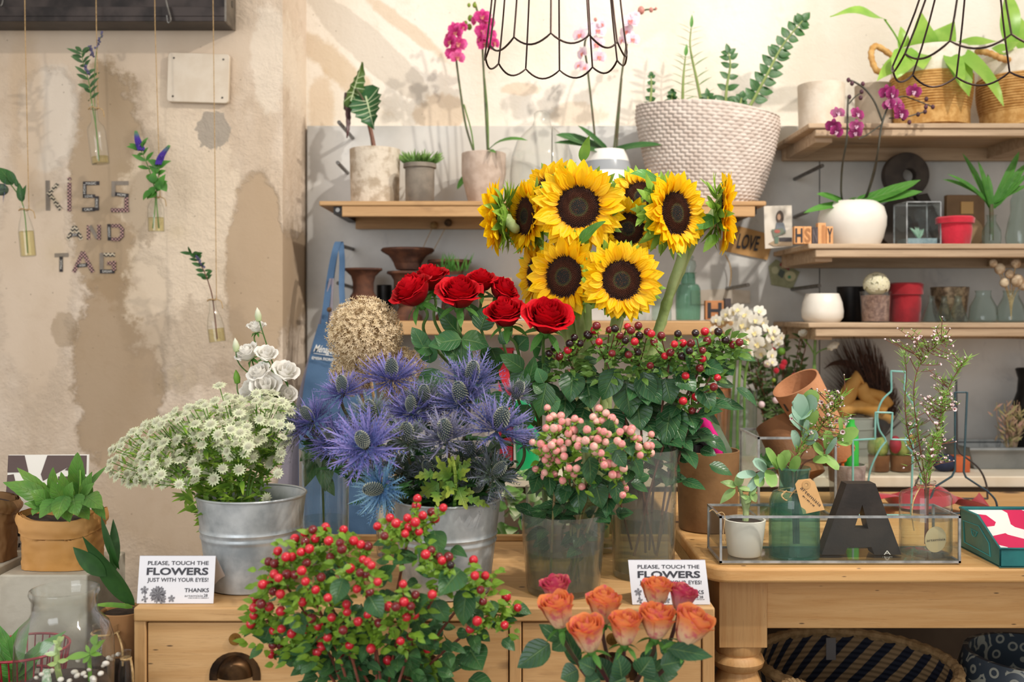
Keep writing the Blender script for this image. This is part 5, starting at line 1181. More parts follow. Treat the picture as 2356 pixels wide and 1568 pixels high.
b = MB(); b.tube([P(1827, 1128, d) + V((S(37, d) * cos(q), S(37, d) * sin(q), .002 * sin(2 * q))) for q in [2 * pi * k / 20 for k in range(20)]], .0016, 5, closed=True); b.tube(cr([P(1810, 1128, d - .03), P(1798, 1140, d - .035), P(1812, 1150, d - .035), P(1826, 1130, d - .035), P(1858, 1112, d - .034)], 5), .0015, 5); part(b, 'twine', m_twine, t)
dt = d - .045; tg = [(1829, 1113), (1836, 1103), (1864, 1100), (1874, 1108), (1897, 1172), (1847, 1182)]; o = P(1862, 1140, dt)
b = MB(); b.prism([((P(x, y, dt) - o).x, (P(x, y, dt) - o).z) for x, y in tg], o, (1, 0, 0), (0, 0, 1), (0, -1, 0), .0008); tgp = part(b, 'paper_tag', M('tag_paper', '#d8ab74', '#cc9c64', 14, .8), t)
b = MB(); ux = P(1888, 1163, dt) - P(1844, 1122, dt); uy = V((-ux.z, 0, ux.x)); text(b, 'artemisia', P(1866, 1141, dt - .0012), ux, uy, S(62, dt), S(8, dt)); scribble(b, P(1861, 1152, dt - .0012), ux, uy, S(38, dt), S(3, dt), 2); sub(mesh(b, 'lettering', m_ink, ORG[t]), 'lettering', tgp)
b = MB(); b.lathe([(S(4, dt), 0), (S(10, dt), 0), (S(10, dt), .001), (S(4, dt), .001)], 16, frame(P(1855, 1114, dt - .0008), (0, -1, 0))); sub(mesh(b, 'eyelet', m_kraft, ORG[t]), 'eyelet', tgp)
d = 1.868
t = T('letter_a', 'black wooden letter A standing in the middle of the planter box', 'letter', ((1982 - 1178) / F * d, d, zi))
o = P(1982, 1300, d); b = MB(); zo = zi - o.z
def ap(pts): return [((P(x, y, d) - o).x, max((P(x, y, d) - o).z, zo + .0005)) for x, y in pts]
for pl_ in ([(1890, 1300), (1948, 1112), (1981, 1112), (1984, 1160), (1965, 1216), (1950, 1258), (1943, 1300)], [(1981, 1112), (2014, 1112), (2074, 1300), (2012, 1300), (2005, 1258), (1998, 1216), (1984, 1160)], [(1965, 1216), (1998, 1216), (2005, 1258), (1950, 1258)]): b.prism(ap(pl_), o, (1, 0, 0), (0, 0, 1), (0, 1, 0), .032)
part(b, 'letter_body', M('black_stained_wood', '#2f2b29', '#3d3632', 14, .5, 0, .15, 80, .3), t)
b = MB(); text(b, 'A', P(2041, 1270, d - .0012), (1, 0, 0), (0, 0, 1), S(16, d), S(10, d)); scribble(b, P(2041, 1280, d - .0012), (1, 0, 0), (0, 0, 1), S(22, d), S(3, d), 3); part(b, 'lettering', m_whiteink, t)
d = 1.878
t = T('clear_bottle', 'clear square-shouldered bottle with a round gold sticker in the planter box', 'bottle', ((2129 - 1178) / F * d, d, zi))
part(lp(2129, d, [(0, -(zi + .001)), (54, -(zi + .001)), (57, 1275), (57, 1142), (53, 1132), (30, 1126), (19, 1122), (18, 1112), (23, 1110), (23, 1105), (18, 1104)], 40), 'glass', m_glass, t)
part(lp(2129, d, [(0, -(zi + .003)), (52, -(zi + .003)), (54, 1270), (54, 1190), (0, 1190)], 32), 'water', m_water, t)
b = MB(); b.tube([P(2129, 1117, d) + V((S(20, d) * cos(q), S(20, d) * sin(q), .001 * sin(3 * q))) for q in [2 * pi * k / 16 for k in range(16)]], .0013, 5, closed=True); b.tube(cr([P(2118, 1118, d - .018), P(2102, 1150, d - .045), P(2098, 1185, d - .049), P(2103, 1220, d - .05)], 6), .0012, 5); part(b, 'twine', m_twine, t)
c = P(2152, 1240, d - .0475); b = MB(); b.lathe([(0, .0006), (S(29, d), .0006), (S(29, d), 0)], 32, frame(c, (.30, -.95, 0))); stk = part(b, 'round_sticker', M('gold_sticker', '#cdbb93', '#c1ad84', 10, .5), t)
b = MB(); text(b, 'artemisia', c + V((.0004, -.0014, 0)), (.95, .30, 0), (0, 0, 1), S(50, d), S(6, d)); sub(mesh(b, 'lettering', m_ink, ORG[t]), 'lettering', stk)

# eucalyptus and waxflower
m_wax = M('wax_petal', '#ecd3d8', '#f5e6e4', 4, .5, trans=.2); m_waxc = M('wax_centre', '#8a4a4a', '#6e3a3a')
b = MB()
for k in range(5): a = 2 * pi * k / 5; b.leaf((0, 0, 0), (cos(a), sin(a), .55), (-cos(a) * .5, -sin(a) * .5, .9), 1, 1.05, 'round', -.5, .1, 3, 1)
wax_me = mesh(b, 'blossom', m_wax); b = MB(); b.sphere((0, 0, .12), .4, 7, 5, (1, 1, .5)); waxc_me = mesh(b, 'blossom_eye', m_waxc)
b = MB(); b.sphere((0, 0, 0), .6, 7, 6, (1, 1, 1.25)); wbud_me = mesh(b, 'bud', m_wax)
m_needle = MG('wax_needle', '#6f9a3c', '#9ac258', trans=.2)
def waxsprig(label, pts, d, flw, nneedle, seed, twig=16):
    r = random.Random(seed); flw = flw + [(x + r.gauss(0, 13), y + r.gauss(0, 16), r.uniform(2.6, 3.8)) for x, y, s_ in flw for k in range(2)]; nneedle *= 2; t = T('waxflower_sprig', label, 'flower sprig', P(pts[0][0], pts[0][1], d)); c = cr([P(x, y, d + (q[0] if q else 0)) for x, y, *q in pts], 8); bs, bn = MB(), MB(); L = len(c)
    bs.tube(c, [.0017 - .0011 * i / L for i in range(L)], 5)
    for i in range(nneedle):
        j = r.randrange(int(L * .35), L - 1); p = c[j]; ax = (c[j + 1] - c[j]).normalized(); a = r.uniform(0, 6.28); q = V((cos(a), sin(a) * .8, r.uniform(.1, .8)))
        bn.leaf(p + q * r.uniform(0, .006), q + ax * .8, V((0, -.6, .8)), S(r.uniform(12, 26), d), S(2.6, d), 'spike', r.uniform(-.3, .5), .1, 3, 1)
    for x, y, s_ in flw:
        q = P(x, y, d + r.uniform(-.03, .02)); j = min(range(int(L * .3), L), key=lambda k: (c[k] - q).length + .35 * abs((q.z - c[k].z) - .03)); p = c[j]
        m_ = (p + q) / 2 + V((0, 0, -.004)); bs.tube(bez(p, m_, q, 5), .0007, 4)
        for k in range(3): f = r.uniform(.3, .95); pp = p.lerp(q, f); bn.leaf(pp, V((r.uniform(-1, 1), r.uniform(-1, 0), r.uniform(0, 1))), V((0, -1, .3)), S(r.uniform(10, 20), d), S(2.4, d), 'spike', .2, .1, 3, 1)
        n = V((r.uniform(-.7, .7), r.uniform(-1, -.2), r.uniform(-.1, 1)))
        if s_ > 4.6: o = inst(wax_me, 'blossom', t, frame(q, n) @ Matrix.Scale(S(s_, d), 4)); sub(waxc_me, 'blossom_eye', o)
        else: inst(wbud_me, 'bud', t, frame(q, n) @ Matrix.Scale(S(s_, d), 4))
    part(bs, 'twig', m_stemb, t); part(bn, 'foliage', m_needle, t); return t
d = 1.88
waxsprig('waxflower sprig arching highest over the clear bottle', [(2130, 1250), (2128, 1110), (2112, 1000), (2102, 900), (2120, 830), (2165, 785)], d, [(2087, 773, 5), (2110, 780, 6), (2105, 788, 5), (2118, 775, 6), (2148, 764, 6), (2155, 778, 7), (2164, 772, 6), (2175, 765, 5), (2176, 776, 6), (2186, 785, 6), (2190, 795, 5), (2162, 838, 5), (2161, 818, 4), (2130, 822, 5), (2068, 783, 5), (2053, 785, 5), (2147, 770, 5)], 46, 1)
waxsprig('waxflower sprig leaning left over the black letter', [(2128, 1250), (2126, 1112), (2092, 1010), (2082, 930), (2085, 860), (2080, 810)], d + .02, [(2115, 948, 5), (2099, 942, 7), (2110, 966, 6), (2093, 973, 6), (2105, 1001, 5), (2116, 990, 4), (2126, 1012, 6), (2101, 1040, 7), (2112, 1042, 6), (2120, 1050, 5)], 44, 2)
waxsprig('waxflower sprig with open pink flowers to the right of the dark wire bottle', [(2132, 1250), (2134, 1112), (2150, 1020), (2165, 950), (2172, 905)], d - .01, [(2163, 905, 7), (2166, 917, 7), (2185, 905, 7), (2186, 918, 7), (2190, 934, 8), (2195, 941, 8), (2134, 915, 7), (2126, 918, 6), (2116, 925, 6), (2131, 950, 6), (2145, 953, 6), (2153, 976, 8), (2158, 987, 7), (2163, 944, 5), (2129, 935, 5), (2140, 930, 5)], 50, 3)
waxsprig('thin flowerless-tipped waxflower sprig reaching to the right', [(2134, 1250), (2137, 1112), (2158, 1000), (2180, 900), (2205, 850), (2228, 822)], d + .03, [(2163, 868, 5), (2167, 880, 4), (2198, 835, 4), (2210, 842, 3), (2142, 866, 5), (2155, 885, 5), (2174, 820, 4)], 56, 4)
waxsprig('short dense waxflower sprig just above the clear bottle neck', [(2130, 1250), (2130, 1112), (2138, 1060), (2150, 1000)], d - .03, [(2146, 1037, 8), (2160, 1027, 7), (2148, 1050, 7), (2122, 1050, 6), (2175, 1055, 6), (2168, 1063, 6), (2143, 1010, 6), (2136, 1020, 6), (2172, 1010, 6), (2166, 1000, 5)], 60, 5)
d = 1.89
m_euc = [m_leafb, MG('euc_green', '#86b05a', '#9cc46c', c2='#6f9a4a', rough=.5, trans=.3)]
def eucal(label, pts, lv, d):
    t = T('eucalyptus_stem', label, 'foliage stem', P(pts[0][0], pts[0][1], d)); b = MB(); b.tube(cr([P(x, y, d) for x, y in pts], 8), .0016, 6); part(b, 'stem', m_stemb, t)
    for x0, y0, x1, y1, w_, k in lv: part(lf(MB(), x0, y0, x1, y1, w_, d - .01, d - .02 - R.uniform(0, .02), R.uniform(.1, .5), nrm=(R.uniform(-.4, .4), -.8, .5), shape='round', fold=.1, nl=10), 'leaf', m_euc[k], t)
eucal('eucalyptus stem with large blue-green discs before the cork vessel', [(1835, 1250), (1832, 1080), (1842, 1000), (1850, 930)], [(1848, 975, 1836, 905, 40, 0), (1852, 935, 1878, 898, 36, 1), (1856, 940, 1878, 915, 40, 0), (1842, 945, 1822, 925, 26, 0), (1845, 965, 1822, 935, 34, 0), (1850, 955, 1862, 955, 36, 0), (1850, 985, 1816, 955, 30, 0), (1855, 985, 1875, 940, 34, 1), (1850, 1000, 1855, 965, 24, 0), (1836, 1030, 1822, 990, 26, 0), (1850, 1020, 1878, 990, 30, 0)], d)
eucal('eucalyptus stem with pointed leaves leaning left of the green bottle', [(1828, 1250), (1822, 1085), (1790, 1075), (1745, 1085), (1715, 1098)], [(1790, 1078, 1762, 1030, 26, 1), (1785, 1075, 1815, 1035, 30, 1), (1770, 1080, 1775, 1120, 32, 1), (1765, 1080, 1732, 1060, 30, 0), (1745, 1088, 1748, 1120, 24, 1), (1740, 1088, 1695, 1095, 20, 0), (1760, 1082, 1720, 1130, 22, 0), (1805, 1080, 1790, 1045, 24, 1), (1820, 1082, 1840, 1050, 26, 1)], d - .01)
eucal('eucalyptus stem with bright green discs leaning right over the tag', [(1838, 1250), (1840, 1085), (1880, 1050), (1925, 1010), (1940, 985)], [(1890, 1045, 1930, 1080, 26, 1), (1905, 1030, 1900, 990, 30, 1), (1925, 1010, 1976, 990, 34, 1), (1930, 1010, 1958, 1022, 34, 1), (1935, 1000, 1930, 960, 20, 1), (1895, 1040, 1870, 1025, 30, 1), (1870, 1055, 1905, 1060, 22, 1), (1900, 1045, 1925, 1005, 12, 0)], d + .01)
waxsprig('waxflower sprig spreading to the upper right from the green bottle', [(1832, 1250), (1832, 1082), (1870, 1010), (1910, 950), (1945, 905)], d + .015, [(1891, 925, 8), (1900, 935, 8), (1886, 937, 6), (1915, 928, 7), (1914, 912, 5), (1887, 905, 5), (1926, 901, 5), (1930, 903, 4), (1941, 916, 5), (1936, 925, 4), (1904, 955, 7), (1925, 968, 7), (1862, 972, 8), (1868, 964, 6), (1866, 958, 6), (1911, 982, 8), (1915, 990, 7), (1939, 993, 9), (1932, 997, 9), (1920, 945, 5), (1942, 975, 5), (1956, 962, 4)], 50, 6)
waxsprig('waxflower sprig low among the eucalyptus leaves of the green bottle', [(1826, 1250), (1824, 1082), (1845, 1020), (1865, 995)], d - .02, [(1865, 996, 7), (1822, 962, 6), (1853, 1017, 5), (1905, 1018, 6), (1935, 1007, 5), (1871, 1010, 5)], 30, 7)

# ------------------------------------------------------------------ behind the planter box
d = 2.13
t = pot('tool_pot', 'large brown paper-textured pot holding pink and black tools', 'pot', 1628, d, zT, 1033, 72, 66, M('brown_pot', '#8d6a46', '#6f5134', 9, .7, 0, .3, 40, .3), mid=[(66, 1200), (71, 1060)], soil=False, th=4)
def tool(label, pts, r_, mt, dd): b = MB(); b.tube(cr([P(x, y, dd) for x, y in pts], 8), r_, 10); solo(b, 'garden_tool', mt, label, 'tool')
zz0 = 1150
tool('magenta tool handle leaning out of the brown pot', [(1665, 1150), (1648, 1030), (1630, 990), (1612, 955), (1606, 948)], [.012] * 12 + [.013] * 12 + [.012] * 8 + [.006], M('magenta_plastic', '#d0137c', None, rough=.25), d - .03)
tool('black rubber tool handle beside the magenta one', [(1640, 1150), (1625, 1040), (1608, 1010), (1598, 985)], .015, M('black_rubber', '#1a1a1c', None, rough=.35), d + .01)
tool('second black handle low in the brown pot', [(1600, 1150), (1600, 1040), (1602, 1022)], .013, M('black_rubber', '#1a1a1c', None, rough=.35), d - .01)
tool('green plastic handle at the left of the brown pot', [(1590, 1150), (1574, 1035), (1568, 1020)], .008, M('green_plastic', '#1f9a4a', None, rough=.3), d - .02)
b = MB(); b.prism([((P(x, y, d) - P(1645, 970, d)).x, (P(x, y, d) - P(1645, 970, d)).z) for x, y in ((1638, 975), (1652, 972), (1684, 1035), (1690, 1120), (1668, 1120), (1664, 1035))], P(1645, 970, d + .02), (1, 0, 0), (0, 0, 1), (0, 1, 0), .006); solo(b, 'metal_scraper', M('green_steel', '#6f8a66', '#a8b4a4', 10, .4, .4), 'flat greenish metal blade behind the magenta handle', 'tool')
# second glass box with cork vessels
d = 2.2; glassbox('glass_box', 'tall leaded glass box holding tilted cork vessels behind the eucalyptus', (1745 - 1178) / F * d, (1922 - 1178) / F * d, d, 2.37, zT + .001, zpx(1007, d), .005)
m_cork = NT('terracotta_cork'); cc_ = m_cork.mix(m_cork.ramp(m_cork.noise(7, 4), .35, .65), '#b9825c', '#a46c46'); kk = m_cork.voro(26, m_cork.mapping(m_cork.pos(), (1, 1, .55))); m_cork.base(m_cork.mix(m_cork.ramp(kk, .10, .13, .0, 0), cc_, '#2c201a')); m_cork.set(Roughness=.9); m_cork.bump(m_cork.noise(150, 3), .3, .003); m_cork = m_cork.mat
def vessel(label, a, c, r0, r1, d0, d1, mt, blocks=True):
    A, C = P(*a, d0), P(*c, d1); Mx = frame(C, A - C, V((0, -1, 0))); L = (A - C).length; t = T('cork_vessel', label, 'vessel', C)
    part(MB().lathe([(0, 0), (r1, 0), (r0, L), (r0 - .004, L), (r1 - .005, .006), (0, .006)], 40, Mx), 'wall', mt, t)
    if blocks:
        b = MB()
        for k in range(9):
            q = 2 * pi * k / 9 + .2; f = (.86, .7, .8, .62, .9)[k % 5]; rr = r1 + (r0 - r1) * f; w_ = .007
            for da in (0,): b.add([Mx @ V(((rr + .0012) * cos(q + e), (rr + .0012) * sin(q + e), L * f + h)) for e, h in ((-.07, 0), (.07, 0), (.07, .020), (-.07, .020))], [(0, 1, 2, 3)])
        part(b, 'dark_patch', M('dark_patch', '#2e241f'), t)
vessel('terracotta-coloured open vessel with small dark patches, tilted to the left', (1830, 880), (1925, 1045), .056, .045, 2.265, 2.30, m_cork)
vessel('dark brown vessel lying lower left inside the glass box', (1790, 968), (1850, 1100), .054, .05, 2.33, 2.27, M('dark_cork', '#6d4a30', '#8b5e3a', 6, .9, 0, .3, 120), False)
d = 2.40
t = pot('grey_pot', 'small grey felt pot with a green bottle and tools behind the black letter', 'pot', 1948, d, zT, 1066, 42, 36, M('grey_felt', '#a59c94', '#8d857d', 30, .95, 0, .3, 200), soil=False)
b = MB(); b.lathe(prof(d, [(0, 1140), (17, 1140), (17, 1010), (14, 985), (8, 975), (8, 965), (0, 964)]), 20, at(1958, d)); solo(b, 'plastic_bottle', M('bright_green', '#2fae3c', None, rough=.3), 'bright green plastic bottle standing in the grey felt pot', 'bottle')
b = MB(); b.sphere(P(1938, 1056, d - .02), S(9, d), 12, 8, (1.2, .8, 1)); b.tube([P(1938, 1060, d - .02), P(1940, 1130, d - .01)], .004, 8); solo(b, 'orange_tool', M('orange_plastic', '#e2703a', None, rough=.35), 'orange rounded tool end at the rim of the grey felt pot', 'tool')
b = MB(); b.tube(cr([P(1930, 1120, d), P(1938, 1060, d - .01), P(1948, 1020, d - .01), P(1940, 1010, d)], 5), .004, 8); solo(b, 'cable_end', M('black_rubber2', '#1a1a1c', None, rough=.4), 'black curved handle between the green bottle and the orange end', 'tool')
# wire bottle silhouettes
def wire(label, pts, d, mt, closed=False, r_=.0024): 
    b = MB(); b.tube([P(x, y, d) for x, y in pts] if len(pts) > 30 else cr([P(x, y, d) for x, y in pts], 3), r_, 6); solo(b, 'wire_bottle', mt, label, 'wire ornament')
m_turq = M('turquoise_wire', '#7fb5ae', '#6aa39d', 20, .4); m_dw = M('petrol_wire', '#2f4f5a', '#25404a', 20, .4); m_bw = M('black_wire', '#2d2b2e', '#3a3638', 20, .4)
def L_(*p): # sharp corners kept by doubling points
    out = []
    for i in range(len(p) - 1):
        for k in range(10): f = k / 10; out.append((p[i][0] + (p[i + 1][0] - p[i][0]) * f, p[i][1] + (p[i + 1][1] - p[i][1]) * f))
    return out + [p[-1]]
dA = 2.42; yb = 720 + .46 / dA * F - 2
def sm(pts, n=6): return [(q.x, q.z) for q in cr([V((x, 0, y)) for x, y in pts], n)]
wire('turquoise wire outline of a gourd-shaped bottle, taller and behind', sm([(1996, yb), (2000, 1090), (2020, 1040), (2038, 1015)]) + sm([(2036, 1008), (2022, 985), (2019, 950), (2030, 920), (2050, 900)]) + L_((2051, 895), (2050, 853), (2083, 855), (2080, 897)) + sm([(2085, 905), (2103, 935), (2106, 965), (2098, 990), (2080, 1012)]) + sm([(2090, 1030), (2112, 1060), (2118, 1100), (2120, yb)]), dA, m_turq)
dB = 2.26; yb = 720 + .46 / dB * F - 2
wire('turquoise wire outline of a square-shouldered bottle, lower and in front', L_((1962, yb), (1962, 1012), (2013, 1009), (2014, 948), (2053, 949), (2050, 1010), (2096, 1012), (2100, 1020), (2096, yb), (1962, yb)), dB, m_turq)
dC = 2.28; yb = 720 + .46 / dC * F - 2
wire('petrol blue wire outline of a long-necked flask', L_((2130, yb), (2150, 1120), (2190, 1095), (2197, 1080), (2197, 902), (2225, 902), (2217, 1085), (2222, 1097), (2260, 1122)) + sm([(2270, 1128), (2290, 1150), (2296, yb)]) + L_((2296, yb), (2130, yb)), dC, m_dw)
dD = 2.46; yb = 720 + .46 / dD * F - 2
wire('black wire outline of a round flask behind the petrol one', sm([(2100, yb), (2110, 1105), (2150, 1040), (2168, 1030)]) + L_((2169, 1025), (2169, 872), (2200, 874), (2202, 1030)) + sm([(2208, 1042), (2250, 1075), (2268, 1110), (2272, yb)]) + L_((2272, yb), (2100, yb)), dD, m_bw)
# ribbon
b = MB(); c = cr([(.86 - .03, 2.33, zT + .012), (.90, 2.30, zT + .022), (.95, 2.36, zT + .006), (1.0, 2.28, zT + .028), (1.06, 2.33, zT + .012), (1.10, 2.25, zT + .02), (1.13, 2.30, zT + .004)], 10); c = [V((x * .965, y, z)) for x, y, z in c]; n = len(c) - 1
b.grid(lambda u, v: c[int(round(v * n))] + V((.012 * sin(v * 14), .10 * (u - .5), .012 * sin(v * 11 + u * 2.5) * 1.2 + .010 + .012 * abs(sin(v * 8)) * u)), 6, n)
b.grid(lambda u, v: c[int(round(v * n))] + V((.012 * sin(v * 14), .10 * (u - .5), .012 * sin(v * 11 + u * 2.5) * 1.2 + .0092 + .012 * abs(sin(v * 8)) * u)), 6, n)
solo(b, 'satin_ribbon', M('red_satin', '#c01230', '#a50c26', 8, .3, sheen=.4), 'crumpled red satin ribbon lying on the table behind the clear bottle', 'ribbon')
# teal bin
t = T('metal_bin', 'teal enamelled metal bin with patterned cards at the right end of the table', 'bin', (.945, 1.87, zT)); m_teal = M('teal_enamel', '#2c7d7c', '#24696b', 14, .35, .2, .1, 60)
bx, bw = .882, .13
def side(x): b = MB(); b.prism([(1.80, 0), (1.96, 0), (1.96, .076), (1.885, .076), (1.80, .034)], (x, 0, zT + .001), (0, 1, 0), (0, 0, 1), (1, 0, 0), .003); return b
part(side(bx), 'side_panel', m_teal, t, bevel=.0008); part(side(bx + bw), 'side_panel', m_teal, t)
b = MB(); b.bb(bx, bx + bw, 1.80, 1.803, zT + .001, zT + .035); part(b, 'front_panel', m_teal, t, bevel=.0008); b = MB(); b.bb(bx, bx + bw, 1.957, 1.96, zT + .001, zT + .077); part(b, 'back_panel', m_teal, t); b = MB(); b.bb(bx, bx + bw, 1.80, 1.96, zT + .0005, zT + .003); part(b, 'bottom', m_teal, t)
b = MB(); rimp = [(bx, 1.80, zT + .034), (bx, 1.885, zT + .077), (bx, 1.96, zT + .077), (bx + bw, 1.96, zT + .077), (bx + bw, 1.885, zT + .077), (bx + bw, 1.80, zT + .034)]; b.tube(rimp, .003, 6, closed=True); part(b, 'rim', m_teal, t)
b = MB(); b.tube([(bx - .0004, 1.835, zT + .012), (bx - .0004, 1.94, zT + .014), (bx - .0004, 1.945, zT + .055), (bx - .0004, 1.88, zT + .058), (bx - .0004, 1.84, zT + .035)], .0012, 5, closed=True)
b.tube([(bx - .0004, 1.915, zT + .046), (bx - .0004, 1.885, zT + .045)], .001, 5); b.tube([(bx - .0004, 1.9 + .011 * cos(q), zT + .045 - .011 * sin(q)) for q in [k * pi / 10 for k in range(11)]], .0009, 5); scribble(b, (bx - .0002, 1.90, zT + .041), (0, -1, 0), (0, 0, 1), .016, .005, 4); part(b, 'embossing', M('teal_light', '#3d9694'), t)
b = MB(); b.add([V((bx + .006, 1.81, zT + .028)), V((bx + bw - .006, 1.81, zT + .028)), V((bx + bw - .006, 1.955, zT + .074)), V((bx + .006, 1.955, zT + .074)), V((bx + .006, 1.81, zT + .02)), V((bx + bw - .006, 1.81, zT + .02)), V((bx + bw - .006, 1.955, zT + .066)), V((bx + .006, 1.955, zT + .066))], [(0, 1, 2, 3), (7, 6, 5, 4), (0, 4, 5, 1), (1, 5, 6, 2), (2, 6, 7, 3), (3, 7, 4, 0)])
n = NT('pink_card'); ch = n.node('ShaderNodeTexVoronoi'); n.put(ch.inputs['Vector'], n.mapping(n.pos(), (1, .7, 1), rot=(0, 0, .6))); ch.inputs['Scale'].default_value = 28; n.base(n.mix(n.math('GREATER_THAN', n.math('FRACT', n.math('MULTIPLY', ch.outputs['Color'], 3.0)), .45), '#d32058', '#f3ece6')); n.set(Roughness=.4)
solo(b, 'card_stack', n.mat, 'pink and white patterned cards filling the teal bin', 'cards')
# ------------------------------------------------------------------ below the table
d = 2.02; c = V(((1990 - 1178) / F * d, d + .06, 0)); zr = zpx(1546, d)
t = T('woven_basket', 'big round basket woven in navy and straw zigzags under the table', 'basket', (c.x, c.y, 0))
n = NT('navy_straw'); sp = n.node('ShaderNodeSeparateXYZ'); n.put(sp.inputs[0], n.pos()); ang = n.math('ARCTAN2', sp.outputs[1], sp.outputs[0])
st_ = n.math('FRACT', n.math('ADD', n.math('MULTIPLY', ang, 4.1380), n.math('ADD', n.math('MULTIPLY', sp.outputs[2], 17), n.math('MULTIPLY', n.noise(30, 2), .12)))); n.base(n.mix(n.math('GREATER_THAN', st_, .48), '#1d2233', '#a1835e')); wv = n.math('SINE', n.math('MULTIPLY', sp.outputs[2], 500)); n.set(Roughness=.8); n.bump(wv, .5, .004)
part(MB().lathe([(0, .002), (.15, .002), (.20, .2), (.215, .38), (.2, zr), (.192, zr), (.205, .38), (.19, .2), (.14, .012), (0, .012)], 48, Matrix.Translation((c.x, c.y, 0))), 'basket_wall', n.mat, t)
b = MB(); pts = [V((c.x + .2 * cos(2 * pi * k / 120), c.y + .2 * sin(2 * pi * k / 120), zr)) for k in range(120)]; b.tube(pts, [.011 + .0015 * (k % 3 - 1) for k in range(120)], 8, closed=True); part(b, 'rim', M('straw_rope', '#bd9a6c', '#a07e52', 60, .8, 0, .4, 200), t)
b = MB(); hc = cr([V((c.x - .15, c.y - .135, zr + .003)), V((c.x - .185, c.y - .16, zr + .014)), V((c.x - .20, c.y - .205, zr + .004)), V((c.x - .15, c.y - .23, zr - .004)), V((c.x - .09, c.y - .20, zr + .0)), V((c.x - .065, c.y - .188, zr))], 12); b.tube(hc, [.010 + .0014 * (k % 3 - 1) for k in range(len(hc))], 8); part(b, 'handle', M('straw_rope2', '#c4a274', '#a6845a', 60, .8, 0, .4, 200), t)
b = MB(); q = V((c.x + .02, c.y + .205, zr - .005)); b.box(q + V((-.01, -.018, -.03)), (.022, .002, .05)); part(b, 'price_tag', M('tag_grey', '#8f8a88'), t)
d = 2.1; c = V((1.10, d, 0)); zr = zpx(1500, d)
t = T('patterned_pot', 'dark blue pot with pale lace pattern under the right end of the table', 'pot', (c.x, c.y, 0))
n = NT('lace_glaze'); v1 = n.voro(30); f1 = n.math('PINGPONG', v1, .25); n.base(n.mix(n.ramp(f1, .17, .2), '#3a444f', '#9fa095')); n.set(Roughness=.4)
part(MB().lathe([(0, .002), (.12, .002), (.16, .3), (.15, zr - .05), (.135, zr), (.125, zr), (.13, zr - .08), (0, zr - .10)], 48, Matrix.Translation(c)), 'pot_body', n.mat, t)

# ------------------------------------------------------------------ back counter
zc = EYE - .426
d = 2.80
pot('terracotta_pot', 'weathered terracotta pot behind the berry branches on the back counter', 'pot', 1648, d, zc, 892, 34, 27, M('terracotta', '#a8683f', '#8f5632', 14, .9, 0, .2, 60), soil=False)
def whiteorchid(label, base, pts, fl, d):
    t = T('orchid_stem', label, 'orchid', P(*base, d)); b = MB(); b.tube(cr([P(*base, d)] + [P(x, y, d) for x, y in pts], 8), .004, 7); part(b, 'stem', m_stem, t)
    for x, y, s_ in fl: orchid(*orc_wht, t, x, y, d - R.uniform(.0, .05), s_, R.uniform(-50, 50), R.uniform(-30, 30), R.uniform(-40, 40))
d = 2.72
t = T('glass_cylinder', 'clear glass cylinder holding the white orchid stems on the back counter', 'vase', ((1695 - 1178) / F * d, d, zc)); part(lp(1695, d, [(0, -(zc + .001)), (44, -(zc + .001)), (46, 900), (47, 896)], 32), 'glass', m_glasst, t)
whiteorchid('white orchid stem whose flowers hang at the far left of the white cluster', (1680, 1060), [(1682, 980), (1690, 850), (1692, 760), (1665, 735)], [(1648, 735, 14), (1642, 757, 12), (1660, 738, 18), (1672, 722, 18), (1685, 716, 18), (1682, 742, 18), (1676, 758, 16)], d)
whiteorchid('white orchid stem in the middle of the white cluster', (1697, 1060), [(1696, 980), (1702, 850), (1710, 760), (1722, 740)], [(1700, 712, 18), (1714, 722, 20), (1705, 745, 22), (1722, 755, 22), (1738, 735, 18), (1698, 772, 20), (1716, 782, 24), (1735, 765, 20), (1740, 790, 22), (1722, 808, 20), (1708, 800, 18)], d - .02)
whiteorchid('white orchid stem ending lowest at the right of the cluster', (1712, 1060), [(1712, 980), (1715, 860), (1738, 790), (1775, 765)], [(1748, 715, 16), (1755, 740, 16), (1765, 758, 18), (1775, 775, 18), (1760, 790, 20), (1782, 760, 14), (1790, 790, 14), (1750, 812, 18), (1775, 815, 16), (1778, 832, 12), (1796, 775, 13), (1766, 835, 8)], d)
t = T('moss_mound', 'low green strappy plant at the foot of the white orchids', 'plant', P(1730, 1075, 2.66)); b = MB(); r = random.Random(6)
for i in range(60): x = r.uniform(1680, 1790); b.leaf(P(x, 1080, 2.66 + r.uniform(-.03, .03)), (r.uniform(-1, 1), -.3, r.uniform(.3, 1)), (0, -.8, .6), r.uniform(.04, .1), .012, 'strap', r.uniform(.3, 1.3), .2, 6, 1)
part(b, 'foliage', m_leafd, t)
t = T('mixed_bouquet', 'loose green bouquet dotted with red and cream buds on the back counter', 'bouquet', P(1785, 1060, 2.82)); b = MB(); r = random.Random(9); bs = MB()
for i in range(26):
    x = 1770 + r.uniform(-70, 95); y = 760 + abs(r.gauss(0, 70)); c = cr([P(1785 + r.uniform(-15, 15), 1060, 2.82), P((x + 1785) / 2, 930, 2.82), P(x, y, 2.82 + r.uniform(-.06, .06))], 10); bs.tube(c, .0015, 4)
    for k in range(18): j = r.randrange(6, len(c) - 1); b.leaf(c[j], (r.uniform(-1, 1), r.uniform(-1, .3), r.uniform(-.1, .9)), (0, -.8, .6), S(r.uniform(14, 30), 2.8), S(r.uniform(7, 12), 2.8), 'ovate', .3, .15, 3, 1)
part(bs, 'stem', m_stemb, t); part(b, 'foliage', MG('bouquet_green', '#4a6238', '#6a7f4a', c2='#37502c', trans=.2), t)
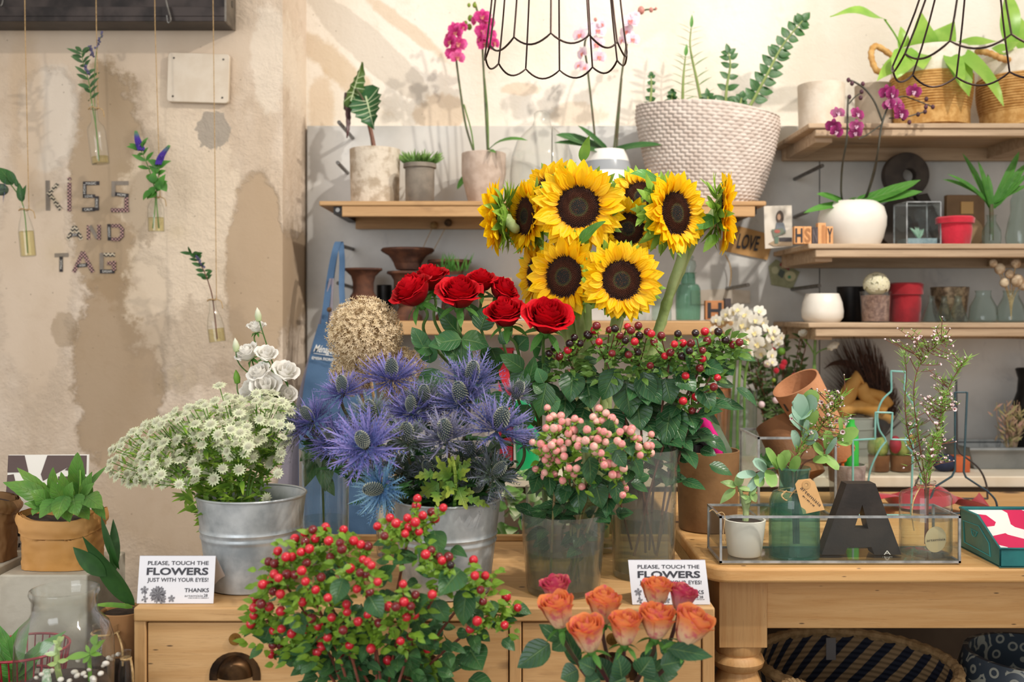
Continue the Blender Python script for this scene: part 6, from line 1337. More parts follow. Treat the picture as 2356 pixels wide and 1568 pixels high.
for x, y, s_, mt in ((1804, 834, 8, m_redf), (1800, 842, 8, m_redf), (1786, 852, 7, m_redf), (1827, 864, 7, m_redf), (1779, 798, 8, m_redf), (1798, 808, 9, m_leafl), (1765, 836, 9, m_wax), (1785, 920, 8, m_wax), (1752, 930, 8, m_wax), (1780, 874, 5, m_leafy)): b = MB(); b.sphere(P(x, y, 2.74), S(s_, 2.74), 9, 7); part(b, 'bud', mt, t)
d = 2.70; m_rp = M('white_petal', '#f6f2e8', '#ece6d4', 5, .6, trans=.25)
for i, (x, y, s_) in enumerate(((1876, 764, 18), (1849, 771, 13), (1911, 787, 18))):
    t = T('white_poppy', ('largest round white flower on a stem below the bottom shelf', 'small white flower left of the largest round white one', 'drooping white flower right of the largest round white one')[i], 'flower', P(1878, 1060, d)); b = MB(); b.tube(cr([P(1878 + 3 * i, 1060, d), P(1874, 900, d), P(1874, 820, d), P(x, y + s_ * .6, d)], 8), .0035 if i == 0 else .002, 6); part(b, 'stem', m_stem, t)
    b = MB(); ax = (V((0, -.5, .8)), V((-.4, -.5, .7)), V((.4, -.3, -.8)))[i]; Mx = frame(P(x, y, d), ax)
    for k in range(10): q = 2 * pi * k / 5 + (k // 5) * .6; u = Mx.to_3x3() @ V((cos(q), sin(q), .4 + .5 * (k // 5))); b.leaf(P(x, y, d), u, ax, S(s_, d) * 1.15, S(s_ * 1.2, d), 'round', -.5, .1, 4, 2)
    part(b, 'bloom', m_rp, t)
# plume, gloves, buckets, cactus pots, tray
d = 2.92; t = T('dried_plume', 'large dark brown feathery dried plume against the marble', 'dried plant', P(2010, 1050, d)); b = MB(); r = random.Random(12)
for i in range(420):
    f = r.random(); a = r.gauss(0, .55); p0 = P(2030, 1010, d); tip = P(2005 + 80 * sin(a * 1.4) - 40 * f, 1000 - (110 + 130 * f) * cos(a), d + r.uniform(-.05, .04)); c = bez(p0, p0.lerp(tip, .5) + V((r.uniform(-.02, .02), r.uniform(-.02, .02), .02)), tip, 5); b.tube(c, [.0012, .0014, .0014, .0012, .001, .0004], 4)
    if i % 2: b.leaf(c[3], V((r.uniform(-1, .4), r.uniform(-.6, .4), r.uniform(-.2, .6))), (0, -1, .2), r.uniform(.02, .05), .004, 'spike', .5, .1, 3, 1)
for i in range(40): y = r.uniform(-8, 8); b.tube(cr([P(2010, 880 + y, d), P(1955, 838 + y, d), P(1918, 835 + y * .5, d), P(1896, 848, d)], 5), .001, 4)
part(b, 'plume', M('dark_plume', '#3d2a22', '#55382a', 40, .9), t)
t = T('leather_glove', 'crumpled tan leather gloves lying on the stacked white buckets', 'gloves', P(1980, 950, 2.83)); b = MB()
for pts, r_ in (([(1935, 940), (1965, 880), (1978, 868)], .028), ([(1975, 885), (2000, 920), (2035, 945)], .026), ([(1930, 945), (1970, 935), (2020, 945)], .030), ([(1990, 905), (2025, 910), (2045, 935)], .020), ([(1990, 945), (2030, 955), (2052, 965)], .016)):
    c = cr([P(x, y, 2.83) for x, y in pts], 8); b.tube(c, [r_ * (.75 + .3 * sin(i * .5) * .3 + .2 * noise.noise(c[i] * 40)) * (1 if 0 < i < len(c) - 1 else .6) for i in range(len(c))], 12)
part(b, 'leather', M('tan_leather', '#c99a58', '#b8853f', 14, .7, 0, .4, 60, .3), t, sharp=0)
d = 2.85
for i, yt in enumerate((957, 982, 1006)):
    t = T('white_bucket', ('topmost', 'middle', 'lowest')[i] + ' of three nested white metal buckets behind the grey felt pot', 'bucket', ((1966 - 1178) / F * d, d, zc), 'nested white buckets'); zz1 = zpx(yt + 90, d); 
    pr = [(S(32 - i, d), max(zc + .001 + .0, zz1)), (S(41, d), zpx(yt + 3, d)), (S(43, d), zpx(yt + 2, d)), (S(43, d), zpx(yt, d)), (S(40, d), zpx(yt, d)), (S(39, d), zpx(yt + 20, d))]
    part(MB().lathe([(0, pr[0][1])] + pr, 32, at(1966, d)), 'bucket_wall', M('white_enamel', '#dcdcd6', '#cfcfc8', 10, .35), t)
d = 2.68; m_wp = M('slatted_wood_pot', '#8d5f3c', '#6f472b', 12, .8)
t = T('glass_tank', 'clear glass tank on the back counter around small cactus pots', 'glass tank', ((2062 - 1178) / F * 2.74, 2.74, zc)); b = MB(); x0, x1 = (1998 - 1178) / F * 2.66, (2128 - 1178) / F * 2.66; y0, y1 = 2.62, 2.78
for q in ((x0, x1, y0, y0 + .003), (x0, x1, y1 - .003, y1), (x0, x0 + .003, y0, y1), (x1 - .003, x1, y0, y1)): b = MB(); b.bb(*q, zc + .001, zpx(962, 2.66)); part(b, 'pane', m_pane, t)
for cx, fl, lb in ((2022, None, 'wooden pot with a small green cactus, left in the glass tank'), (2072, '#b02438', 'wooden pot with a red and orange topped cactus, right in the glass tank')):
    t = T('cactus_pot', lb, 'potted plant', ((cx - 1178) / F * d, d, zc)); b = MB(); b.lathe([(0, zc + .003), (.026, zc + .003), (.028, zc + .045), (.024, zc + .045), (.022, zc + .04), (0, zc + .04)], 16, at(cx, d)); part(b, 'pot_body', m_wp, t)
    b = MB(); 
    for dx in (-.012, .010, 0): b.sphere((P(cx, 0, d).x + dx, d - .006 + abs(dx), zc + .065), .017, 12, 9, (1, 1, 1.6))
    part(b, 'cactus', M('cactus_green', '#7d9a4c', '#a8b060', 60, .8, 0, .4, 200), t)
    if fl: b = MB(); b.sphere((P(cx, 0, d).x - .022, d - .02, zc + .075), .016, 10, 8, (1, 1, 1.5)); part(b, 'red_top', M('cactus_red', fl, '#8a1a2c', 40, .7), t); b = MB(); b.sphere((P(cx, 0, d).x + .018, d - .02, zc + .085), .014, 10, 8, (1, 1, 1.3)); part(b, 'orange_top', M('cactus_orange', '#d9805a', '#c8a050', 40, .7), t)
d = 2.72; X0 = (2225 - 1178) / F * d
t = T('zinc_tray', 'long grey zinc tray on the back counter at the right', 'tray', (X0 + .2, d + .08, zc)); m_zn = M('zinc_tray_metal', '#8f9292', '#787c7d', 9, .5, .5); b = MB(); zt_ = zpx(1032, d)
b.add([(X0 + .02, d, zc + .001), (X0 + .6, d, zc + .001), (X0 + .6, d + .16, zc + .001), (X0 + .02, d + .16, zc + .001), (X0, d - .015, zt_), (X0 + .62, d - .015, zt_), (X0 + .62, d + .175, zt_), (X0, d + .175, zt_)], [(3, 2, 1, 0), (0, 1, 5, 4), (1, 2, 6, 5), (2, 3, 7, 6), (3, 0, 4, 7)]); part(b, 'tray_body', m_zn, t)
b = MB(); b.tube([(X0, d - .015, zt_), (X0 + .62, d - .015, zt_), (X0 + .62, d + .175, zt_), (X0, d + .175, zt_)], .006, 8, closed=True); part(b, 'rim', m_zn, t)
t = T('pink_heather', 'thin pinkish green plant growing in the zinc tray', 'plant', P(2325, 1040, 2.78)); b = MB(); r = random.Random(14)
for i in range(40): x = 2325 + r.gauss(0, 16); b.tube(bez(P(2325 + r.uniform(-8, 8), 1045, 2.78), P(x, 1000, 2.78), P(x + r.gauss(0, 10), r.uniform(920, 990), 2.78 + r.uniform(-.03, .03)), 5), .001, 4); b.leaf(P(x, r.uniform(940, 1020), 2.77), (r.uniform(-1, 1), -.4, .6), (0, -1, .3), .022, .006, 'lance', .2, .1, 3, 1); b.leaf(P(x, r.uniform(930, 1020), 2.76), (r.uniform(-1, 1), -.4, .6), (0, -1, .3), .026, .006, 'lance', .2, .1, 3, 1)
part(b, 'foliage', M('heather', '#9a9a62', '#b58f80', 40, .8, trans=.2), t)
t = T('dark_pitcher', 'dark pitcher at the right frame edge before the marble', 'pitcher', ((2366 - 1178) / F * 2.9, 2.9, zc)); part(lp(2366, 2.9, [(0, -(zc + .001)), (30, -(zc + .001)), (34, 930), (24, 900), (22, 870), (28, 848), (24, 846), (0, 900)], 28), 'pitcher_body', m_black, t)
b = MB(); b.bb((2200 - 1178) / F * 2.66, (2232 - 1178) / F * 2.66, 2.66, 2.70, zc + .001, zpx(1050, 2.66)); solo(b, 'orange_box', M('orange_card', '#c8683a', '#b4562c', 12, .7), 'small orange box on the back counter behind the petrol wire flask', 'box', bevel=.001)
b = MB(); b.sphere((( 2172 - 1178) / F * 2.68, 2.68, zc + .024), .03, 12, 9, (1.1, .8, .8)); solo(b, 'navy_cloth', M('navy_fabric', '#2b3350', '#232a42', 20, .9, 0, .4, 60), 'bunched navy cloth left of the small orange box', 'cloth')
# ------------------------------------------------------------------ buckets and vases on the cabinet
m_zinc = M('galvanised_zinc', '#ced2d4', '#9aa1a6', 20, .38, .4, .12, 50, lo=.3, hi=.7)
ORD = ['leftmost', 'second', 'third', 'fourth', 'fifth', 'sixth', 'seventh', 'eighth', 'ninth', 'tenth', 'eleventh', 'twelfth', 'thirteenth', 'fourteenth', 'fifteenth', 'sixteenth']
def bucket(label, cx, d, hw, hb, h=.158, zb=None):
    zb = zK if zb is None else zb; t = T('zinc_bucket', label, 'bucket', ((cx - 1178) / F * d, d, zb)); a, c = S(hw, d), S(hb, d); pr = [(0, zb + .002), (c * .97, zb + .001), (c, zb + .004)]
    for i in range(1, 61):
        f = i / 60; r_ = c + (a - c) * f
        for f0 in (.56, .63): r_ += .0022 * math.exp(-((f - f0) / .018) ** 2)
        pr.append((r_, zb + h * f))
    part(MB().lathe(pr + [(a - .002, zb + h - .002)] + [(c + (a - c) * f - .003, zb + h * f) for f in (.8, .5, .1)] + [(0, zb + .012)], 64, at(cx, d)), 'bucket_wall', m_zinc, t)
    b = MB(); c0 = at(cx, d).translation; b.tube([V((c0.x + a * cos(2 * pi * k / 64), d + a * sin(2 * pi * k / 64), zb + h)) for k in range(64)], .0022, 8, closed=True); part(b, 'rim', m_zinc, t); return t
bucket('zinc bucket full of pale astrantia beside the folded sign', 579, 1.74, 123, 98)
bucket('zinc bucket of blue sea holly in the middle of the cabinet', 1028, 1.70, 124, 98)
m_vasep = glassm('smoky_vase', '#f2f3f0', 1.45, .02, haze=.07, hazec='#c9c9c4'); m_vw = glassm('vase_water', '#dfe2cc', 1.33, .015, haze=.15, hazec='#747a56')
def vase(label, cx, d, yt, hw, hb, yw, mg, mw, name='glass_vase'):
    t = T(name, label, 'vase', ((cx - 1178) / F * d, d, zK))
    part(lp(cx, d, [(0, -(zK + .002)), (hb * .97, -(zK + .001)), (hb, -(zK + .005)), (hw, yt + 2), (hw, yt), (hw - 2.5, yt), (hb - 3, -(zK + .012)), (0, -(zK + .012))], 48), 'glass', mg, t)
    f = (zpx(yw, d) - zK) / (zpx(yt, d) - zK); hwv = hb + (hw - hb) * f
    part(lp(cx, d, [(0, -(zK + .0125)), (hb - 3.5, -(zK + .0125)), (hwv - 3.2, yw), (0, yw)], 40), 'water', mw, t); return t
vase('wide smoky vase of grey-green water holding the pink berries', 1296, 1.70, 1175, 99, 84, 1262, m_vasep, m_vw)
vase('tall smoky vase of brown stems behind the right sign', 1480, 1.80, 1030, 79, 70, 1184, m_vasep, m_vw)
vase('clear glass cylinder between the two zinc buckets', 746, 1.88, 1032, 57, 55, 1190, m_glass, m_water)
vase('clear glass vase of the red roses, half hidden by the pink berries', 1255, 1.94, 1118, 46, 42, 1200, m_glass, m_vw)
vase('clear glass vase of the sunflowers behind the pink and dark berries', 1372, 2.0, 1010, 62, 55, 1150, m_glass, m_vw)
# ------------------------------------------------------------------ signs
m_card = M('sign_card', '#e9e8ee', '#e2e1e8', 4, .6); m_si = M('sign_ink', '#3a3a42')
def sign(label, TL, TR, BR, BL, d, dt):
    a, c, e, f = P(*BL, d), P(*BR, d), P(*TR, dt), P(*TL, dt); dz = zK + .001 - min(a.z, c.z)
    for p in (a, c, e, f): p.z += dz
    c.z = a.z = zK + .001; e = f + (c - a)
    t = T('folded_sign', label, 'sign', (a + c) / 2); ux = (c - a).normalized(); uy = ((f - a) - ux * (f - a).dot(ux)).normalized(); n = ux.cross(uy); w_, h = (c - a).length, (f - a).length
    b = MB(); b.add([a, c, e, f] + [p - n * .0008 for p in (a, c, e, f)], [(0, 1, 2, 3), (7, 6, 5, 4), (0, 4, 5, 1), (1, 5, 6, 2), (2, 6, 7, 3), (3, 7, 4, 0)]); part(b, 'front_panel', m_card, t)
    g = [f, e, e + V((.012, .055, 0)), f + V((.012, .055, 0))]; g[2].z = g[3].z = zK + .001; b = MB(); b.add(g + [p + V((0, .0006, .0006)) for p in g], [(0, 1, 2, 3), (7, 6, 5, 4)]); part(b, 'back_panel', m_card, t)
    def q(u, v): return a + ux * (u * w_ + (1 - v) * 0) + (f - a) * v
    b = MB()
    for body, u, v, w0, h0, bo in (('PLEASE, TOUCH THE', .515, .855, .80, .085, .012), ('FLOWERS', .51, .68, .81, .15, .03), ('JUST WITH YOUR EYES!', .52, .50, .80, .085, .012), ('THANKS', .775, .28, .32, .085, .016), ('artemisia', .74, .165, .24, .055, -.005), ('28', .895, .17, .05, .06, .01)): text(b, body, q(u, v), ux, uy, w_ * w0, h * h0, bo, 0, .0006)
    scribble(b, q(.80, .115), ux, uy, w_ * .26, h * .016, 5, .0006); part(b, 'lettering', m_si, t); b = MB()
    def flower(u, v, r_, k, st):
        c0 = q(u, v) + n * .0006
        for j in range(k): z = 2 * pi * j / k + .3; dr = ux * cos(z) + uy * sin(z); sd = n.cross(dr); b.add([c0, c0 + dr * r_ * .55 - sd * r_ * .3, c0 + dr * r_ * .9 - sd * r_ * .12, c0 + dr * r_ * .8, c0 + dr * r_ * .95 + sd * r_ * .15, c0 + dr * r_ * .5 + sd * r_ * .26], [(0, 1, 2, 3, 4, 5)])
        if st: b.add([c0 - ux * .0006, c0 + ux * .0006, q(u + st, .02) + n * .0006 + ux * .0005, q(u + st, .02) + n * .0006 - ux * .0005], [(0, 1, 2, 3)])
    flower(.27, .19, h * .20, 9, 0); flower(.09, .28, h * .10, 5, .03); flower(.45, .10, h * .09, 5, 0); flower(.10, .09, h * .08, 4, 0); flower(.33, .08, h * .1, 6, 0)
    part(b, 'flower_drawing', M('sketch_grey', '#8f8e94', '#6c6b72', 200, .7), t); return t
sign('white folded sign asking not to touch, before the astrantia bucket', (322, 1288), (502, 1290), (491, 1397), (315, 1393), 1.62, 1.635)
sign('white folded sign partly covered by the orange roses', (1445, 1302), (1622, 1302), (1634, 1403), (1455, 1404), 1.614, 1.63)

# ------------------------------------------------------------------ sunflowers
n = NT('sunflower_disc'); g = n.attr(); c = n.mix(n.ramp(g, .30, .40), '#15140f', '#3d3a16'); c = n.mix(n.ramp(g, .40, .5), c, '#4e2511'); c = n.mix(n.ramp(g, .55, .95), c, '#2c130b'); n.base(n.mix(n.ramp(n.noise(400, 2), .5, .7, 0, .5), c, '#6e3a16')); n.set(Roughness=.85); m_disc = n.mat
m_sun = MG('sunflower_petal', '#f6ae00', '#ffd008', .03, .55, c2='#ffdc3a', nsc=25, namt=.35, rough=.5, trans=.35, spec=.3, streak=.25)
m_sepal = MG('sunflower_sepal', '#6c9a34', '#8fb648', c2='#55852a', trans=.2); m_sstem = M('sunflower_stem', '#bccb8e', '#9db46c', 14, .6, 0, .3, 90, .35)
VS = (1372, 2.0)
def sunflower(label, x, y, d, Ro, Rd, yaw, pitch, cup, stem, seed, n1=24, rag=.12, leafs=()):
    r = random.Random(seed); c = P(x, y, d); nv = face(yaw, pitch); Mx = frame(c, nv); rd, ro = S(Rd, d), S(Ro, d); X = Mx.to_3x3()
    foot = V(((VS[0] - 1178) / F * 2.0 + r.uniform(-.02, .02), 2.0 + r.uniform(-.025, .025), zK + .02)); t = T('sunflower', label, 'flower', foot)
    b = MB(); K = 520
    b.lathe([(rd * .98 * sin(a), rd * .22 * cos(a) - rd * .14) for a in [i * pi / 2 / 10 for i in range(11)]][::1], 28, Mx, None)
    b.g = [min(1., ((Mx.inverted() @ p).to_2d().length) / rd) for p in b.v]
    for k in range(K):
        f = sqrt((k + .5) / K); a = k * 2.39996; h = rd * (.22 * sqrt(max(0, 1 - f * f)) - .14); p = V((rd * f * cos(a), rd * f * sin(a), h)); s_ = rd * (.020 + .012 * (f > .45)); L = rd * (.05 + .08 * (f > .42) + .10 * (f > .86)) * r.uniform(.7, 1.2); up = V((cos(a) * f * (.5 + .8 * (f > .86)), sin(a) * f * (.5 + .8 * (f > .86)), 1)).normalized(); o_ = up.orthogonal() * s_; o2 = up.cross(o_)
        b.add([Mx @ q for q in (p + o_, p - o_ * .5 + o2 * .87, p - o_ * .5 - o2 * .87, p + up * L)], [(0, 1, 3), (1, 2, 3), (2, 0, 3)], [f] * 4)
    part(b, 'flower_disc', m_disc, t); b = MB()
    for row in range(3):
        nn_ = n1 + (2, 0, -3)[row]
        for k in range(nn_):
            a = 2 * pi * (k + .5 * row + r.uniform(-.28, .28)) / nn_; cu = cup + (.02, .22, .40)[row] + r.uniform(-rag, rag); L = (ro - rd * .9) * r.uniform(.82, 1.08) * (1, .95, .72)[row]; ra = V((cos(a), sin(a), 0)); dr = ra * cos(cu) + V((0, 0, sin(cu))); nr = V((0, 0, cos(cu))) - ra * sin(cu)
            tw = V((-sin(a), cos(a), 0)) * r.uniform(-.35, .35)
            b.leaf(Mx @ (ra * rd * .92 + V((0, 0, -rd * (.12 - .05 * row)))), X @ (dr + tw * .4), X @ (nr + tw), L, min(L * .60, S(36, d)) * r.uniform(.8, 1.05), 'lance', r.uniform(-.1, .55), r.uniform(.1, .3), 6, 2, twist=r.uniform(-.5, .5))
    part(b, 'petal_ring', m_sun, t); b = MB()
    b.lathe([(0, -rd * .62), (rd * .35, -rd * .58), (rd * .8, -rd * .36), (rd * .98, -rd * .14)], 24, Mx)
    for k in range(38): a = k * 2.4; ra = V((cos(a), sin(a), -.1)); b.leaf(Mx @ (ra * rd * r.uniform(.7, .95) + V((0, 0, -rd * r.uniform(.2, .45)))), X @ (ra + V((0, 0, r.uniform(-.5, .5)))), X @ V((-ra.x * .3, -ra.y * .3, -1)), rd * r.uniform(.8, 1.25) + .008, rd * .38 + .003, 'lance', r.uniform(-.8, .8), .3, 5, 1)
    part(b, 'calyx', m_sepal, t)
    pts = [c - nv * rd * .5, c - nv * (rd * .5 + .014) - V((0, 0, .02))] + [P(px, py, pd) for px, py, pd in stem] + [foot]; sc = cr(pts, 8); b = MB(); b.tube(sc, [.0098 + .0012 * noise.noise(p * 30) + .0015 * (i % 11 == 5) for i, p in enumerate(sc)], 10); part(b, 'stem', m_sstem, t)
    for a_ in leafs: part(lf(MB(), *a_[:7], bend=a_[7], fold=.2, wave=.05, nl=12, ph=a_[0]), 'leaf', m_leafm if a_[4] > 26 else m_sepal, t)
sunflower('largest sunflower, facing the viewer at the top of the bunch', 1331, 476, 1.84, 110, 50, -2, 4, .12, [(1345, 600, 1.92), (1352, 800, 1.96)], 1, 24, leafs=[(1332, 560, 1392, 508, 34, 1.82, 1.79, .5), (1338, 372, 1356, 312, 26, 1.9, 1.88, -.3)])
sunflower('sunflower facing the viewer lowest in the bunch, right of centre', 1430, 644, 1.80, 98, 47, 8, 2, .1, [(1425, 720, 1.93), (1400, 850, 1.98)], 2, 23)
sunflower('sunflower at the lower left of the bunch, turned left', 1297, 636, 1.83, 96, 49, -32, 2, .15, [(1330, 720, 1.93), (1345, 850, 1.97)], 3, 23, leafs=[(1290, 715, 1248, 740, 18, 1.85, 1.83, .4)])
sunflower('small sunflower tucked behind the lowest one', 1444, 526, 1.88, 78, 39, 5, 5, .25, [(1440, 640, 1.96), (1405, 800, 1.99)], 4, 19, leafs=[(1470, 505, 1462, 468, 18, 1.83, 1.81, .6), (1480, 500, 1462, 520, 15, 1.83, 1.80, .7)])
sunflower('sunflower at the upper right turned to the right', 1556, 490, 1.84, 100, 51, 40, 2, .18, [(1570, 572, 1.90), (1545, 660, 1.93), (1515, 760, 1.96), (1490, 840, 1.98), (1420, 950, 2.0)], 5, 23, leafs=[(1500, 470, 1470, 520, 20, 1.84, 1.82, .8)])
sunflower('far left sunflower seen from the side with its green back showing', 1146, 500, 1.90, 92, 40, -100, 0, .25, [(1205, 545, 1.99), (1290, 700, 2.0), (1335, 850, 2.0)], 6, 22, .2)
sunflower('left sunflower in a steep angle between the profile one and the largest', 1208, 497, 1.90, 88, 44, -62, 0, .18, [(1245, 600, 1.95), (1320, 800, 2.0)], 7, 22)
sunflower('sunflower hidden behind the largest one, petals showing upper left', 1262, 440, 1.96, 82, 40, -35, 18, .2, [(1290, 600, 1.99), (1340, 800, 2.0)], 8, 20)
sunflower('sunflower half hidden behind the upper right one', 1476, 452, 1.95, 76, 40, -5, 20, .15, [(1470, 600, 1.99), (1410, 800, 2.02)], 9, 19, leafs=[(1515, 415, 1448, 398, 36, 1.86, 1.84, .5), (1500, 430, 1476, 462, 22, 1.86, 1.84, .8)])
sunflower('far right sunflower in profile with a green calyx to its left', 1668, 486, 1.90, 100, 44, 76, 0, .2, [(1606, 535, 1.93), (1578, 590, 1.95), (1540, 680, 1.98), (1512, 765, 2.0), (1440, 900, 2.02)], 10, 22, .18, leafs=[(1650, 540, 1618, 580, 26, 1.88, 1.87, .4), (1645, 500, 1600, 530, 40, 1.89, 1.86, .4)])
sunflower('left lower sunflower half hidden behind the one turned left', 1228, 632, 1.93, 80, 38, -68, 0, .2, [(1265, 700, 1.97), (1330, 850, 2.02)], 11, 20)

# ------------------------------------------------------------------ roses
def rose_mesh(R0, Hh, layers, op, seed, mt, tight=.5, jag=.05):
    r = random.Random(seed); b = MB()
    for i in range(layers):
        f = i / (layers - 1); npet = 3 if f < .4 else (4 if f < .75 else 5); rm = R0 * (.10 + .90 * f ** .85); hh = Hh * (1.0 - .30 * op * f ** 1.5) * (1 - .10 * (1 - f) * tight); a0 = r.uniform(0, 6.28)
        for k in range(npet):
            sp = 2 * pi / npet * r.uniform(1.30, 1.6); ac = a0 + 2 * pi * k / npet + r.uniform(-.15, .15); hk = hh * r.uniform(.92, 1.06); cl = op * f ** 1.6 * r.uniform(.6, 1.25); ph = r.uniform(0, 6)
            def pt(u, v):
                uu = 2 * u - 1; a = ac + uu * sp / 2; w_ = 1 - .25 * abs(uu) ** 3; bell = (v ** .55) if f > .3 else v ** .7
                rad = rm * (.16 + .84 * bell) * (1 - (1 - f) * tight * .45 * v * v) * (1 + .05 * uu + .35 * cl * max(0, v - .72) / .28 * max(0, v - .55)) + R0 * .02 * noise.noise(V((a * 2, v * 3, seed + i))) * (1 + 2 * f)
                z = hk * (v ** (1.15 if f > .5 else 1.0)) * (1 - .16 * abs(uu) ** 2.4 * v) - cl * hk * .55 * max(0, v - .74) ** 1.5 * 3 + R0 * jag * sin(uu * 7 + ph) * v ** 4
                return V((rad * cos(a), rad * sin(a), z))
            b.grid(pt, 10, 9)
    return mesh(b, 'bloom', mt, sharp=0)
m_rr = MG('red_rose_petal', '#7a000e', '#cc0a1c', .2, .95, c2='#a00016', nsc=14, namt=.4, rough=.6, trans=.10, spec=.2)
m_or = MG('orange_rose_petal', '#fcd9b0', '#f59a5c', .3, .92, c2='#e0527a', nsc=2.6, namt=.75, rough=.5, trans=.25, spec=.3)
m_oe = MG('pink_rose_petal', '#f2b0ac', '#d04a6c', .2, .95, c2='#f6ae7c', nsc=2.6, namt=.5, rough=.5, trans=.25, spec=.3)
rr = [rose_mesh(1, 1.55, 8, 1.0, s_, m_rr, .55, .05) for s_ in (1, 2, 3)]
ro_ = [rose_mesh(.96, 2.15, 7, .42, s_, m_or, .95, .04) for s_ in (11, 12, 13)]; ro_.append(rose_mesh(.95, 2.0, 6, .5, 14, m_oe, .9, .05))
b = MB()
for k in range(5): a = 2 * pi * k / 5; b.leaf((.15 * cos(a), .15 * sin(a), -.05), (cos(a), sin(a), -.15), (-cos(a) * .3, -sin(a) * .3, 1), 1.05, .36, 'lance', .7, .2, 5, 1)
b.lathe([(0, -.35), (.2, -.32), (.26, -.1), (.2, .05)], 12); sep_me = mesh(b, 'calyx', m_leafm)
def rose(name, label, x, y, d, rpx, ax, me, stem, leaves, seed, mst, mlf=None, hoff=.6, group=None):
    r = random.Random(seed); s_ = S(rpx, d); ax = V(ax).normalized(); c = P(x, y, d) - ax * s_ * hoff; foot = P(*stem[-1]); t = T(name, label, 'rose', foot, group)
    Mx = frame(c, ax) @ Matrix.Rotation(r.uniform(0, 6.28), 4, 'Z') @ Matrix.Scale(s_, 4); o = inst(me, 'bloom', t, Mx); inst(sep_me, 'calyx', t, Mx)
    b = MB(); cv = cr([c - ax * s_ * .3, c - ax * (s_ * .3 + .015)] + [P(*q) for q in stem], 7); b.tube(cv, .0030, 7); part(b, 'stem', mst, t)
    for a_ in leaves:
        part(lf(MB(), *a_[:4], a_[4], d + (a_[5] if len(a_) > 5 else -.01), bend=r.uniform(.1, .6), nrm=(r.uniform(-.5, .5), -.8, r.uniform(.2, .7)), shape='ovate', fold=.12, jag=.05, jn=9, nl=12), 'leaf', mlf or r.choice([m_leafd, m_roseleaf, m_roseleaf]), t)
m_roseleaf = MG('rose_leaf', '#33603a', '#447548', c2='#668c48', nsc=18, rough=.32, trans=.2, vein=.35); m_rst = M('rose_stem', '#5f7f3c', '#4a6a34', 20, .5)
ft = [(1245, 1000, 1.93), (1255, 1230, 1.94)]
rose('red_rose', 'red rose at the far left of the bunch, seen from its side', 950, 672, 1.82, 50, (-.5, -.35, .8), rr[0], [(985, 780, 1.86), (1130, 930, 1.91)] + ft, [(975, 800, 948, 752, 42), (1000, 800, 952, 800, 46), (990, 835, 985, 780, 50)], 1, m_rst)
rose('red_rose', 'red rose showing above and behind the two leftmost blooms', 990, 642, 1.88, 42, (-.2, -.3, .93), rr[1], [(1010, 760, 1.9), (1140, 930, 1.93)] + ft, [(1060, 770, 1005, 705, 40), (1080, 725, 1105, 712, 50, .01)], 2, m_rst)
rose('red_rose', 'red rose in the left middle, facing the viewer', 1057, 676, 1.81, 50, (.05, -.5, .86), rr[2], [(1064, 780, 1.84), (1150, 940, 1.9)] + ft, [(1062, 780, 985, 795, 56), (1062, 780, 1125, 795, 62), (1062, 785, 1062, 870, 60), (1070, 840, 1000, 770, 46), (1000, 860, 960, 880, 50), (1040, 880, 1010, 920, 50), (1085, 840, 1050, 890, 60), (1010, 850, 985, 895, 55)], 3, m_rst)
rose('red_rose', 'red rose at the top middle behind the others', 1106, 648, 1.87, 36, (0, -.3, .95), rr[0], [(1108, 760, 1.89), (1180, 940, 1.92)] + ft, [(1105, 760, 1125, 700, 56), (1105, 830, 1155, 815, 60), (1110, 850, 1145, 880, 62)], 4, m_rst)
rose('red_rose', 'darker red rose turned right beside the top middle one', 1156, 668, 1.87, 36, (.5, -.35, .75), rr[1], [(1150, 760, 1.89), (1200, 940, 1.92)] + ft, [(1150, 790, 1180, 755, 30), (1130, 800, 1150, 850, 48)], 5, m_rst)
rose('red_rose', 'red rose right of the middle, below the darker turned one', 1164, 722, 1.80, 46, (-.15, -.42, .9), rr[2], [(1190, 800, 1.83), (1212, 900, 1.88)] + ft, [(1205, 850, 1150, 815, 44), (1205, 850, 1185, 905, 50), (1215, 880, 1230, 818, 34), (1190, 800, 1215, 775, 50, .03), (1110, 880, 1090, 930, 60), (1160, 900, 1140, 950, 56), (1215, 930, 1200, 990, 60), (1240, 900, 1270, 960, 60)], 6, m_rst)
rose('red_rose', 'largest red rose at the right end of the bunch', 1259, 732, 1.78, 55, (.12, -.55, .83), rr[0], [(1250, 810, 1.82), (1246, 900, 1.88)] + ft, [(1250, 880, 1235, 845, 34), (1250, 900, 1225, 880, 40), (1258, 880, 1240, 960, 56), (1245, 800, 1225, 795, 60, .03), (1255, 930, 1290, 920, 60)], 7, m_rst)
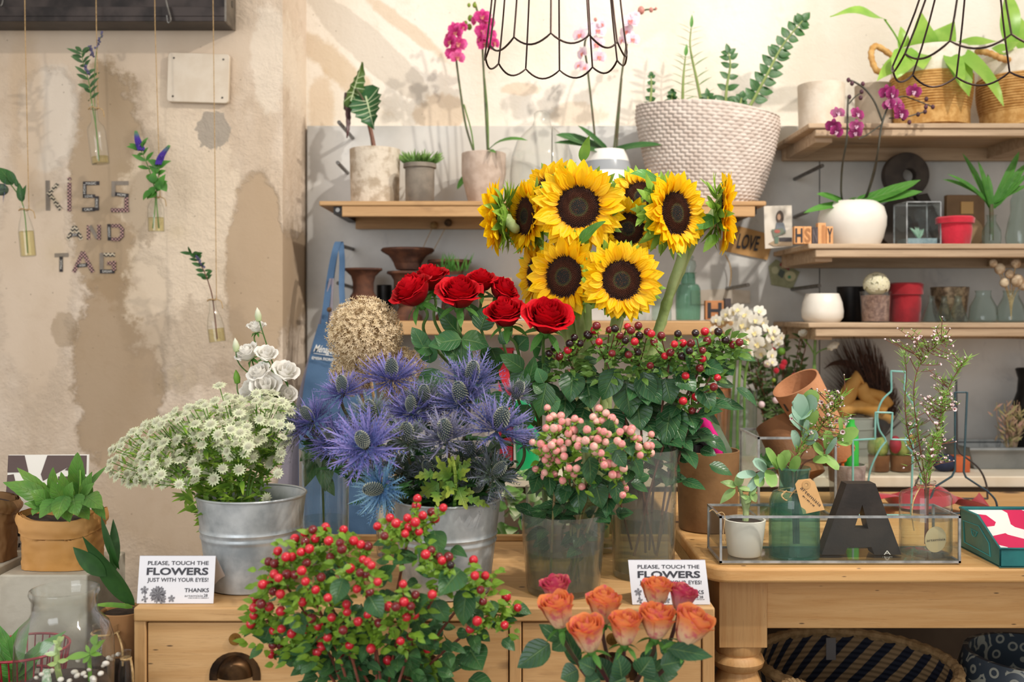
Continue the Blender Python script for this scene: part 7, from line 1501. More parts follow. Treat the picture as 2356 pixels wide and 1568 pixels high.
# ------------------------------------------------------------------ orange roses in front
m_ost = M('maroon_stem', '#5d2f36', '#45402c', 20, .5); m_orl = MG('orange_rose_leaf', '#234a2e', '#356040', c2='#4d7a42', nsc=18, rough=.32, trans=.15, vein=.35)
fo = [(1430, 1640, 1.45), (1428, 1760, 1.46)]
for i, (x, y, rp, ax, v, dd, lb, lvs) in enumerate((
    (1278, 1352, 36, (-.1, -.12, .95), 3, 1.44, 'pink rose bud behind the leftmost orange rose', [(1290, 1470, 1240, 1435, 36), (1265, 1480, 1190, 1535, 62), (1300, 1470, 1270, 1495, 40)]),
    (1284, 1404, 42, (-.2, -.15, .95), 0, 1.40, 'leftmost orange rose of the front bunch', [(1330, 1530, 1290, 1420, 40, .05), (1330, 1540, 1290, 1560, 50)]),
    (1352, 1458, 43, (-.2, -.18, .95), 1, 1.36, 'lowest orange rose, pale peach with closed petals', [(1370, 1540, 1330, 1520, 44), (1380, 1560, 1345, 1575, 60)]),
    (1389, 1394, 41, (0, -.1, .95), 2, 1.43, 'orange rose with ruffled pink edge, left of the middle', [(1400, 1560, 1375, 1510, 50)]),
    (1438, 1444, 40, (.02, -.15, .95), 0, 1.38, 'orange rose with a crimson outer petal in the middle', [(1430, 1560, 1420, 1500, 56), (1440, 1560, 1400, 1575, 60)]),
    (1511, 1362, 36, (.05, -.1, .95), 1, 1.46, 'topmost orange rose covering the sign lettering', [(1480, 1530, 1510, 1490, 40)]),
    (1511, 1428, 42, (.08, -.15, .95), 2, 1.39, 'orange rose on the right, just below the topmost one', [(1470, 1550, 1500, 1510, 60), (1480, 1560, 1520, 1570, 60)]),
    (1570, 1370, 35, (.2, -.1, .95), 3, 1.46, 'orange-pink rose bud right of the topmost one', [(1520, 1500, 1560, 1480, 46), (1500, 1540, 1560, 1550, 56)]),
    (1590, 1440, 46, (.4, -.2, .9), 0, 1.38, 'rightmost orange rose, opening to the right', [(1540, 1490, 1640, 1510, 40), (1520, 1530, 1575, 1520, 50)]))):
    rose('orange_rose', lb, x, y, dd, rp, ax, ro_[v], [((x + 1430) / 2 + (x - 1430) * .1, 1540, dd + .03)] + fo, lvs, 30 + i, m_ost, m_orl, 1.0)
# buckets that hold the front bunches, on a low stool
t = T('front_stool', 'low wooden stool in front of the drawer cabinet', 'stool', (0, 1.45, 0)); b = MB(); b.bb(-.36, .32, 1.32, 1.56, .42, .45); part(b, 'seat', m_crate, t)
for x in (-.33, .29):
    for y in (1.35, 1.53): b = MB(); b.bb(x - .015, x + .015, y - .015, y + .015, 0, .42); part(b, 'leg', m_crate_z, t)
bucket('zinc bucket under the orange roses on the front stool', 1430, 1.455, 110, 90, .22, .451); bucket('zinc bucket under the red berries on the front stool', 860, 1.455, 130, 105, .22, .451)

# ------------------------------------------------------------------ hypericum berries
def berry_mesh(c1, c2, tip, rough=.22):
    n = NT('berry_' + c1[1:]); c = n.mix(n.ramp(n.attr(), .55, 1.0), c1, c2); n.base(n.mix(n.ramp(n.attr(), .93, 1.0), c, tip)); n.set(Roughness=rough); n.b.inputs['Coat Weight'].default_value = .3
    b = MB(); prf = [(.30, -.62), (.70, -.50), (.95, -.15), (1.0, .2), (.90, .6), (.62, .95), (.28, 1.14), (0, 1.22)]
    b.lathe(prf, 18, None, wob=lambda a, z: 1 - .07 * max(0, cos(3 * a)) ** 12); return mesh(b, 'berry', n.mat, sharp=0)
m_bs = MG('berry_sepal', '#8fb43c', '#7fa838', c2='#5f8a2c', nsc=60, rough=.45, trans=.3); b = MB()
for k in range(5): a = 2 * pi * k / 5; b.leaf((.1 * cos(a), .1 * sin(a), -.6), (cos(a), sin(a), .15), (0, 0, 1), 1.25, .95, 'ovate', .9, .15, 5, 1)
bsep = mesh(b, 'berry_sepal', m_bs)
BM = {'r': berry_mesh('#cc1c30', '#dc3a44', '#8a1020'), 'b': berry_mesh('#7a2226', '#6a1a20', '#2e0a0e'), 'd': berry_mesh('#2c1618', '#241214', '#120a0c'), 'p': berry_mesh('#f0a79c', '#ec7f86', '#c85a66', .3), 'q': berry_mesh('#f3bfae', '#f09a98', '#d8707a', .3)}
m_hl = MG('hypericum_leaf', '#335f38', '#426f42', c2='#5c8a46', nsc=22, rough=.34, trans=.2, vein=.3)
def hyper(kind, bs, zoom, nodes, foot, d0, bulge, rpx, labels, leaves, mst, fill, lw=46, cols='r', dsp=.05, seed=0, smalls=5):
    """berries (zoomed px) shared out to the sprig nodes nearest to them"""
    r = random.Random(seed); X0, Y0, k_ = zoom; pts = [(X0 + q[0] / k_, Y0 + q[1] / k_, q[2] if len(q) > 2 else None) for q in bs]; cx = sum(p[0] for p in pts) / len(pts); cy = sum(p[1] for p in pts) / len(pts); W = max(abs(p[0] - cx) for p in pts); H_ = max(abs(p[1] - cy) for p in pts)
    def dep(x, y): q = ((x - cx) / W) ** 2 + ((y - cy) / H_) ** 2; return d0 - bulge * max(0, 1 - q)
    m_l = m_hl if kind == 'red' else m_hld; sp = []
    for i, (nx, ny) in enumerate(nodes):
        f3 = P(*foot) + V((r.uniform(-.03, .03), r.uniform(-.03, .03), 0)); t = T('hypericum_sprig', labels[i], 'berry sprig', f3); node = P(nx, ny, dep(nx, ny) + .05); sp.append((t, node, MB(), MB(), f3))
        sp[-1][2].tube(cr([f3, f3.lerp(node, .55) + V(((node.x - f3.x) * -.12, .01, .0)), node], 8), .0021, 6)
    for x, y, cl in pts:
        i = min(range(len(nodes)), key=lambda j: (nodes[j][0] - x) ** 2 + (nodes[j][1] - y) ** 2); t, node, bst, blf, f3 = sp[i]
        q = P(x, y, dep(x, y) + r.uniform(-dsp, dsp) * .5); ax = (q - node).normalized() * .8 + V((r.uniform(-.3, .3), r.uniform(-.5, .05), r.uniform(.25, .8))); ax.normalize(); s_ = S(rpx * r.uniform(.88, 1.08), q.y)
        cc = cl or r.choice(cols); Mx = frame(q, ax) @ Matrix.Rotation(r.uniform(0, 2), 4, 'Z') @ Matrix.Scale(s_, 4); o = inst(BM[cc], 'berry', t, Mx); sub(bsep, 'berry_sepal', o)
        m_ = node.lerp(q, .6) - V((0, 0, .012)); c = bez(node, m_, q - ax * s_ * .6, 6); bst.tube(c, .0011, 5)
        for k in range(smalls): p = c[r.randrange(2, 6)]; blf.leaf(p, (r.uniform(-1, 1), r.uniform(-1, .2), r.uniform(-.5, .7)), (r.uniform(-.4, .4), -.6, .7), S(r.uniform(14, 26), q.y), S(r.uniform(9, 13), q.y), 'ovate', .4, .2, 4, 1)
    for x0, y0, x1, y1, w_, *dd in leaves:
        i = min(range(len(nodes)), key=lambda j: (nodes[j][0] - x0) ** 2 + (nodes[j][1] - y0) ** 2); dz = dd[0] if dd else 0
        part(lf(MB(), x0, y0, x1, y1, w_, dep(x0, y0) + .02 + dz, dep(x1, y1) - .015 + dz, r.uniform(.2, .8), nrm=(r.uniform(-.4, .4), -.75, r.uniform(.2, .7)), shape='ovate', fold=.12, wave=.03, nl=12, ns=3), 'leaf', m_l, sp[i][0])
    for i, (t, node, bst, blf, f3) in enumerate(sp):
        for k in range(fill * 2 if kind != 'pink' else 6):
            a, e = r.uniform(0, 6.28), sqrt(r.random()); p = node + V((.036 * e * cos(a), .03 * e * sin(a) - .015, .03 * r.uniform(-1.2, .7))); blf.leaf(p, (cos(a), -.5, r.uniform(-.3, .7)), (r.uniform(-.4, .4), -.7, .6), S(r.uniform(16, 32), d0), S(r.uniform(10, 17), d0), 'ovate', .4, .2, 4, 1)
        part(bst, 'stem', mst, t); part(blf, 'small_foliage', m_bs if kind != 'dark' else m_hls, t); bb_ = MB()
        for k in range(fill):
            a, e = r.uniform(0, 6.28), sqrt(r.random()); f = r.uniform(.35, 1.0); p = f3.lerp(node, f) + V((.05 * e * cos(a), .035 * e * sin(a) + .025, .02 * r.uniform(-1, 1)))
            bb_.leaf(p, (cos(a), sin(a) * .6 - .3, r.uniform(-.5, .5)), (r.uniform(-.3, .3), -.6, .7), S(r.uniform(.8, 1.5) * lw, d0), S(r.uniform(.6, .9) * lw, d0), 'ovate', r.uniform(.2, .9), .15, 7, 2)
        part(bb_, 'foliage', m_l, t)
m_hld = MG('hypericum_leaf_dark', '#27502e', '#33603a', c2='#4a7840', nsc=22, rough=.3, trans=.15, vein=.3)
m_hls = MG('dark_berry_sepal', '#6f9440', '#5c8038', c2='#41632c', nsc=60, rough=.45, trans=.2)
DARK = [(860, 105, 'b'), (845, 138, 'r'), (880, 228, 'r'), (960, 135, 'b'), (1005, 125, 'd'), (1100, 110, 'r'), (1130, 138, 'b'), (1188, 103, 'b'), (1195, 180, 'd'), (1160, 225, 'r'), (1290, 165, 'r'), (1368, 180, 'b'), (1310, 230, 'b'), (1185, 310, 'd'), (1113, 328, 'b'), (980, 318, 'b'), (1280, 412, 'b'), (1395, 338, 'r'), (1440, 312, 'b'), (1470, 245, 'r'), (1533, 240, 'r'), (1498, 165, 'd'), (1590, 298, 'd'), (1692, 295, 'b'), (1730, 220, 'b'), (1712, 148, 'r'), (1637, 160, 'd'), (1815, 150, 'd'), (1870, 215, 'd'), (1930, 250, 'b'), (1978, 232, 'b'), (1692, 360, 'r'), (1672, 430, 'b'), (1558, 495, 'r'), (1806, 505, 'r'), (1778, 580, 'b'), (1636, 655, 'r'), (1538, 688, 'r'), (1608, 762, 'b'), (635, 293, 'r'), (570, 342, 'b'), (528, 275, 'd'), (490, 318, 'd'), (687, 193, 'd'), (785, 170, 'd'), (1040, 180, 'b'), (1085, 218, 'd'), (1260, 150, 'b'), (1600, 240, 'b'), (1530, 340, 'd'), (650, 240, 'd'), (730, 240, 'd'), (800, 180, 'd')]
hyper('dark', DARK, (1120, 720, 3.408), [(1310, 830), (1395, 830), (1470, 840), (1540, 830), (1620, 830), (1665, 800), (1590, 900)], (1485, 1270, 1.81), 1.82, .05, 9.5,
      ['dark-berried sprig at the far left of the tall vase, over the last red rose', 'dark-berried sprig in front of the thin sunflower stems', 'dark-berried sprig in the middle, below the lowest sunflower', 'dark-berried sprig by the thick bare sunflower stem', 'dark-berried sprig right of the thick sunflower stem', 'dark-berried sprig reaching farthest right to the white orchids', 'dark-berried sprig drooping towards the brown tool pot'],
      [(1317, 855, 1312, 925, 62), (1418, 850, 1385, 920, 58), (1480, 855, 1492, 935, 54), (1475, 860, 1520, 930, 60), (1540, 940, 1572, 1020, 66), (1545, 930, 1530, 1030, 60), (1610, 890, 1640, 945, 54), (1620, 840, 1665, 855, 44), (1350, 880, 1360, 940, 60), (1300, 900, 1295, 965, 56), (1262, 880, 1250, 940, 60), (1440, 880, 1450, 960, 70), (1530, 870, 1545, 930, 60), (1400, 940, 1420, 1000, 60), (1470, 960, 1520, 1010, 50), (1345, 940, 1325, 1000, 60), (1560, 860, 1600, 900, 60), (1500, 1020, 1545, 1060, 46), (1270, 930, 1285, 985, 50), (1225, 870, 1215, 930, 46), (1250, 830, 1240, 885, 40), (1420, 830, 1440, 800, 40), (1590, 850, 1570, 800, 40), (1380, 970, 1372, 1020, 60), (1465, 920, 1475, 990, 66), (1580, 950, 1600, 985, 50)], m_stemb, 24, 46, 'bd', .05, 1, 4)
PINK = [(475, 747), (520, 815), (490, 828), (580, 810), (588, 850), (635, 857), (690, 830), (728, 855), (465, 905), (525, 903), (562, 903), (640, 945), (683, 920), (785, 915), (832, 818), (860, 852), (906, 845), (878, 752), (933, 787), (980, 825), (1000, 855), (880, 925), (918, 930), (952, 950), (868, 988), (815, 975), (773, 1000), (930, 1012), (690, 980), (725, 998), (713, 1042), (640, 1015), (573, 1010), (530, 1015), (508, 1035), (465, 1065), (425, 1090), (425, 1025), (360, 1012), (543, 1080), (595, 1068), (480, 1110), (605, 1125), (513, 1137), (457, 1152), (563, 1155), (490, 1180), (385, 1222), (455, 1250), (460, 1275), (528, 1260), (645, 1217), (705, 1217), (683, 1262), (595, 1313), (742, 1357), (853, 1088), (895, 1098), (840, 1047), (903, 1155), (918, 1190), (955, 1180), (995, 1180), (1072, 1217), (985, 1268), (1028, 1266), (1075, 1322), (1080, 1375), (1063, 1423), (972, 1420), (873, 1405), (1025, 1003), (1058, 1027), (1043, 932), (1092, 912), (1127, 932), (1135, 910), (1150, 973), (1190, 988), (1155, 1033), (1190, 1050), (1202, 1113), (1252, 1043), (1283, 1043), (1283, 1100), (1288, 955)]
hyper('pink', PINK, (1120, 720, 3.408), [(1278, 1000), (1282, 1060), (1318, 1010), (1375, 1000), (1380, 1060), (1450, 1040), (1420, 1110), (1310, 1090)], (1300, 1350, 1.70), 1.66, .08, 9.6,
      ['pink-berried sprig at the top left, below the last red rose leaves', 'pink-berried sprig at the left edge beside the blue sea holly', 'pink-berried sprig in the upper middle of the pink bunch', 'pink-berried sprig rising highest at the right of the pink bunch', 'pink-berried sprig in the heart of the pink bunch', 'pink-berried sprig at the far right, touching the tall vase', 'pink-berried sprig drooping lowest on the right over the vase rim', 'pink-berried sprig with white-tipped berries low on the left'],
      [(1355, 1050, 1358, 1115, 50, -.03), (1415, 1035, 1440, 1075, 36, -.02), (1455, 1050, 1475, 1100, 38), (1240, 1090, 1225, 1135, 36), (1262, 1090, 1265, 1140, 34), (1300, 1110, 1290, 1160, 44), (1330, 1120, 1335, 1180, 46), (1370, 1110, 1385, 1170, 50), (1400, 1130, 1395, 1190, 40), (1415, 1100, 1420, 1160, 36), (1440, 1010, 1455, 1050, 34), (1345, 970, 1350, 1010, 40), (1395, 1000, 1405, 960, 34), (1450, 1080, 1440, 1110, 30)], M('pink_sprig_stem', '#7d8a4c', '#8a6a4c', 30, .5), 12, 42, 'ppq', .05, 2, 2)
RED = [(685, 370), (590, 390, 'b'), (818, 388), (530, 415), (457, 460), (606, 458), (710, 472), (530, 478, 'b'), (790, 485, 'b'), (893, 470), (948, 502), (1005, 515, 'b'), (808, 532, 'b'), (563, 532), (325, 550), (500, 556), (385, 595), (433, 592), (258, 628, 'b'), (302, 643, 'b'), (720, 592, 'b'), (543, 637, 'b'), (505, 695), (298, 722), (270, 765), (210, 800), (330, 750), (392, 722, 'b'), (450, 725, 'b'), (650, 747, 'b'), (535, 778), (610, 840), (872, 680), (965, 612), (1000, 630), (1030, 655), (945, 710, 'b'), (985, 722, 'b'), (345, 870), (290, 850, 'b'), (152, 910), (200, 945, 'b'), (260, 968), (145, 975), (145, 1033), (128, 1095), (348, 1000), (515, 930), (702, 900), (845, 1007), (840, 950), (730, 1047), (920, 830), (1017, 852, 'b'), (1077, 780), (580, 1055, 'b'), (352, 1132), (290, 1140), (430, 1168), (525, 1135), (630, 1110), (288, 1245, 'b'), (348, 1250, 'b'), (283, 1322), (650, 1207), (700, 1197), (617, 1303), (655, 1260), (790, 1305, 'b'), (862, 1255), (815, 1143, 'b'), (930, 1078), (1002, 1027), (1030, 1275), (1152, 1370), (1083, 1090, 'b'), (1160, 965), (1213, 967, 'b'), (1227, 1145, 'd'), (1250, 1225), (1326, 1190, 'b'), (1325, 1322), (1450, 1285), (1293, 1043), (1353, 1025), (1325, 962, 'b'), (1380, 958), (1275, 930), (1360, 880, 'b'), (1267, 797), (1487, 873), (1440, 575), (1480, 545, 'b'), (1540, 592, 'b'), (1610, 595, 'b'), (1562, 620), (1625, 652, 'd'), (1797, 615), (1808, 733), (1884, 733), (1850, 840, 'b'), (1870, 928, 'b'), (1827, 1073), (1775, 1133), (2043, 895), (2128, 975), (2030, 1102), (1375, 157), (1365, 212), (1568, 225), (1413, 283), (1480, 260, 'b'), (1503, 305), (1172, 300), (1215, 340), (1260, 360), (1077, 362), (1130, 435, 'b'), (1283, 418), (1318, 405, 'b'), (1310, 370), (1360, 333), (1387, 403), (1300, 300)]
hyper('red', RED, (540, 1100, 3.272), [(640, 1320), (625, 1420), (700, 1270), (770, 1240), (720, 1370), (760, 1450), (830, 1310), (860, 1440), (930, 1400), (940, 1230), (1030, 1310), (1100, 1340), (1130, 1410), (690, 1470), (960, 1500)], (860, 1720, 1.45), 1.47, .13, 11,
      ['red-berried sprig spreading left just above the first drawer', 'red-berried sprig lowest on the left edge of the front bunch', 'red-berried sprig before the lower right of the astrantia bucket', 'red-berried sprig below the clear glass cylinder', 'red-berried sprig left of the centre of the front bunch', 'red-berried sprig at the lower centre left of the front bunch', 'red-berried sprig rising between the glass cylinder and sea holly bucket', 'red-berried sprig at the bottom centre of the front bunch', 'red-berried sprig with paired berries right of the bunch centre', 'red-berried sprig standing highest, against the sea holly bucket', 'dark and red-berried sprig crossing the base of the sea holly bucket', 'red-berried sprig right of the sea holly bucket base', 'red-berried sprig at the far right end, over the middle drawer', 'red-berried sprig whose big leaf hangs over the first cup pull', 'red-berried sprig at the lower right, above the dark leaves'],
      [(1060, 1310, 1010, 1370, 66), (1075, 1350, 1065, 1440, 58), (1000, 1220, 1010, 1290, 50, .06), (950, 1270, 905, 1300, 50, .06), (980, 1300, 960, 1260, 44, .05), (1080, 1490, 1110, 1540, 70), (1030, 1510, 1020, 1565, 46), (1085, 1400, 1100, 1450, 46), (700, 1500, 680, 1540, 50), (640, 1470, 580, 1460, 30), (880, 1500, 900, 1570, 60), (820, 1520, 800, 1580, 60), (760, 1510, 740, 1560, 60), (960, 1430, 990, 1500, 50), (950, 1400, 990, 1370, 46), (790, 1330, 770, 1390, 46), (680, 1410, 700, 1460, 46), (850, 1370, 880, 1420, 50), (930, 1480, 950, 1560, 60), (1000, 1380, 1030, 1430, 46), (870, 1340, 910, 1300, 46, .04), (1040, 1260, 1075, 1280, 26, .04), (620, 1440, 605, 1480, 40), (720, 1480, 760, 1450, 44), (1080, 1560, 1140, 1590, 50), (980, 1560, 960, 1620, 60), (1130, 1380, 1135, 1420, 30)], M('red_sprig_stem', '#8a4a34', '#6f3a2c', 30, .5), 22, 36, 'rrrr', .06, 3, 9)

# ------------------------------------------------------------------ sea holly
def holly_mesh(c_in, c_out, seed, n1=20, spread=.45, Lr=2.5):
    r = random.Random(seed); b = MB()
    for lay in range(3):
        for k in range(n1):
            a = 2 * pi * (k + .33 * lay + r.uniform(-.3, .3)) / n1; el = spread * (.1, .75, 1.35)[lay] + r.uniform(-.35, .35) - .05; L = Lr * r.uniform(.75, 1.1) * (1, 1, .8)[lay]; ra = V((cos(a), sin(a), 0)); dr = ra * cos(el) + V((0, 0, sin(el))); nr = V((0, 0, cos(el))) - ra * sin(el); sd = dr.cross(nr)
            b.leaf(ra * .2 + V((0, 0, -.75)), dr, nr, L, .15, 'lance', r.uniform(-.6, .1), .2, 5, 1)
            for j in range(7):
                f = .22 + .11 * j; p = ra * .2 + V((0, 0, -.75)) + dr * L * f + nr * L * .06 * f
                for s_ in (-1, 1): b.leaf(p, dr * 1.1 + sd * s_ * r.uniform(.5, 1.1) + nr * r.uniform(-.3, .5), nr, L * r.uniform(.22, .46) * (1.15 - f), .075, 'spike', -.2, 0, 2, 1)
    return mesh(b, 'bract', MG('sea_holly_' + c_out[1:], c_in, c_out, .1, .9, c2=c_in, nsc=30, namt=.4, rough=.5, trans=.15))
m_cone = MG('holly_cone', '#46535a', '#cfd0b0', .25, 1, rough=.6, trans=0)
def cone_mesh(): 
    b = MB(); b.lathe([(0, -.9), (.38, -.85), (.52, -.4), (.52, .2), (.42, .7), (.24, 1.0), (0, 1.1)], 20, None, 0.)
    for k in range(190):
        f = (k + .5) / 190; z = -.85 + 1.92 * f; a = k * 2.39996; rad = .53 * sqrt(max(.015, 1 - ((z - .05) / 1.08) ** 2)); p = V((rad * cos(a), rad * sin(a), z)); o = V((cos(a), sin(a), .25 + z * .5)).normalized(); e1 = o.orthogonal() * .075; e2 = o.cross(e1); b.add([p + e1, p - e1 * .5 + e2 * .87, p - e1 * .5 - e2 * .87, p + o * .17], [(0, 1, 3), (1, 2, 3), (2, 0, 3)], [.2, .2, .2, 1])
    return mesh(b, 'cone', m_cone)
cone_me = cone_mesh()
HM = {'v': holly_mesh('#5a66a8', '#9a8ccc', 1), 'w': holly_mesh('#4f5f96', '#9288bd', 2, 18, .6), 't': holly_mesh('#5a86b8', '#8fb6c6', 3, 18, .35), 'g': holly_mesh('#5c7356', '#8c8ea8', 4, 18, .5), 'k': holly_mesh('#646a86', '#a09ab8', 5, 17, .7)}
bf = (1028, 1330, 1.70); r = random.Random(77)
HL = [(834, 1011, 1.58, 25, 'v', (-.15, -.75, .6), 3.6, 'biggest violet sea holly head, facing the viewer at the left'), (859, 1124, 1.56, 25, 't', (-.55, -.7, .1), 3.0, 'lowest sea holly head with a blue-teal collar, drooping over the berries'), (937, 997, 1.63, 26, 'g', (-.05, -.5, .85), 2.4, 'greyish sea holly head in the middle with a short collar'),
      (1024, 991, 1.62, 28, 'k', (-.1, -.5, .85), 2.6, 'upright sea holly head above the yellow-green leaf'), (1059, 906, 1.68, 28, 'w', (-.2, -.5, .85), 2.5, 'sea holly head leaning left at the upper right'), (1087, 857, 1.72, 26, 'w', (.1, -.4, .9), 3.0, 'topmost sea holly head on the right'), (1152, 965, 1.64, 30, 'w', (.3, -.45, .85), 3.0, 'large sea holly head at the right before the rose leaves'),
      (1191, 898, 1.74, 22, 'k', (.35, -.3, .9), 2.0, 'small sea holly head standing apart before the rose stems'), (1212, 1007, 1.68, 20, 'k', (.3, -.3, .9), 2.6, 'small pale sea holly head touching the pink berries'), (851, 941, 1.66, 22, 'g', (-.1, -.5, .85), 2.6, 'sea holly head behind the biggest violet one'), (787, 886, 1.72, 22, 'v', (-.1, -.4, .9), 2.8, 'sea holly head at the upper left below the dried alliums'),
      (901, 849, 1.74, 24, 'v', (0, -.4, .9), 3.2, 'topmost violet sea holly head on the left, before the alliums'), (707, 953, 1.70, 20, 'v', (-.5, -.4, .75), 3.4, 'violet sea holly head at the far left above the astrantia bucket'), (662, 985, 1.72, 18, 'g', (-.9, -.3, .2), 3.6, 'greenish feathery sea holly head leaning farthest left'), (976, 907, 1.72, 22, 'g', (0, -.5, .85), 3.0, 'grey-violet sea holly head in the upper middle, mostly hidden'),
      (1080, 1039, 1.68, 24, 'g', (.1, -.4, .9), 2.2, 'dark sea holly head right of the yellow-green leaf'), (1148, 1080, 1.64, 22, 'g', (.4, -.4, .5), 3.0, 'green sea holly head lowest on the right over the bucket rim'), (760, 1000, 1.70, 18, 'v', (-.3, -.5, .6), 3.6, 'violet sea holly head at the left between the biggest and the farthest'), (945, 930, 1.70, 20, 'v', (0, -.5, .85), 3.6, 'violet sea holly head behind the middle greyish one'),
      (985, 1075, 1.66, 20, 'g', (-.2, -.6, .6), 3.2, 'dull green sea holly head left of the yellow-green leaf'), (1100, 1120, 1.66, 18, 'g', (.3, -.6, .4), 3.4, 'dull green sea holly head just over the bucket rim on the right'), (915, 1075, 1.66, 18, 'g', (-.3, -.6, .5), 3.4, 'dull green sea holly head over the blue-teal one'), (1010, 925, 1.72, 20, 'k', (0, -.5, .85), 3.2, 'pale sea holly head in the upper middle beside the grey-violet one')]
for i, (x, y, dd, s_, k, ax, q, lb) in enumerate(HL):
    f3 = P(*bf) + V((r.uniform(-.04, .04), r.uniform(-.03, .03), 0)); t = T('sea_holly', lb, 'flower', f3); sc = S(s_, dd); ax = V(ax).normalized(); Mx = frame(P(x, y, dd), ax) @ Matrix.Rotation(i * 1.3, 4, 'Z')
    inst(HM[k], 'bract', t, Mx @ Matrix.Scale(sc * q / 2.5 * 1.12, 4) ); inst(cone_me, 'cone', t, Mx @ Matrix.Scale(sc, 4)); c = P(x, y, dd) - ax * sc; b = MB(); rim = P(1028 + (x - 1028) * .38, 1165, 1.70)
    b.tube(cr([c, c - ax * .025 - V((0, -.005, .015)), rim, f3], 8), .0028, 7); part(b, 'stem', m_stemd, t); b = MB()
    for j in range(14):
        p = c.lerp(rim, r.uniform(.15, 1.0)); a = r.uniform(0, 6.28); dr = V((cos(a), sin(a) * .7 - .4, r.uniform(-.2, .8)))
        for e in (-.5, -.25, 0, .25, .5): b.leaf(p, dr.normalized() + V((e * .9, 0, abs(e) * -.2)), (0, -.7, .7), S(r.uniform(36, 66) * (1 - abs(e)), dd), S(11, dd), 'lance', .3, .2, 4, 1, jag=.3, jn=3)
    part(b, 'foliage', m_leafd if i % 3 else MG('holly_leaf_dull', '#4d6148', '#6a7a5c', c2='#3c5034', trans=.15), t)
b = MB()
t = T('sea_holly_leaf', 'yellow-green jagged leaf cluster at the rim of the sea holly bucket', 'leaf cluster', P(*bf)); b.tube(cr([P(1045, 1170, 1.62), P(1048, 1100, 1.60), P(1040, 1050, 1.61)], 5), .003, 6)
for k, (x0, y0, x1, y1, w_) in enumerate(((1035, 1100, 1003, 1048, 26), (1042, 1095, 1030, 1052, 26), (1045, 1095, 1055, 1045, 24), (1052, 1100, 1083, 1052, 24), (1050, 1100, 1082, 1078, 24), (1045, 1100, 1076, 1108, 26), (1035, 1100, 985, 1092, 24), (1035, 1105, 1006, 1122, 26), (1042, 1105, 1026, 1145, 30), (1040, 1105, 1015, 1152, 24), (1000, 1090, 953, 1098, 26), (1010, 1110, 965, 1140, 40), (1000, 1130, 1008, 1165, 26), (1055, 1120, 1075, 1172, 32), (1060, 1130, 1092, 1132, 24), (1070, 1145, 1128, 1166, 22))): lf(b, x0, y0, x1, y1, w_, 1.60 + .012 * (k % 3), 1.575 + .02 * (k % 4), .5, nrm=(R.uniform(-.6, .6), -.8, R.uniform(0, .7)), shape='ovate', fold=.25, jag=.95, jn=4, nl=20)
b.tube([P(1045, 1170, 1.62), P(1030, 1320, 1.68)], .003, 6); part(b, 'leaf_blade', MG('jagged_leaf', '#5f8a34', '#a9b848', .1, 1, c2='#3f6a2c', nsc=16, namt=.7, rough=.45, trans=.3, vein=.2), t)

# ------------------------------------------------------------------ astrantia
b = MB()
for k in range(13): a = 2 * pi * k / 13; b.leaf((.1 * cos(a), .1 * sin(a), 0), (cos(a), sin(a), .35), (0, 0, 1), 1. + .12 * (k % 2), .40, 'lance', .35, .15, 4, 1)
me_br = mesh(b, 'flower_head', MG('astrantia_bract', '#f6f6e4', '#eaf0c8', .1, .9, c2='#d2de98', nsc=20, namt=.4, rough=.6, trans=.3)); b = MB(); r = random.Random(5)
for k in range(34): f = sqrt((k + .5) / 34); a = k * 2.4; p = V((0.44 * f * cos(a), 0.44 * f * sin(a), .38 * sqrt(1 - f * f) + .2)); b.sphere(p, .085, 5, 3); b.tube([V((0, 0, 0)), p], .02, 3)
me_ce = mesh(b, 'pincushion', M('astrantia_centre', '#f0f0dc', '#dcdabc', 40, .7, trans=.2))
m_ast = M('astrantia_stem', '#6f9a3c', '#5c8a34', 30, .5); m_asl = MG('astrantia_leaf', '#6f9c34', '#9cba44', c2='#4f8030', nsc=40, rough=.5, trans=.25)
hd_ = []; r = random.Random(31); tries = 0
def inreg(x, y):
    u, v = (x - 462) / 212, (y - 1018 + (x - 462) * .22) / 92
    if u * u + v * v < 1: return True
    u, v = (x - 615) / 52, (y - 985) / 85; return u * u + v * v < 1
while len(hd_) < 225 and tries < 30000:
    tries += 1; x, y = r.uniform(245, 690), r.uniform(890, 1160)
    if inreg(x, y) and all((x - a[0]) ** 2 + (y - a[1]) ** 2 > 12.5 ** 2 for a in hd_): hd_.append((x, y))
hd_ += [(505, 888), (522, 912), (258, 1035), (252, 1078), (612, 1145), (640, 1088), (330, 1090), (300, 1110), (655, 930), (668, 945), (590, 905)]
cen = [(290, 1010), (290, 1075), (345, 975), (350, 1050), (400, 940), (405, 1010), (395, 1095), (455, 925), (465, 990), (470, 1060), (530, 930), (535, 1000), (545, 1075), (605, 930), (625, 1000), (620, 1070)]
order = sorted(range(len(cen)), key=lambda i: cen[i][0] + .25 * cen[i][1]); lab = {}
for j, i in enumerate(order): lab[i] = ('pale astrantia sprig at the ' + ('top' if cen[i][1] < 960 else 'middle' if cen[i][1] < 1050 else 'bottom') + f' of the zinc bucket bunch, {ORD[j]} from its left end')
grp = {}
for x, y in hd_: grp.setdefault(min(range(len(cen)), key=lambda j: (cen[j][0] - x) ** 2 + (cen[j][1] - y) ** 2), []).append((x, y))
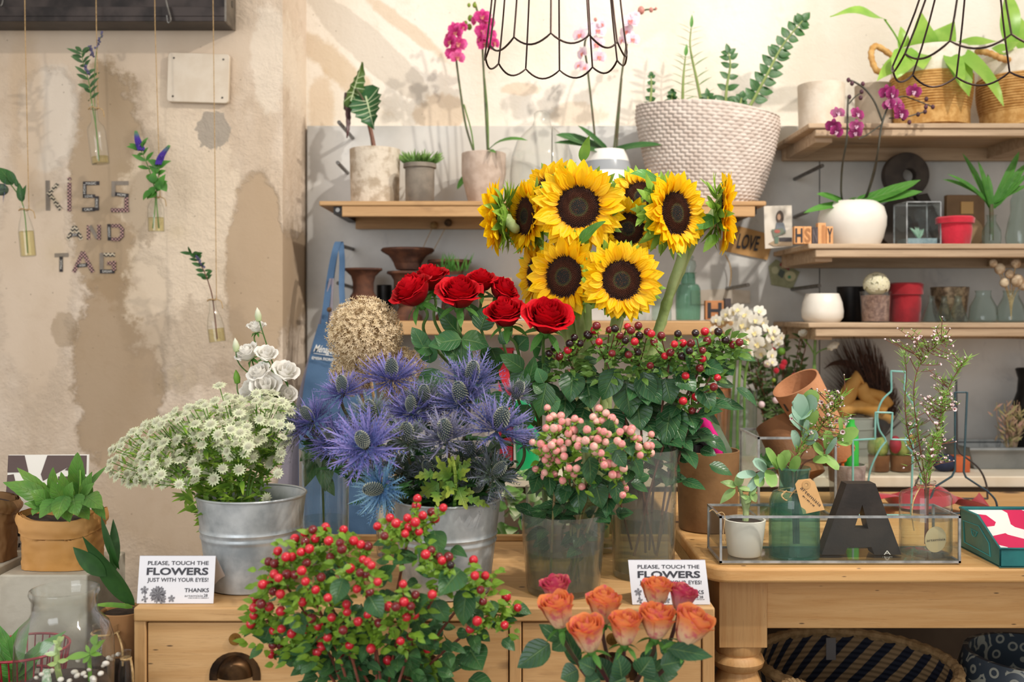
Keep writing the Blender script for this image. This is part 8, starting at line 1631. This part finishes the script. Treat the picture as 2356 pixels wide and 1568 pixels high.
for i, hs in grp.items():
    f3 = P(560 + r.uniform(-50, 30), 1300, 1.74 + r.uniform(-.03, .03)); t = T('astrantia_sprig', lab[i], 'flower sprig', f3); cx, cy = cen[i]; dn = 1.72 - .10 * (1 - ((cx - 470) / 240) ** 2) + r.uniform(-.02, .06); node = P(cx + (575 - cx) * .38, cy + (1130 - cy) * .42, dn + .05); b = MB(); bl = MB()
    b.tube(cr([f3, P(555 + (cx - 555) * .25, 1148, 1.73), node], 8), .002, 5)
    for x, y in hs:
        q = P(x, y, dn + r.uniform(-.06, .04) + .02); ax = V(((x - 540) / 420 + r.uniform(-.35, .35), -.55 + r.uniform(-.4, .25), .65 + r.uniform(-.3, .3) - (y - 1000) / 300)).normalized(); Mx = frame(q, ax) @ Matrix.Rotation(r.uniform(0, 1), 4, 'Z') @ Matrix.Scale(S(r.uniform(12, 16.5), q.y), 4); o = inst(me_br, 'flower_head', t, Mx); sub(me_ce, 'pincushion', o)
        c = bez(node, node.lerp(q, .6) - V((0, 0, .01)), q, 5); b.tube(c, .0009, 4)
        for k in range(3): p = c[r.randrange(1, 5)]; bl.leaf(p, (r.uniform(-1, 1), r.uniform(-.8, .4), r.uniform(-.3, 1)), (0, -.6, .8), S(r.uniform(14, 28), 1.7), S(6, 1.7), 'lance', .3, .2, 4, 1)
    for k in range(20): p = node.lerp(f3, r.uniform(0, .55)); bl.leaf(p, (r.uniform(-1, .6), r.uniform(-.8, .3), r.uniform(-.2, .9)), (0, -.6, .8), S(r.uniform(26, 52), 1.7), S(12, 1.7), 'ovate', .5, .2, 6, 1, jag=.3, jn=3)
    part(b, 'stem', m_ast, t); part(bl, 'foliage', m_asl, t)

# ------------------------------------------------------------------ white lisianthus, alliums
m_lis = MG('lisianthus_petal', '#e6ecc8', '#fbf8f2', .0, .45, rough=.6, trans=.3); lis_me = [rose_mesh(1, 1.45, 4, .8, s_, m_lis, .45, .09) for s_ in (51, 52)]
fl_ = (746, 1270, 1.88)
for x, y, s_, ax, lb, dd in ((590, 752, 20, (0, -.3, .95), 'topmost white lisianthus bloom on a tall stem', 1.80), (570, 812, 27, (-.45, -.4, .7), 'white lisianthus bloom at the upper left of the group', 1.79), (612, 815, 24, (.25, -.5, .8), 'white lisianthus bloom beside the upper left one', 1.77), (598, 858, 26, (-.3, -.6, .7), 'white lisianthus bloom in the centre of the group', 1.76), (656, 856, 29, (.4, -.5, .75), 'white lisianthus bloom at the right before the grey cloth', 1.77), (612, 890, 33, (.1, -.7, .65), 'largest white lisianthus bloom, above the astrantia', 1.75), (575, 895, 26, (-.6, -.5, .5), 'white lisianthus bloom lowest on the left', 1.77), (660, 908, 22, (.3, -.6, .6), 'white lisianthus bloom half hidden by the blue sea holly', 1.78)):
    t = T('lisianthus', lb, 'flower', P(*fl_)); ax = V(ax).normalized(); sc = S(s_, dd); c = P(x, y, dd) - ax * sc * .6; Mx = frame(c, ax) @ Matrix.Rotation(x, 4, 'Z') @ Matrix.Scale(sc, 4); inst(lis_me[int(x) % 2], 'bloom', t, Mx); inst(sep_me, 'calyx', t, Mx @ Matrix.Scale(.75, 4)); b = MB(); b.tube(cr([c, c - ax * .02 - V((0, 0, .01)), P(690, 950, 1.83), P(735, 1040, 1.87), P(*fl_)], 8), .0016, 6); part(b, 'stem', m_rst, t)
for x, y, lb in ((594, 725, 'highest closed lisianthus bud above the topmost white bloom'), (543, 795, 'closed lisianthus bud at the far left of the white blooms'), (545, 868, 'small green lisianthus bud low at the left of the white blooms')):
    t = T('lisianthus_bud', lb, 'flower bud', P(*fl_)); b = MB(); q = P(x, y, 1.79); b.lathe([(0, -.012), (.005, -.010), (.0062, 0), (.004, .008), (0, .015)], 12, frame(q, (-.1, -.1, 1))); part(b, 'bud', m_leafl if y > 850 else MG('lis_bud', '#b9cc86', '#f0efdc', trans=.2), t); b = MB(); b.tube(cr([q, P(x + 14, y + 50, 1.79), P(660, 920, 1.82), P(735, 1040, 1.87), P(*fl_)], 8), .0013, 5); part(b, 'stem', m_rst, t)
t = T('vase_greens', 'broad green leaves hanging inside the clear glass cylinder', 'leaf cluster', P(*fl_))
for x0, y0, x1, y1, w_ in ((735, 1040, 700, 1120, 40), (748, 1050, 748, 1130, 44), (730, 1030, 690, 1060, 34), (755, 1040, 800, 1080, 36), (740, 1090, 770, 1140, 30), (720, 1020, 705, 1085, 40), (760, 1020, 790, 1060, 40), (770, 1030, 820, 1050, 30)): part(lf(MB(), x0, y0, x1, y1, w_, 1.87, 1.85, .4, fold=.2), 'leaf', m_leafd, t)
def allium(label, x, y, rpx, d, n_, seed):
    r = random.Random(seed); c = P(x, y, d); Rr = S(rpx, d); foot = P(905, 1290, 1.95); t = T('dried_allium', label, 'dried flower', foot); b = MB(); b.sphere(c, Rr * .5, 16, 12, g=0)
    for k in range(n_):
        v = V((r.gauss(0, 1), r.gauss(0, 1), r.gauss(0, 1))).normalized(); q = c + v * Rr * r.uniform(.74, .99); e = v.orthogonal().normalized() * .0006; b.add([c + v * Rr * .45 + e, c + v * Rr * .45 - e, q], [(0, 1, 2)], [.2, .2, .6])
        x_ = v.orthogonal().normalized(); y_ = v.cross(x_); a0 = r.uniform(0, 6)
        for j in range(5):
            a = a0 + 2 * pi * j / 5; dr = x_ * cos(a) + y_ * sin(a); s2 = v.cross(dr); L = S(r.uniform(5.5, 8.5), d); b.add([q + s2 * L * .2, q + (dr + v * .7) * L, q - s2 * L * .2], [(0, 1, 2)], [.5, 1, .5])
    part(b, 'seed_head', MG('allium_straw', '#ccb088', '#f8e6c4', .1, 1, c2='#dcc69a', nsc=60, namt=.6, rough=.85, trans=.2), t); b = MB(); b.tube(cr([c, P((x + 905) / 2, 1000, d), foot], 8), .003, 6); part(b, 'stem', m_twine, t)
allium('largest dried straw-coloured allium ball, above the sea holly', 838, 768, 88, 1.84, 2600, 1); allium('dried allium ball lower right, behind the top violet sea holly', 922, 860, 62, 1.90, 1300, 2); allium('dried allium ball lower left under the largest one', 812, 858, 52, 1.88, 1000, 3)
# a plain vase hidden behind the buckets carries the alliums
vase('clear glass vase of the dried alliums behind the sea holly bucket', 905, 1.95, 1100, 42, 38, 1200, m_glass, m_water)
# ------------------------------------------------------------------ variegated plant low behind the cabinet, things on the back counter
t = T('variegated_plant', 'pale variegated leafy plant low behind the cabinet', 'potted plant', (.02, 2.38, 0)); b = MB(); b.lathe([(0, .001), (.10, .001), (.13, .50), (.12, .50), (.11, .45), (0, .45)], 28, Matrix.Translation((.02, 2.38, 0))); part(b, 'pot_body', m_white, t); b = MB(); r = random.Random(3)
for k in range(190): a, e = r.uniform(0, 6.28), r.random(); b.leaf((.02 + .16 * e * cos(a), 2.38 + .12 * e * sin(a), .50 + .36 * r.random()), (cos(a), sin(a) - .4, r.uniform(-.3, .8)), (0, -.7, .7), r.uniform(.04, .07), r.uniform(.03, .045), 'ovate', .5, .15, 5, 1)
part(b, 'foliage', MG('variegated_leaf', '#6f9c4c', '#e6ecc8', .35, .9, c2='#4f8038', nsc=30, trans=.25), t)
b = MB(); b.lathe(prof(2.7, [(0, -zc - .001), (26, -zc - .001), (34, 925), (33, 922), (0, 960)]), 24, at(1214, 2.7)); solo(b, 'green_tumbler', M('emerald_plastic', '#0f9a5c', None, rough=.35), 'emerald green tumbler behind the red rose leaves', 'tumbler')
for cx, w_, h0, cl, lb in ((1165, 18, 800, '#c22032', 'red striped carton behind the red rose stems'), (1188, 10, 805, '#e6ddd6', 'white striped carton behind the red rose stems'), (1322, 16, 850, '#d98a86', 'salmon pink carton behind the dark berries')):
    b = MB(); c = P(cx, 900, 2.82); b.bb(c.x - S(w_, 2.82), c.x + S(w_, 2.82), 2.80, 2.86, zc + .001, zpx(h0, 2.82)); solo(b, 'carton', M('carton_' + cl[1:], cl), lb, 'carton', bevel=.001)

# ------------------------------------------------------------------ wire lampshade frames
def lampshade(label, cx, cy, hw, d, n_, top, a0):
    c = P(cx, cy, d); Rr = S(hw, d); t = T('lampshade_frame', label, 'lampshade', c); mt = M('bronze_wire', '#4a3a34', '#3a2c28', 20, .4, .8)
    pts = []
    for k in range(n_):
        for j in range(10): f = j / 10; a = a0 + 2 * pi * (k + f) / n_; pts.append(V((c.x + Rr * cos(a), c.y + Rr * sin(a), c.z - Rr * .13 * sin(pi * f) ** .9)))
    b = MB(); b.tube(pts, .0017, 6, closed=True); part(b, 'scalloped_ring', mt, t); b = MB(); rt = Rr * top; ht = Rr * 1.9
    b.tube([V((c.x + rt * cos(2 * pi * k / 36), c.y + rt * sin(2 * pi * k / 36), c.z + ht)) for k in range(36)], .0017, 6, closed=True); part(b, 'top_ring', mt, t)
    for k in range(n_): a = a0 + 2 * pi * k / n_; b = MB(); b.tube(bez(c + V((Rr * cos(a), Rr * sin(a), 0)), c + V((Rr * (top + .25 * (1 - top)) * cos(a), Rr * (top + .25 * (1 - top)) * sin(a), ht * .5)), c + V((rt * cos(a), rt * sin(a), ht)), 6), .0016, 5); part(b, 'wire_rib', mt, t)
    b = MB(); b.tube([c + V((0, 0, ht)), c + V((0, 0, 1.2))], .003, 6); b.tube([c + V((-rt, 0, ht)), c + V((rt, 0, ht))], .0016, 5); part(b, 'cord', m_black, t)
lampshade('bare wire lampshade frame with scalloped rim hanging above the sunflowers', 1278, 122, 163, 1.70, 12, .82, radians(-6))
lampshade('bare wire lampshade frame hanging at the upper right before the rope baskets', 2258, 132, 192, 1.55, 10, .42, radians(10))
